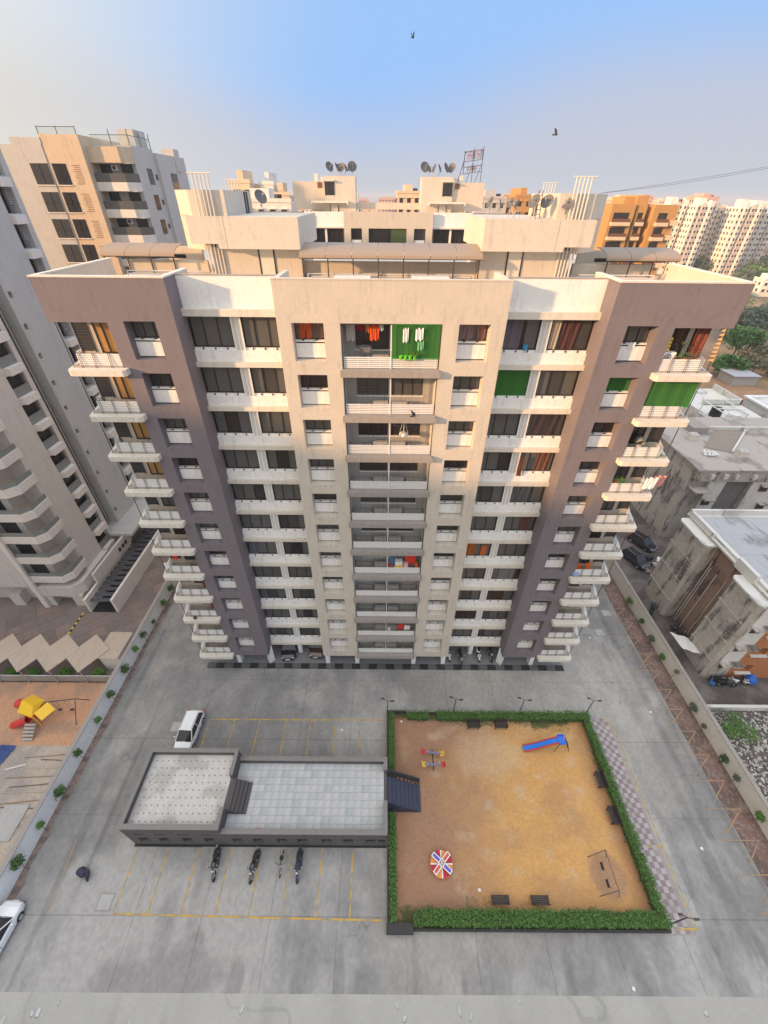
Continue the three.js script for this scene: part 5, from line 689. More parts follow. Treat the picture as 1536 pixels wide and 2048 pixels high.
  for (const y of [3.2, 6.15, 9.15]) { P('sun_ledge', new MB().box(34.6, 36.7, y, y + 0.14, 0.9, 1.6), M.grime); const w = P('window', new MB().box(35.0, 36.0, y - 1.0, y - 0.3, 0.9, 0.94), M.brown); P('pane', new MB().box(35.06, 35.47, y - 0.94, y - 0.36, 0.94, 0.96).box(35.53, 35.94, y - 0.94, y - 0.36, 0.94, 0.96), M.glass3, w); }
  const om = STD([0.50, 0.20, 0.08], 0.9, { map: tPlaster }); P('orange_wall', new MB().box(36.6, 37.4, 0, 11.5, 0.2, 0.7).box(38.9, 46, 0, 11.5, 0.2, 0.7).box(37.4, 38.9, 0, 1.2, 0.2, 0.7).box(37.4, 38.9, 2.4, 4.3, 0.2, 0.7).box(37.4, 38.9, 5.4, 7.3, 0.2, 0.7).box(37.4, 38.9, 8.6, 11.5, 0.2, 0.7), om); for (const y of [1.2, 4.3, 7.3]) P('balcony_sill', new MB().box(37.3, 39, y - 0.1, y + 0.06, 0.7, 1.0), M.grimeW);
  single('laundry_sheet', (() => { const m = new MB(), N = 6; for (let i = 0; i < N; i++) for (let j = 0; j < N; j++) { const f = (a, c) => [-1.0 + a / N * 2.0 + c / N * 0.35, 2.25 - a / N * 0.35 + 0.07 * Math.sin(a * 1.7 + c), -1.2 + c / N * 2.2 + a / N * 0.5]; m.quad(f(i, j), f(i, j + 1), f(i + 1, j + 1), f(i + 1, j)); } return m; })(), M.clothw, 'white sheet stretched as an awning above the lane beside the right wall', 'sheet', null, [33.3, 0, -2.3]);
  // second block, farther right
  const c = thing('apartment_block', 'old white block behind with grimy roof edge, vent boxes and a dark recessed shaft', 'apartment building', [50, 0, -28]), Q = (n, m, mt, par = c) => part(par, n, m, mt, true);
  Q('core_wall', new MB().box(42, 80, 0, 12.6, -38, -22.6), M.grime); Q('upper_front', new MB().box(42.2, 80, 10.9, 12.7, -22.6, -21.6), M.grime);
  Q('white_front', new MB().box(44.4, 46.6, 0, 10.9, -22.6, -21.9), M.grimeW); Q('white_front', new MB().box(50.3, 60, 0, 10.9, -22.6, -21.9), M.grimeW); Q('shaft', new MB().box(46.6, 50.3, 0, 10.9, -22.62, -22.55), STD([0.20, 0.19, 0.19], 0.95, { map: tPlaster }));
  Q('roof', new MB().box(41.5, 80, 12.6, 12.85, -38, -21.3), STD([0.56, 0.51, 0.47], 0.95, { map: tGrimeWhite })); Q('parapet', new MB().box(50, 80, 12.85, 13.4, -33.5, -33.2), M.grimeW);
  for (const x of [43.6, 45.4, 47.0, 49.3, 51.4]) Q('vent_box', new MB().box(x - 0.25, x + 0.25, 11.6, 12.2, -21.6, -21.1), M.grimeW);
  for (const [x, y] of [[45.3, 7.2], [45.3, 3.8], [52.2, 9.6], [53.4, 6.6]]) { const w = Q('window', new MB().box(x - 0.6, x + 0.6, y - 0.45, y + 0.45, -21.9, -21.84), M.brown); Q('pane', new MB().box(x - 0.5, x - 0.04, y - 0.36, y + 0.36, -21.84, -21.81).box(x + 0.04, x + 0.5, y - 0.36, y + 0.36, -21.84, -21.81), M.glass3, w); Q('sun_ledge', new MB().box(x - 0.8, x + 0.8, y + 0.6, y + 0.72, -21.9, -21.2), M.grime, w); }
  Q('porch_canopy', new MB().box(42.2, 44.4, 9.4, 9.6, -22.4, -20.8), M.grime);
  Q('roof_patch', new MB().prism([[50.8, -33.1], [55.6, -33.0], [48.8, -26], [45.9, -27.6]], 12.85, 12.95), STD([0.30, 0.25, 0.21], 0.95, { map: tPlaster })); Q('roof_curb', new MB().cbox(52.2, 13.0, -29.5, 0.25, 0.3, 9.8, -0.77), M.grimeW); Q('roof_hut', new MB().box(46.6, 49, 12.85, 13.8, -34.5, -32), M.stone); 
  for (const [x, z, l] of [[45.6, -30.2, 'cream box at the left end of the old white block roof'], [49.5, -25.2, 'cream box with dark hoses in the middle of the old white block roof']]) { const t = thing('roof_box', l, 'box', [x, 12.85, z]); part(t, 'body', new MB().box(-0.6, 0.6, 0, 0.8, -0.5, 0.5), M.cream); part(t, 'lid', new MB().box(-0.66, 0.66, 0.8, 0.88, -0.56, 0.56), M.grimeW); }
  single('plastic_sheet', leaves(new MB(), rng(4), 60, (() => { const R = rng(41); return () => [(R() - 0.5) * 1.6, 0.15 + R() * 0.3, (R() - 0.5) * 1.1]; })(), 0.3, 0.6), M.clothw, 'crumpled pale plastic sheeting at the front edge of the old roof', 'sheeting', null, [45.4, 12.9, -25.4]);
  // house with tanks under a white frame
  const h = thing('house', 'small white house with sloping parapet behind the old white block', 'house', [64, 0, -52]), H = (n, m, mt) => part(h, n, m, mt, true);
  H('wall', new MB().box(58.5, 68.2, 0, 10, -58.5, -42), M.grimeW); H('back_parapet', new MB().box(60.6, 68.2, 10, 11, -50.4, -50.1).prism([[67.9, -58.5], [68.2, -58.5], [68.2, -50.1], [67.9, -50.1]], 10, 11), M.grimeW); H('roof_floor', new MB().prism([[60.6, -50.4], [68, -50.4], [67.4, -58.4]], 10, 10.06), M.cream); H('front_wall', new MB().box(60.9, 68, 8.6, 10, -50.1, -49.9), M.stone);
  for (const [a, d] of [[[58, 10, -46.6], [58, 10, -40.4]], [[58, 12.2, -46.6], [58, 12.2, -40.4]], [[58, 12.2, -43], [63, 12.2, -43]], [[62, 12.2, -47], [62, 12.2, -41]]]) H('frame_pole', new MB().cyl(a, d, 0.09, 0.09, 6), M.whitem); for (const [x, z] of [[58, -46.6], [58, -40.4], [62, -47], [62, -41]]) H('frame_post', new MB().cyl([x, 9.9, z], [x, 12.3, z], 0.09, 0.09, 6), M.whitem);
  for (const [x, z, m, l] of [[59.8, -45.0, M.tank, 'black water tank under the white pole frame'], [61.2, -42.6, M.whitem, 'white water tank beside the black one under the pole frame']]) { const t = thing('water_tank', l, 'water tank', [x, 10, z]); part(t, 'barrel', new MB().cyl([0, 0, 0], [0, 1.5, 0], 0.95, 0.9, 16), m); part(t, 'lid', new MB().cyl([0, 1.5, 0], [0, 1.68, 0], 0.4, 0.35, 12), m); for (const y of [0.4, 0.8, 1.2]) part(t, 'rib', new MB().torus([0, y, 0], 'y', 0.93, 0.05, 18, 5), m); }
  const h2 = thing('house', 'white gabled house at the right edge beside the dry riverbed', 'house', [78, 0, -48]); part(h2, 'wall', new MB().box(72, 90, 0, 10, -54, -38), M.grimeW, true); part(h2, 'roof_edge', new MB().box(71.6, 90, 10, 10.3, -54.4, -53.6), M.whitem, true); part(h2, 'roof_edge', new MB().box(71.6, 72.4, 10, 10.3, -53.6, -38), M.whitem, true); part(h2, 'window', new MB().box(71.95, 72, 5, 7, -49, -47), M.glass3, true); part(h2, 'sun_ledge', new MB().box(71.4, 72, 7.2, 7.35, -49.4, -46.6), M.whitem, true);
  // lane clutter
  car('dark navy car under the lowest right balconies in the lane', [35.6, 0, -17.2], 0.4, M.carblack); car('black car farther up the lane beside the old block', [38.4, 0, -20.8], 0.5, M.carblack);
  bike('scooter', 'dark scooter parked at the foot of the brown shaft in the lane', [35.0, 0, -5.0], 0.6, M.carblack); bike('motorcycle', 'black motorcycle at the right wall beyond the laundry sheet', [33.6, 0, -8.4], 2.6, M.carblack);
  bike('motorcycle', 'black motorcycle in the row under the old block front, left one', [35.9, 0, 1.3], 1.4, M.carblack); bike('motorcycle', 'black motorcycle in the row under the old block front, middle one', [36.3, 0, 1.75], 1.5, M.darkm); bike('scooter', 'white scooter beside the blue drum under the old block', [37.9, 0, 1.4], 1.3, M.carwhite);
  { const t = thing('water_drum', 'round blue drum at the orange wall of the old block', 'drum', [39.2, 0, 1.2]); part(t, 'barrel', new MB().sph([0, 0.55, 0], 0.55, 1, 1, 1, 16, 10), STD([0.01, 0.12, 0.55], 0.35)); part(t, 'rim', new MB().torus([0, 0.55, 0], 'y', 0.55, 0.04, 20, 6), M.blue); part(t, 'lid', new MB().cyl([0, 1.02, 0], [0, 1.14, 0], 0.24, 0.22, 12), M.blue); }
  { const t = thing('plastic_chair', 'blue plastic chair at the corner of the stained bay', 'chair', [34.9, 0, 1.6], null, 0.6), m = STD([0.04, 0.14, 0.38], 0.5); part(t, 'seat', new MB().box(-0.24, 0.24, 0.42, 0.47, -0.24, 0.24), m); part(t, 'backrest', new MB().cbox(0, 0.72, -0.25, 0.46, 0.5, 0.05, 0, 0, -0.12), m); for (const [x, z] of [[-0.2, -0.2], [0.2, -0.2], [-0.2, 0.2], [0.2, 0.2]]) part(t, 'leg', new MB().cyl([x, 0, z], [x, 0.42, z], 0.03, 0.03, 6), m); }
  { const R = rng(82), cols = [M.wood, M.stone, M.brown, M.darkm, M.whitem, M.grimeW], nm = ['wooden crate', 'stone block', 'brown box', 'dark sack', 'white tub', 'grey carton']; for (let k = 0; k < 9; k++) { const x = 35.6 + R() * 3.6, z = -19.8 + R() * 5.4, s = 0.3 + R() * 0.5, m = new MB().cbox(0, s * 0.4, 0, s * 1.5, s * 0.8, s, R() * 3); m.cbox(0.1, s * 0.85, 0, s * 1.1, s * 0.12, s * 0.7, R() * 3); single('scrap_piece', m, cols[k % 6], `${nm[k % 6]} in the lane scrap pile, ${['farthest left', 'left of the middle', 'in the middle', 'right of the middle', 'by the stained bay', 'near the dark car', 'on the near side', 'on the far side', 'set apart'][k]}`, 'scrap', null, [x, 0, z]); } }
  const lw = thing('low_wall', 'low pale wall between the lane and the rubble ground', 'wall', [46, 0, 4.2]); part(lw, 'wall', new MB().box(31.5, 60, 0, 0.6, 4.1, 4.35), M.grimeW, true); part(lw, 'coping', new MB().box(31.5, 60, 0.6, 0.66, 4.07, 4.38), M.grimeW, true);
}
// trees: tapered trunk, limbs, leaf-filled crown of clumps
function tree(name, label, x, z, h, r, seed, mat, n, size, group, dry = 0) {
  const t = thing(name, label, 'tree', [x, -0.25, z], group), R = rng(seed), tr = new MB(), cl = [];
  tr.cyl([0, 0, 0], [0.05 * h * (R() - 0.5), h * 0.5, 0], h * 0.028, h * 0.018, 8);
  for (let k = 0; k < 9; k++) { const a = k * 0.698 * 3.1 + R(), e = 0.45 + 0.55 * R(), c = [Math.cos(a) * r * e * 0.75, h * (0.5 + 0.42 * R()), Math.sin(a) * r * e * 0.75]; tr.cyl([0, h * (0.32 + 0.02 * k), 0], c, h * 0.012, h * 0.004, 5); cl.push([...c, r * (0.36 + 0.26 * R())]); }
  cl.push([0, h * 0.84, 0, r * 0.5]);
  part(t, 'trunk', tr, M.bark);
  stuff(part(t, 'crown', leaves(new MB(), R, n, () => { const c = cl[Math.floor(R() * cl.length)], a = R() * 6.283, u = R() * 2 - 1, q = Math.sqrt(1 - u * u), rr = c[3] * Math.pow(R(), 0.4); return [c[0] + rr * q * Math.cos(a), c[1] + rr * u * 0.75, c[2] + rr * q * Math.sin(a)]; }, size, 0.2), mat)); return t;
}
{
  tree('bush', 'dark green bush on the rubble ground behind the right wall', 34.1, 6.4, 1.4, 1.5, 501, M.leafA, 900, 0.13, null).userData.category = 'bush';
  tree('broadleaf_tree', 'dark leafy tree just beyond the top right balcony', 112, -111, 9, 6.5, 502, M.leafA, 1800, 0.75); tree('broadleaf_tree', 'second dark tree below the leafy one, above the tank house', 100.5, -96.5, 5, 4.6, 503, M.leafA, 1300, 0.65);
  [[131, -136, 8, 7.5, M.leafC, 'left one of the grey-green trees across the riverbed'], [143, -145, 8, 8, M.leafC, 'middle one of the grey-green trees across the riverbed'], [155, -154, 8, 8, M.leafC, 'right one of the grey-green trees across the riverbed'], [152, -176, 8, 8, M.leafA, 'green tree behind the grey-green ones across the riverbed']].forEach(([x, z, h, r, m, l], k) => tree('riverside_tree', l, x, z, h, r, 510 + k, m, 1500, 0.8, null));
  [[109, -97.5, 5, 5, 'bare dry tree beside the grey shed in the riverbed'], [115, -106, 5.5, 5.5, 'dry bushy tree right of the grey shed in the riverbed'], [122, -110, 5, 5, 'pale dry tree at the right edge of the riverbed'], [117, -96, 4, 4.5, 'low dry tree nearest the right edge of the riverbed']].forEach(([x, z, h, r, l], k) => tree('dry_tree', l, x, z, h, r, 520 + k, M.leafDry, 600, 0.6, null));
  [[225, -262], [240, -285], [205, -240], [255, -312], [268, -318], [232, -336], [250, -360], [215, -300]].forEach(([x, z], k) => tree('distant_tree', 'distant tree in the belt at the foot of the white towers', x, z, 9, 9, 530 + k, k % 3 ? M.leafC : M.leafA, 700, 1.4, 'belt of distant trees'));
  const s = thing('shed', 'grey flat-roofed shed among the dry trees', 'shed', [100, -0.2, -91]); part(s, 'wall', new MB().box(-3.4, 3.4, 0, 2.6, -3, 3), M.greyp); part(s, 'roof', new MB().box(-3.8, 3.8, 2.6, 2.8, -3.4, 3.4), STD([0.42, 0.43, 0.46], 0.6));
}
// ---------------------------------------------------------------- rear wing of the same estate
{
  const b = thing('rear_apartment_block', 'rear beige block seen over the barrel canopy, with two roof rooms', 'apartment building', [0, 0, -55]), P = (n, m, mt, par = b) => part(par, n, m, mt, true);
  const wall = (x0, x1, mt, n, z = -49) => P(n, new MB().box(x0, x1, 37.5, 39.45, z - 0.4, z).box(x0, x1, 0, 35.4, z - 0.4, z), mt);
  P('centre_wall', new MB().box(-6.6, 6.6, 37.45, 39.45, -49.4, -49).box(-6.6, 6.6, 0, 35.5, -49.4, -49).box(-6.6, -5.6, 35.5, 37.45, -49.4, -49).box(-3.95, -2.96, 35.5, 37.45, -49.4, -49).box(2.75, 3.85, 35.5, 37.45, -49.4, -49).box(5.6, 6.6, 35.5, 37.45, -49.4, -49), M.beige);
  for (const [a, c, m] of [[-5.6, -3.95, M.glass3], [3.85, 5.6, M.glass], [-2.96, 2.75, M.glass3]]) { const w = P('window', new MB().box(a, c, 35.5, 37.45, -49.4, -49.35), m); P('frame', new MB().box((a + c) / 2 - 0.05, (a + c) / 2 + 0.05, 35.5, 37.45, -49.35, -49.25).box(a, c, 37.35, 37.45, -49.35, -49.25), M.frame, w); if (c - a < 2) P('panel', new MB().box(a + 0.1, c - 0.1, 35.5, 36.0, -49.35, -49.2), M.white, w); }
  P('net_screen', new MB().box(0.4, 2.7, 35.5, 37.4, -49.24, -49.22), STD([0.05, 0.09, 0.035], 0.7));
  for (const s of [-1, 1]) { const X = (a, c) => [Math.min(s * a, s * c), Math.max(s * a, s * c)]; P('white_wall', new MB().box(...X(6.6, 12.5), 37.6, 39.4, -50.3, -49.9), M.white); P('white_ledge', new MB().box(...X(6.6, 12.5), 37.4, 37.6, -50.3, -49.6), M.cream); for (const [a, c] of [[6.9, 9.3], [9.6, 12.2]]) { const w = P('window', new MB().box(...X(a, c), 35.4, 37.4, -50.4, -50.3), M.glass3); P('frame', new MB().box(...X(a + 0.75, a + 0.83), 35.4, 37.4, -50.3, -50.22).box(...X(a + 1.5, a + 1.58), 35.4, 37.4, -50.3, -50.22), M.frame, w); } P('white_wall', new MB().box(...X(9.3, 9.6), 34, 37.4, -50.3, -50.0), M.white); P('mauve_wall', new MB().box(...X(12.5, 19.8), 30, 39.4, -49.4, -49), M.purple);
    // roof rooms
    P('roof_room', new MB().box(...X(5.4, 10.5), 38.4, 43.8, -64, -60), M.beige); P('roof_room_low', new MB().box(...X(10.5, 15.7), 39.4, 43.1, -64, -60.4), M.beige2); P('roof_room_base', new MB().box(...X(10.5, 12.8), 38.4, 39.4, -64, -60.6), M.beige2);
    const d = P('door', new MB().box(...X(8.4, 9.6), 38.4, 40.0, -60, -59.95), M.cream); P('door_frame', new MB().box(...X(8.3, 8.4), 38.4, 40.1, -60, -59.9).box(...X(9.6, 9.7), 38.4, 40.1, -60, -59.9), M.frame, d); P('canopy', new MB().box(...X(6.6, 12.6), 40.35, 40.6, -60, -58.6).box(...X(6.6, 6.8), 40.1, 40.35, -60, -58.6).box(...X(12.4, 12.6), 40.1, 40.35, -60, -58.6), M.cream);
    const w = P('window', new MB().box(...X(8.95, 10.3), 41.35, 43.0, -60, -59.95), M.glass3); P('frame', new MB().box(...X(8.85, 8.95), 41.3, 43.1, -60, -59.9).box(...X(10.3, 10.4), 41.3, 43.1, -60, -59.9).box(...X(9.58, 9.66), 41.35, 43.0, -59.95, -59.9), M.frame, w); P('sun_ledge', new MB().box(...X(8.7, 10.7), 43.15, 43.3, -60, -59.4), M.cream, w);
    P('vent', new MB().box(...X(10.9, 11.6), 42.3, 43.0, -60.4, -60.3), M.brown); P('roof_tank', new MB().box(...X(11.6, 12.2), 43.1, 44.1, -62, -61.4).box(...X(10.8, 11.2), 43.1, 43.7, -62, -61.6), M.cream);
  }
  P('link_bridge', new MB().box(-5.4, 5.4, 39.5, 40.4, -62, -61.6), M.beige2); P('link_railing', new MB().box(-5.4, 5.4, 38.6, 38.7, -61.6, -61.5), M.steel); P('roof', new MB().box(-19.8, 19.8, 38.1, 38.4, -70, -50.3), M.beige2); P('core_wall', new MB().box(-19.6, 19.6, 0, 38.1, -70, -50.45), M.beige2); for (let k = 0; k < 7; k++) P('bridge_post', new MB().box(-5 + k * 1.7, -4.9 + k * 1.7, 38.4, 39.5, -61.9, -61.8), M.darkm);
  const dl = [[-9.6, 0.55, 0.7], [-9.1, 0.45, -1.2], [-8.4, 0.5, 1.35], [-7.9, 0.45, 0.4], [-7.5, 0.5, -0.5], [-7.0, 0.45, 1.3], [-6.3, 0.5, -1.3], [-5.9, 0.6, 0.2]], dr = [[5.8, 0.6, 0.3], [6.5, 0.42, 0.9], [7.4, 0.5, -1.25], [8.2, 0.48, 1.2], [9.2, 0.55, 1.0], [10.2, 0.55, -0.6]];
  const pn = ['first', 'second', 'third', 'fourth', 'fifth', 'sixth', 'seventh', 'last'];
  dl.forEach(([x, r, az], k) => dish(`${pn[k]} from the left in the row of dark dishes on the left roof room`, [x, 43.8, -60.8 - 0.3 * (k % 2)], r * 1.25, az, 0.4, 'dishes on the left roof room'));
  dr.forEach(([x, r, az], k) => dish(`${k === 5 ? 'last' : pn[k]} from the left in the row of dark dishes on the right roof room`, [x, 43.8, -60.8 - 0.3 * (k % 2)], r * 1.25, az, 0.4, 'dishes on the right roof room'));
  // roof sign seen from behind: letters on a steel frame
  const s = thing('roof_sign', 'rusty steel sign frame with two rows of letters seen from behind', 'sign', [13.6, 43.1, -61.5], null, -0.12), fr = new MB();
  for (const x of [-1.45, 0, 1.45]) fr.cyl([x, 0, 0], [x, 4.3 + x * 0.2, 0], 0.05, 0.05, 6).cyl([x - 0.9, 0, -0.8], [x, 2.6, 0], 0.04, 0.04, 6); for (const y of [1.3, 2.1, 2.8, 4.0]) fr.cyl([-1.5, y - 0.15, 0], [1.5, y + 0.2, 0], 0.04, 0.04, 6); fr.cyl([-2.2, 0, -0.2], [-1.45, 3.0, 0], 0.045, 0.045, 6);
  part(s, 'frame', fr, STD([0.06, 0.05, 0.05], 0.7));
  const rust = STD([0.28, 0.12, 0.07], 0.8), glyph = (x, y, h, k) => { const m = new MB(); m.box(x, x + 0.08, y, y + h, 0.05, 0.15); if (k & 1) m.box(x + 0.24, x + 0.32, y, y + h, 0.05, 0.15); if (k & 2) m.box(x, x + 0.3, y + h * 0.45, y + h * 0.58, 0.05, 0.15); if (k & 4) m.box(x, x + 0.3, y + h - 0.1, y + h, 0.05, 0.15); return m; };
  [4, 3, 7, 3, 1, 3, 5].forEach((k, i) => part(s, 'letter', glyph(-1.45 + i * 0.42, 2.85 + i * 0.04, 1.0, k), i % 3 ? rust : M.black)); [6, 3, 7, 6].forEach((k, i) => part(s, 'letter', glyph(-0.8 + i * 0.42, 1.4 + i * 0.04, 0.65, k), i % 2 ? rust : M.black));
}
// ---------------------------------------------------------------- the city beyond
function block(name, label, x0, x1, z0, z1, h, m, o = {}) {
  const t = thing(name, label, 'apartment building', [(x0 + x1) / 2, -0.2, z1], o.group), P = (n, mb, mt, par = t) => part(par, n, mb, mt, true); const R = rng(Math.round(x0 * 7 + z1 * 3 + h));
  P('wall', new MB().box(x0, x1, -0.2, h, z0, z1), m); P('parapet', new MB().box(x0 - 0.15, x1 + 0.15, h, h + 0.7, z1 - 0.25, z1 + 0.15).box(x0 - 0.15, x0 + 0.25, h, h + 0.7, z0, z1 - 0.25), m);
  P('roof_room', new MB().box(lerp(x0, x1, 0.3), lerp(x0, x1, 0.62), h, h + 2.4, z0 + 1, z1 - 2), m); if (x1 - x0 > 8) P('roof_tank', new MB().cyl([lerp(x0, x1, 0.75), h, z1 - 3], [lerp(x0, x1, 0.75), h + 1.4, z1 - 3], 0.8, 0.8, 10), M.tank);
  const fw = o.fw || 2.6, st = o.st || 3, win = new MB(), led = new MB(), y0 = o.y0 || 2;
  for (let y = h - 2.6; y > y0; y -= st) { for (let x = x0 + fw * 0.3; x < x1 - fw * 0.5; x += fw) { win.box(x, x + fw * 0.45, y, y + 1.35, z1, z1 + 0.06); led.box(x - 0.1, x + fw * 0.55, y + 1.4, y + 1.52, z1, z1 + 0.5); } for (let z = z1 - fw * 0.7; z > z0 + fw * 0.4; z -= fw) { win.box(x0 - 0.06, x0, y, y + 1.35, z - fw * 0.4, z); if (o.right) win.box(x1, x1 + 0.06, y, y + 1.35, z - fw * 0.4, z); } }
  const w = stuff(P('window', win, M.glass3)); stuff(P('sun_ledge', led, o.led || m, w)); 
  if (o.fins) for (const x of o.fins) P('fin', new MB().box(x - 0.4, x + 0.4, -0.2, h + 1.5, z1, z1 + 1.2), o.fm || M.white);
  return t;
}
{
  const och = PL([0.52, 0.29, 0.11]), pink = PL([0.62, 0.42, 0.36]), offw = PL([0.80, 0.78, 0.74]), gry = PL([0.52, 0.52, 0.53]), crm = PL([0.72, 0.58, 0.42]);
  // ochre tower pair with balconies
  const t = thing('ochre_tower', 'ochre apartment tower with stacked balconies beyond the right terrace', 'apartment building', [62, 0, -100]), P = (n, m, mt, par = t) => part(par, n, m, mt, true);
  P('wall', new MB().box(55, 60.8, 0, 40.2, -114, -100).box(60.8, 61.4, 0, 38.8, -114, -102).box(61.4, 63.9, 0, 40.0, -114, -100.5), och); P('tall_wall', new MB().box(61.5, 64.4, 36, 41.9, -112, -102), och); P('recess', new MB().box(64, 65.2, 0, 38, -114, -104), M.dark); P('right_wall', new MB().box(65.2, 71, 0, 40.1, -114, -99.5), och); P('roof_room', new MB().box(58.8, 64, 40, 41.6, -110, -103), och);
  for (let k = 0; k < 9; k++) { const y = 36.4 - 3 * k; for (const [a, c, z] of [[55.4, 60, -100], [61.6, 63.6, -100.5], [66.2, 69.2, -99.5]]) { const b = P('balcony', new MB().box(a, c, y - 0.55, y + 0.2, z, z + 1.1), crm); P('rail', new MB().box(a + 0.1, c - 0.1, y + 0.2, y + 0.9, z + 1.0, z + 1.06), M.brown, b); P('door', new MB().box(a + 0.4, c - 0.4, y + 0.2, y + 2.1, z, z + 0.05), M.glass3, b); } P('side_balcony', new MB().box(69.8, 71.6, y - 0.4, y + 0.6, -99.5, -98.6), crm); }
  // white high-rises
  const pinkw = PL([0.72, 0.62, 0.57]);
  [[180, 191, -302, 39.6], [192.5, 204, -292, 39.3], [205.5, 217, -304, 37.4], [218, 231, -290, 38.6], [233, 252, -300, 38.2]].forEach(([a, c, z, h], k) => {
    const t2 = thing('white_high_rise', `${['first', 'second', 'third', 'fourth', 'rightmost'][k]} from the left in the row of slim white high-rises on the right horizon`, 'apartment building', [(a + c) / 2, -0.2, z]), P = (n, mb, mt, par = t2) => part(par, n, mb, mt, true), n = Math.round((c - a) / 2.3), w = (c - a) / n;
    P('wall', new MB().box(a, c, -0.2, h - 1.2, z - 18, z), offw);
    for (let j = 0; j < n; j++) { const x = a + j * w, pr = [1.1, 0.1, 0.6, 0.1][(j + k) % 4], m = [offw, gry, pinkw, offw][(j + k) % 4], b = P('bay', new MB().box(x, x + w, -0.2, h + [1.2, -1, 0.2, -1][(j + k) % 4], z, z + pr), m), win = new MB(), led = new MB(); for (let y = h - 3.4; y > 1; y -= 3) { win.box(x + w * 0.25, x + w * 0.75, y, y + 1.4, z + pr, z + pr + 0.05); led.box(x + w * 0.15, x + w * 0.85, y - 0.5, y - 0.1, z + pr, z + pr + 0.5); } stuff(P('window', win, M.glass3, b)); stuff(P('ledge', led, m, b)); }
    const sw = new MB(); for (let y = h - 3.4; y > 1; y -= 3) for (let q = 2; q < 17; q += 3.1) sw.box(a - 0.06, a, y, y + 1.4, z - q - 1.2, z - q); stuff(P('side_window', sw, M.glass3));
    P('roof_room', new MB().box(a + 2, a + 6, h - 1.2, h + 2.6, z - 10, z - 3), offw); P('roof_tank', new MB().cyl([c - 2.5, h - 1.2, z - 4], [c - 2.5, h + 1.4, z - 4], 1.1, 1.1, 12), k % 2 ? M.whitem : M.tank);
  });
  block('pink_high_rise', 'pinkish tower rising behind the white high-rises', 214, 228, -345, -330, 42, pink, { fw: 3 });  block('beige_high_rise', 'farthest cream block between ochre tower and white high-rises', 196, 222, -440, -420, 41.0, crm, { fw: 4 }); 
  // cluster left of the rear wing
  block('cream_building', 'cream roof room behind the left lift tower, left one of the cluster', -36.6, -32, -108, -96, 43.4, crm, { fw: 2.5 }); block('cream_building', 'pale building in the middle of the cluster left of the rear block', -30.6, -27.4, -112, -100, 43.2, offw, { fw: 2.5 }); block('cream_building', 'low pale block with covered roof in the cluster left of the rear block', -34, -21, -94, -86, 40.0, offw, { fw: 2.5 }); block('cream_building', 'small roof room beside the left roof room of the rear block', -27.8, -23.4, -106, -98, 41.2, crm, { fw: 2.5 });
  block('ochre_building', 'ochre building top behind the dishes on the right roof box', 43.5, 50, -168, -150, 41.4, och, { fw: 3 }); block('grey_building', 'small greyish building in the gap between the two roof rooms', 3.4, 11.6, -170, -150, 42.0, crm, { fw: 2.6 }); block('grey_building', 'low building right of the sign on the rear roof', 31, 42, -175, -155, 40.8, gry, { fw: 2.6 });
  // hazy skyline far behind
  const R = rng(303), m3 = [offw, gry, crm, pink];
  for (let k = 0; k < 40; k++) { const x = -150 + k * 15 + R() * 8, z = -430 - R() * 320, h = 20 + R() * 20; block('distant_building', 'pale distant building on the hazy skyline behind the estate', x, x + 12 + R() * 14, z - 16, z, h + (R() < 0.2 ? 5 : 0), m3[Math.floor(R() * 4)], { fw: 4, st: 3.5, y0: h * 0.4, group: 'distant skyline buildings' }); }
  for (let k = 0; k < 14; k++) { const x = 250 + R() * 260, z = -380 - R() * 300, h = 30 + R() * 12; block('distant_building', 'pale distant building on the hazy skyline behind the estate', x, x + 14 + R() * 14, z - 16, z, h, m3[Math.floor(R() * 4)], { fw: 4, st: 3.5, y0: h * 0.4, group: 'distant skyline buildings' }); }
  for (let k = 0; k < 22; k++) { const x = 130 + R() * 170, z = -180 - R() * 110; if (x < -z * 0.62) continue; block('low_house', 'small pale low house in the district below the white high-rises', x, x + 7 + R() * 7, z - 8, z, 4 + R() * 6, m3[Math.floor(R() * 3)], { fw: 3, y0: 1, group: 'low houses below the high-rises' }); }
}
scene.fog = new THREE.FogExp2(new THREE.Color(0.70, 0.76, 0.86), 0.00035);
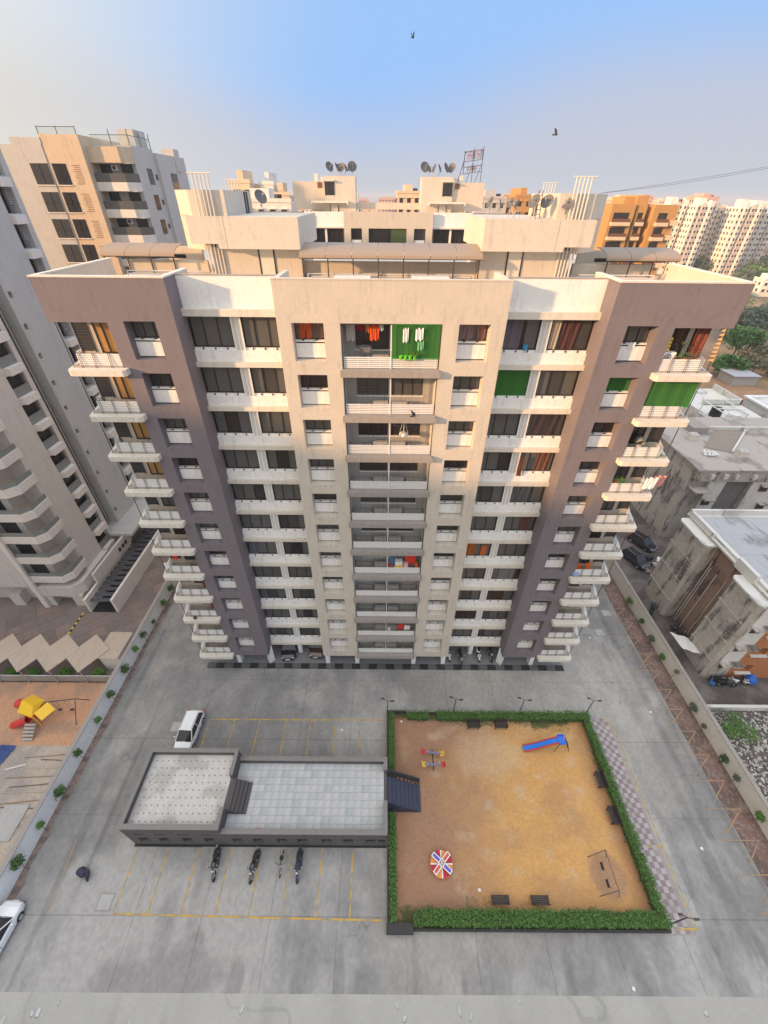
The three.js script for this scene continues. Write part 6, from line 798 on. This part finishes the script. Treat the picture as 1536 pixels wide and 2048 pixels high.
// birds and wire
{
  const bird = (label, pos, s, ry) => { const t = thing('bird', label, 'bird', pos, null, ry), m = STD([0.05, 0.05, 0.055], 0.8, { side: THREE.DoubleSide }); part(t, 'body', new MB().sph([0, 0, 0], 0.1 * s, 0.8, 0.8, 2.2, 10, 6).cyl([0, 0, -0.18 * s], [0, -0.01, -0.34 * s], 0.05 * s, 0.075 * s, 6), m); for (const q of [-1, 1]) part(t, 'wing', new MB().quad([q * 0.05 * s, 0.03 * s, 0.12 * s], [q * 0.05 * s, 0.03 * s, -0.1 * s], [q * 0.24 * s, 0.36 * s, -0.16 * s], [q * 0.26 * s, 0.38 * s, 0.02 * s]).tri([q * 0.24 * s, 0.36 * s, -0.16 * s], [q * 0.3 * s, 0.52 * s, -0.2 * s], [q * 0.26 * s, 0.38 * s, 0.02 * s]), m); return t; };
  bird('dark pigeon flying with raised wings in the sky on the right', [13.41, 45.4, -20], 0.8, 1.1); bird('tiny dark bird high in the middle of the sky', [1.51, 50.6, -20], 0.55, 2.2); bird('small dark bird perched on the beige parapet', [-0.6, 37.9, -0.15], 0.6, 0.4); bird('small dark bird on the fascia of the third centre balcony slab', [1.55, T(1) - 2.55, 0.2], 0.7, 2);
  const w = new MB(); for (const o of [0, 0.12]) { const pts = []; for (let k = 0; k <= 14; k++) { const t = k / 14; pts.push([lerp(14.9, 30, t), 41.6 + lerp(0, 2.2, t) - 0.9 * t * (1 - t) + o * t * (1 - t) * 4, lerp(-12, -12, t)]); } w.path(pts, 0.010, 5); } single('overhead_wire', w, M.darkm, 'slack twin wire rising from the right lift tower to the right edge', 'wire');
}
// ---------------------------------------------------------------- things on balconies and in windows
{
  const cloth = (w, h, sag = 0.06, n = 6) => { const m = new MB(); for (let i = 0; i < n; i++) { const f = (k, y) => [(-0.5 + k / n) * w, y - sag * Math.sin(k * 1.9), 0.05 * Math.sin(k * 2.3 + y * 2)]; m.quad(f(i, -h), f(i + 1, -h), f(i + 1, 0), f(i, 0)); } return m; };
  const hang = (name, cat, label, x, y, z, w, h, m) => single(name, cloth(w, h), m, label, cat, null, [x, y, z]);
  // top centre balcony, left bay: washing line and drying rack; right bay: green net screen
  const t0 = T(0);
  const line = single('washing_line', new MB().cyl([-2.85, t0 - 0.22, -0.8], [-0.1, t0 - 0.22, -0.8], 0.01, 0.01, 4), M.whitem, 'thin washing line across the left bay of the top centre balcony', 'line');
  hang('towel', 'towel', 'grey striped towel at the left end of the top centre washing line', -2.45, t0 - 0.22, -0.8, 0.55, 0.95, STD([0.48, 0.46, 0.47], 0.95, { side: THREE.DoubleSide }));
  hang('cloth', 'laundry', 'dark red cloth next to the striped towel on the washing line', -1.85, t0 - 0.22, -0.8, 0.5, 0.35, STD([0.30, 0.02, 0.03], 0.95, { side: THREE.DoubleSide }));
  hang('cloth', 'laundry', 'small orange-brown cloth in the middle of the washing line', -1.4, t0 - 0.22, -0.8, 0.3, 0.45, M.clotho); hang('cloth', 'laundry', 'bright orange-red cloth, largest on the washing line', -1.0, t0 - 0.25, -0.75, 0.55, 0.85, STD([0.80, 0.10, 0.02], 0.95, { side: THREE.DoubleSide })); hang('cloth', 'laundry', 'small white cloth near the right end of the washing line', -0.6, t0 - 0.22, -0.8, 0.28, 0.35, M.clothw);
  { const r = thing('drying_rack', 'folding clothes rack standing under the washing on the top balcony', 'drying rack', [-1.7, t0 - 2.6, -0.9]); for (const s of [-1, 1]) part(r, 'leg', new MB().cyl([s * 0.35, 0, -0.3], [s * 0.1, 1.1, 0.3], 0.015, 0.015, 5).cyl([s * 0.35, 0, 0.3], [s * 0.1, 1.1, -0.3], 0.015, 0.015, 5), M.steel); for (let k = 0; k < 4; k++) part(r, 'bar', new MB().cyl([-0.5, 1.05, -0.3 + k * 0.2], [0.5, 1.05, -0.3 + k * 0.2], 0.012, 0.012, 4), M.steel); part(r, 'draped_cloth', new MB().cbox(0.1, 0.95, 0, 0.6, 0.2, 0.5, 0, 0, 0.3), STD([0.25, 0.22, 0.23], 0.95)); }
  const net = (label, x0, x1, y0, y1, z) => { const n = thing('green_net', label, 'net screen', [(x0 + x1) / 2, y0, z]), m = new MB(), N = 12; for (let k = 0; k < N; k++) { const f = (i, y) => [lerp(x0, x1, i / N) - (x0 + x1) / 2, y, 0.03 * Math.sin(i * 1.7)]; m.quad(f(k, 0), f(k + 1, 0), f(k + 1, y1 - y0), f(k, y1 - y0)); } part(n, 'mesh', m, M.net); const h = (x1 - x0) / 2; part(n, 'hem', new MB().box(-h, h, -0.03, 0.02, -0.02, 0.05).box(-h, h, y1 - y0 - 0.03, y1 - y0 + 0.01, -0.02, 0.05), M.green); return n; };
  net('bright green net screening the right bay of the top centre balcony', 0.06, 2.88, t0 - 1.95, t0 - 0.04, -0.1);
  net('green net over the right window of the second white recess row', 6.75, 9.15, T(1) - 1.84, T(1) - 0.05, -1.68); net('green net over the second mauve window on the right', 13.66, 15.43, T(1) - 1.1, T(1) - 0.05, -0.78); net('green net round the second balcony on the right corner', 16.5, 19.4, T(1) - 1.9, T(1) - 0.05, -0.12);
  hang('cloth', 'laundry', 'pale striped cloth hung on the green net of the top balcony, left one', 0.85, t0 - 0.25, 0.0, 0.32, 0.75, M.clothw); hang('cloth', 'laundry', 'pale striped cloth hung on the green net of the top balcony, right one', 1.65, t0 - 0.25, 0.0, 0.45, 0.65, M.clothw); hang('cloth', 'laundry', 'mint green cloth below the pale cloths on the green net', 1.75, t0 - 0.95, 0.0, 0.35, 0.5, STD([0.16, 0.45, 0.25], 0.95, { side: THREE.DoubleSide }));
  const pot = (label, x, y, z, r, h, m, leaf) => { const p = thing('flower_pot', label, 'flower pot', [x, y, z]); part(p, 'pot', new MB().cyl([0, 0, 0], [0, h, 0], r * 0.75, r, 12).torus([0, h, 0], 'y', r, 0.02, 14, 5), m); if (leaf) { const R = rng(Math.round(x * 91 + y * 7)); stuff(part(p, 'foliage', leaves(new MB(), R, 70, () => [(R() - 0.5) * r * 3.2, h + R() * leaf, (R() - 0.5) * r * 3.2], 0.07, 0.2), R() < 0.5 ? M.leafA : M.leafC)); } return p; };
  ['leftmost', 'second', 'third', 'rightmost'].forEach((n, k) => pot(`light green pot behind the green net, ${n} of four`, 0.6 + k * 0.28, t0 - 2.0, 0.05, 0.11, 0.22, STD([0.12, 0.55, 0.03], 0.6), k > 2 ? 0.2 : 0));
  // third storey: hanging swing chair; lower storeys: stored things
  { const y = T(2), s = thing('hanging_swing_chair', 'white netted swing chair hanging in the third centre balcony', 'swing chair', [1.0, y - 1.6, -0.7]); part(s, 'seat', new MB().sph([0, 0.25, 0], 0.32, 1, 0.6, 1, 12, 8), M.clothw); part(s, 'rope', new MB().cyl([-0.3, 0.3, 0], [0, 1.55, 0], 0.012, 0.012, 4).cyl([0.3, 0.3, 0], [0, 1.55, 0], 0.012, 0.012, 4).cyl([0, 0.3, 0.3], [0, 1.55, 0], 0.012, 0.012, 4).cyl([0, 0.3, -0.3], [0, 1.55, 0], 0.012, 0.012, 4), M.whitem); }
  hang('curtain', 'curtain', 'dark blue curtain behind the swing chair on the third balcony', 1.2, T(2) - 0.05, -1.53, 1.9, 1.1, STD([0.02, 0.025, 0.06], 0.9, { side: THREE.DoubleSide }));
  { const y = T(6) - 2.5; hang('cloth', 'laundry', 'dark blue jeans hung in the seventh centre balcony', 0.45, T(6) - 0.9, -0.6, 0.5, 1.2, M.clothb); hang('cloth', 'laundry', 'wide red cloth hung in the seventh centre balcony', 2.05, T(6) - 0.9, -0.6, 0.9, 1.05, M.clothr); single('carton', new MB().box(-0.32, 0.32, 0, 0.75, -0.2, 0.2).box(-0.3, 0.3, 0.75, 0.78, -0.22, 0.22), M.whitem, 'white carton with yellow print beside the jeans on the balcony', 'carton', null, [1.0, y + 0.5, -0.35]); single('carton_print', new MB().box(-0.28, 0.28, 0.1, 0.4, 0.2, 0.215), M.yellow, 'yellow panel on the white carton on the seventh balcony', 'print', null, [1.0, y + 0.5, -0.35]); single('carton', new MB().box(-0.2, 0.2, 0, 0.5, -0.15, 0.15).box(-0.1, 0.1, 0.5, 0.56, -0.1, 0.1), STD([0.75, 0.40, 0.42], 0.8), 'pink patterned box between carton and red cloth on the balcony', 'box', null, [1.62, y + 0.5, -0.35]); pot('red pot at the left end of the seventh balcony ledge', 0.2, y + 0.5, -0.35, 0.14, 0.26, M.red, 0); pot('orange pot at the right end of the seventh balcony ledge', 2.55, y + 0.5, -0.35, 0.14, 0.4, M.orange, 0); }
  { const y = T(9) - 2.5; hang('cloth', 'laundry', 'red and dark cloth in the tenth centre balcony', 1.5, T(9) - 1.3, -0.5, 0.7, 0.8, M.clothr); hang('cloth', 'laundry', 'white cloth over the rail of the tenth centre balcony', 2.1, T(9) - 1.2, -0.3, 0.6, 0.7, M.clothw); pot('white tub at the left of the tenth centre balcony', 0.3, y + 0.5, -0.3, 0.16, 0.35, M.whitem, 0); pot('leafy pot in the lowest centre balcony', 1.8, T(10) - 2.5, -0.5, 0.2, 0.3, M.greyp, 0.5); }
  // curtains in windows
  const cur = (label, x, y, w, h, z, m) => hang('curtain', 'curtain', label, x, y, z, w, h, m), dbl = (c) => STD(c, 0.95, { side: THREE.DoubleSide });
  cur('orange curtain, left half of the top beige window on the left', -5.15, T(0) - 0.04, 0.75, 1.0, -0.79, dbl([0.50, 0.10, 0.03])); cur('brown curtain, right half of the top beige window on the left', -4.4, T(0) - 0.04, 0.6, 1.0, -0.79, dbl([0.16, 0.11, 0.09]));
  cur('mauve curtain in the top beige window on the right, left part', 4.45, T(0) - 0.04, 0.95, 1.0, -0.79, dbl([0.22, 0.16, 0.17])); cur('brownish curtain in the top beige window on the right, right part', 5.4, T(0) - 0.04, 0.55, 1.0, -0.79, dbl([0.24, 0.13, 0.12]));
  cur('grey-violet patterned curtain in the top right recess, inner window', 7.6, T(0) - 0.04, 1.0, 1.75, -1.68, dbl([0.13, 0.11, 0.14])); cur('pale tied curtain in the top right recess, outer window', 10.2, T(0) - 0.04, 0.5, 1.75, -1.68, dbl([0.36, 0.31, 0.26])); cur('dark red-brown curtain in the top right recess, outer window', 11.1, T(0) - 0.04, 1.0, 1.75, -1.68, dbl([0.07, 0.03, 0.03]));
  cur('red-brown curtain in the fourth right recess, outer window', 11.6, T(3) - 0.04, 0.9, 1.75, -1.68, dbl([0.12, 0.05, 0.035])); cur('brown cloth hanging over the sill in the fourth right recess', 9.95, T(3) - 0.5, 0.35, 1.6, -1.34, dbl([0.10, 0.045, 0.035])); cur('bluish curtain in the fifth right recess, outer window', 10.8, T(4) - 0.04, 1.1, 1.75, -1.68, dbl([0.07, 0.08, 0.10])); cur('red-brown curtain in the sixth right recess, outer window', 11.6, T(5) - 0.04, 0.8, 1.75, -1.68, dbl([0.11, 0.045, 0.035]));
  cur('orange curtain in the seventh right recess, inner window', 7.4, T(6) - 0.04, 0.9, 1.75, -1.68, dbl([0.33, 0.10, 0.02])); cur('orange cloth in the seventh right recess beside the white pillar', 8.6, T(6) - 0.6, 0.5, 1.2, -1.68, dbl([0.52, 0.13, 0.03])); cur('pale striped curtain in the eighth right recess, outer window', 11.2, T(7) - 0.04, 1.5, 1.75, -1.68, dbl([0.17, 0.17, 0.18])); cur('dark red curtain in the tenth right recess, inner window', 7.7, T(9) - 0.04, 1.5, 1.75, -1.68, dbl([0.045, 0.02, 0.022]));
  cur('dark wine curtain in the third right recess, outer window', 11.0, T(2) - 0.04, 1.8, 1.75, -1.68, dbl([0.035, 0.025, 0.03])); cur('bluish curtain in the seventh left recess, outer window', -11.9, T(6) - 0.04, 0.7, 1.75, -1.68, dbl([0.10, 0.12, 0.16])); hang('cloth', 'laundry', 'crumpled white cloth drying on the top right mauve window sill', 14.5, T(0) - 1.06, -0.5, 0.4, 0.3, M.clothw);
  single('bucket', new MB().cyl([0, 0, 0], [0, 0.32, 0], 0.13, 0.17, 14).torus([0, 0.32, 0], 'y', 0.17, 0.015, 14, 5), STD([0.05, 0.30, 0.55], 0.5), 'blue bucket on the sill of the top right recess, inner window', 'bucket', null, [8.5, T(0) - 1.86, -1.62]);
  // top right corner balcony: pots, air conditioner, yellow stand, brown curtains, birds' cage rail
  const yb = T(0) - 2.58; [17.75, 18.15, 18.5].forEach((x, k) => pot(`orange-red flower pot on the top right balcony ledge, ${['left', 'middle', 'right'][k]} of three`, x, yb + 0.45, -0.3, 0.14, 0.24, M.terra, 0.35)); pot('big orange pot at the outer corner of the top right balcony', 19.15, yb + 0.3, -1.3, 0.22, 0.35, M.terra, 0.3); pot('dark plum pot beside the air conditioner on the top right balcony', 17.4, yb + 0.45, -0.3, 0.13, 0.22, M.brown, 0.2);
  { const a = thing('air_conditioner', 'white outdoor air conditioner with round fan on the top right balcony', 'air conditioner', [16.9, yb + 0.45, -0.45]); part(a, 'case', new MB().box(-0.4, 0.4, 0, 0.6, -0.18, 0.16), M.whitem); part(a, 'fan_grille', new MB().torus([-0.05, 0.3, 0.17], 'z', 0.2, 0.02, 16, 5).torus([-0.05, 0.3, 0.17], 'z', 0.11, 0.015, 14, 5).cyl([-0.05, 0.3, 0.15], [-0.05, 0.3, 0.18], 0.05, 0.05, 10), M.darkm); }
  { const s = thing('yellow_stand', 'yellow tiered plant stand above the air conditioner, top right balcony', 'plant stand', [16.75, yb + 1.1, -0.6]); for (let k = 0; k < 4; k++) part(s, 'tier', new MB().cyl([0.02 * k, k * 0.2, 0], [0.02 * k, k * 0.2 + 0.15, 0], 0.2 - k * 0.025, 0.16 - k * 0.02, 12), M.yellow); }
  cur('red-brown curtain on the back of the top right balcony', 18.9, T(0) - 0.05, 0.85, 1.95, -1.08, dbl([0.20, 0.06, 0.035])); cur('dark brown curtain strip on the top right balcony', 17.6, T(0) - 0.05, 0.6, 1.95, -1.08, dbl([0.10, 0.05, 0.035]));
  { const R = rng(55), p = thing('potted_palm', 'leafy potted plant in the middle of the top right balcony', 'potted plant', [17.7, yb + 0.1, -0.75]); part(p, 'pot', new MB().cyl([0, 0, 0], [0, 0.3, 0], 0.15, 0.2, 12), M.darkm); stuff(part(p, 'foliage', leaves(new MB(), R, 160, () => [(R() - 0.5) * 0.7, 0.4 + R() * 1.2, (R() - 0.5) * 0.5], 0.10, 0.2), M.leafC)); }
  single('flag_string', (() => { const m = new MB(); for (let k = 0; k < 8; k++) m.tri([0.02 * k, -k * 0.24, 0.05], [0.02 * k, -k * 0.24 - 0.2, 0.05], [-0.26, -k * 0.24 - 0.12, 0.02]); return m; })(), STD([0.72, 0.42, 0.16], 0.9, { side: THREE.DoubleSide }), 'string of small orange and white pennants down the top right balcony post', 'pennants', null, [19.42, T(0) - 0.1, -0.1]);
  { const y = T(2) - 2.58, s = thing('egg_chair', 'grey wicker chair on the third right corner balcony', 'chair', [17.6, y, -0.6]); part(s, 'shell', (() => { const g = new THREE.SphereGeometry(0.42, 14, 10, 0, Math.PI * 2, 0, 1.9); g.scale(0.85, 1.1, 0.8); g.rotateX(-1.1); g.translate(0, 0.85, 0); return g; })(), STD([0.25, 0.25, 0.24], 0.8, { side: THREE.DoubleSide })); part(s, 'foot', new MB().cyl([0, 0, 0], [0, 0.5, 0], 0.22, 0.05, 10), M.darkm); part(s, 'cushion', new MB().sph([0, 0.6, 0.05], 0.26, 1, 0.35, 0.9), M.greyp); single('artificial_turf', new MB().box(-1.4, 1.4, 0, 0.02, -0.55, 0.55).box(-1.4, 1.4, 0.02, 0.03, -0.5, 0.5), M.green, 'green mat on the floor of the third right corner balcony', 'mat', null, [17.9, y, -0.6]); }
  { const y = T(3); hang('sheet', 'laundry', 'plain white sheet hanging out of the fourth right corner balcony', 19.0, y - 1.1, 0.35, 0.85, 0.95, M.clothw); hang('sheet', 'laundry', 'red and white striped sheet beside the white one, fourth right balcony', 19.8, y - 1.15, 0.0, 0.8, 0.9, STD([0.62, 0.28, 0.26], 0.95, { side: THREE.DoubleSide })); pot('red pot with green plant on the fourth right corner balcony', 16.9, y - 2.1, -0.3, 0.16, 0.25, M.terra, 0.4); pot('green pot next to the red one, fourth right corner balcony', 17.4, y - 2.1, -0.3, 0.14, 0.22, M.green, 0.4); }
  { const y = T(6) - 2.55; for (const [x, n] of [[16.9, 'left'], [17.75, 'right']]) { const p = thing('plastic_chair', `red plastic chair on the seventh right corner balcony, ${n} one`, 'chair', [x, y, -0.4]); part(p, 'seat', new MB().cyl([0, 0.4, 0], [0, 0.46, 0], 0.27, 0.27, 14), M.orange); part(p, 'backrest', new MB().cbox(0, 0.68, -0.24, 0.46, 0.48, 0.06), M.orange); for (const [a, c] of [[-0.18, -0.18], [0.18, -0.18], [-0.18, 0.18], [0.18, 0.18]]) part(p, 'leg', new MB().cyl([a, 0, c], [a, 0.4, c], 0.025, 0.025, 5), M.orange); } single('blue_tub', new MB().cyl([0, 0, 0], [0, 0.3, 0], 0.2, 0.26, 14).torus([0, 0.3, 0], 'y', 0.26, 0.02, 14, 5), STD([0.3, 0.45, 0.7], 0.5), 'pale blue tub left of the red chairs, seventh right balcony', 'tub', null, [16.5, y + 0.1, 0.0]); }
  pot('leafy pot crowding the ninth right corner balcony', 16.9, T(8) - 2.5, -0.3, 0.22, 0.3, M.greyp, 0.7); pot('red pot on the fifth right corner balcony', 16.9, T(4) - 2.5, -0.3, 0.2, 0.4, M.red, 0);
  // left corner balconies
  [[0, 'top'], [1, 'second'], [2, 'third']].forEach(([i, n]) => { const a = thing('air_conditioner', `outdoor air conditioner at the outer edge of the ${n} left corner balcony`, 'air conditioner', [-19.5, T(i) - 2.55, -1.5]); part(a, 'case', new MB().box(-0.3, 0.3, 0, 0.5, -0.3, 0.3), M.greyp); part(a, 'fan_grille', new MB().torus([0.05, 0.25, 0.31], 'z', 0.17, 0.02, 14, 5).cyl([0.05, 0.25, 0.29], [0.05, 0.25, 0.32], 0.05, 0.05, 8), M.darkm); });
  { const y = T(6) - 2.55; hang('cloth', 'laundry', 'red shirt hung in the seventh left corner balcony', -18.6, T(6) - 1.0, -0.7, 0.5, 0.7, M.clothr); hang('cloth', 'laundry', 'white cloth at the outer corner of the seventh left balcony', -19.2, T(6) - 1.5, -0.1, 0.5, 0.6, M.clothw); pot('bushy pot on the seventh left corner balcony', -17.2, y, -0.4, 0.2, 0.3, M.brown, 0.8); hang('cloth', 'laundry', 'dark red cloth in the eighth left corner balcony', -16.7, T(7) - 1.2, -0.5, 0.5, 0.8, STD([0.25, 0.02, 0.03], 0.95, { side: THREE.DoubleSide })); hang('cloth', 'laundry', 'dark red cloth in the ninth left corner balcony', -16.7, T(8) - 1.2, -0.5, 0.5, 0.8, STD([0.25, 0.02, 0.03], 0.95, { side: THREE.DoubleSide })); pot('dark pot standing on the ninth left balcony slab edge', -18.4, T(8) - 2.62, 0.3, 0.16, 0.18, M.darkm, 0); }
}
renderer.render(scene, camera);
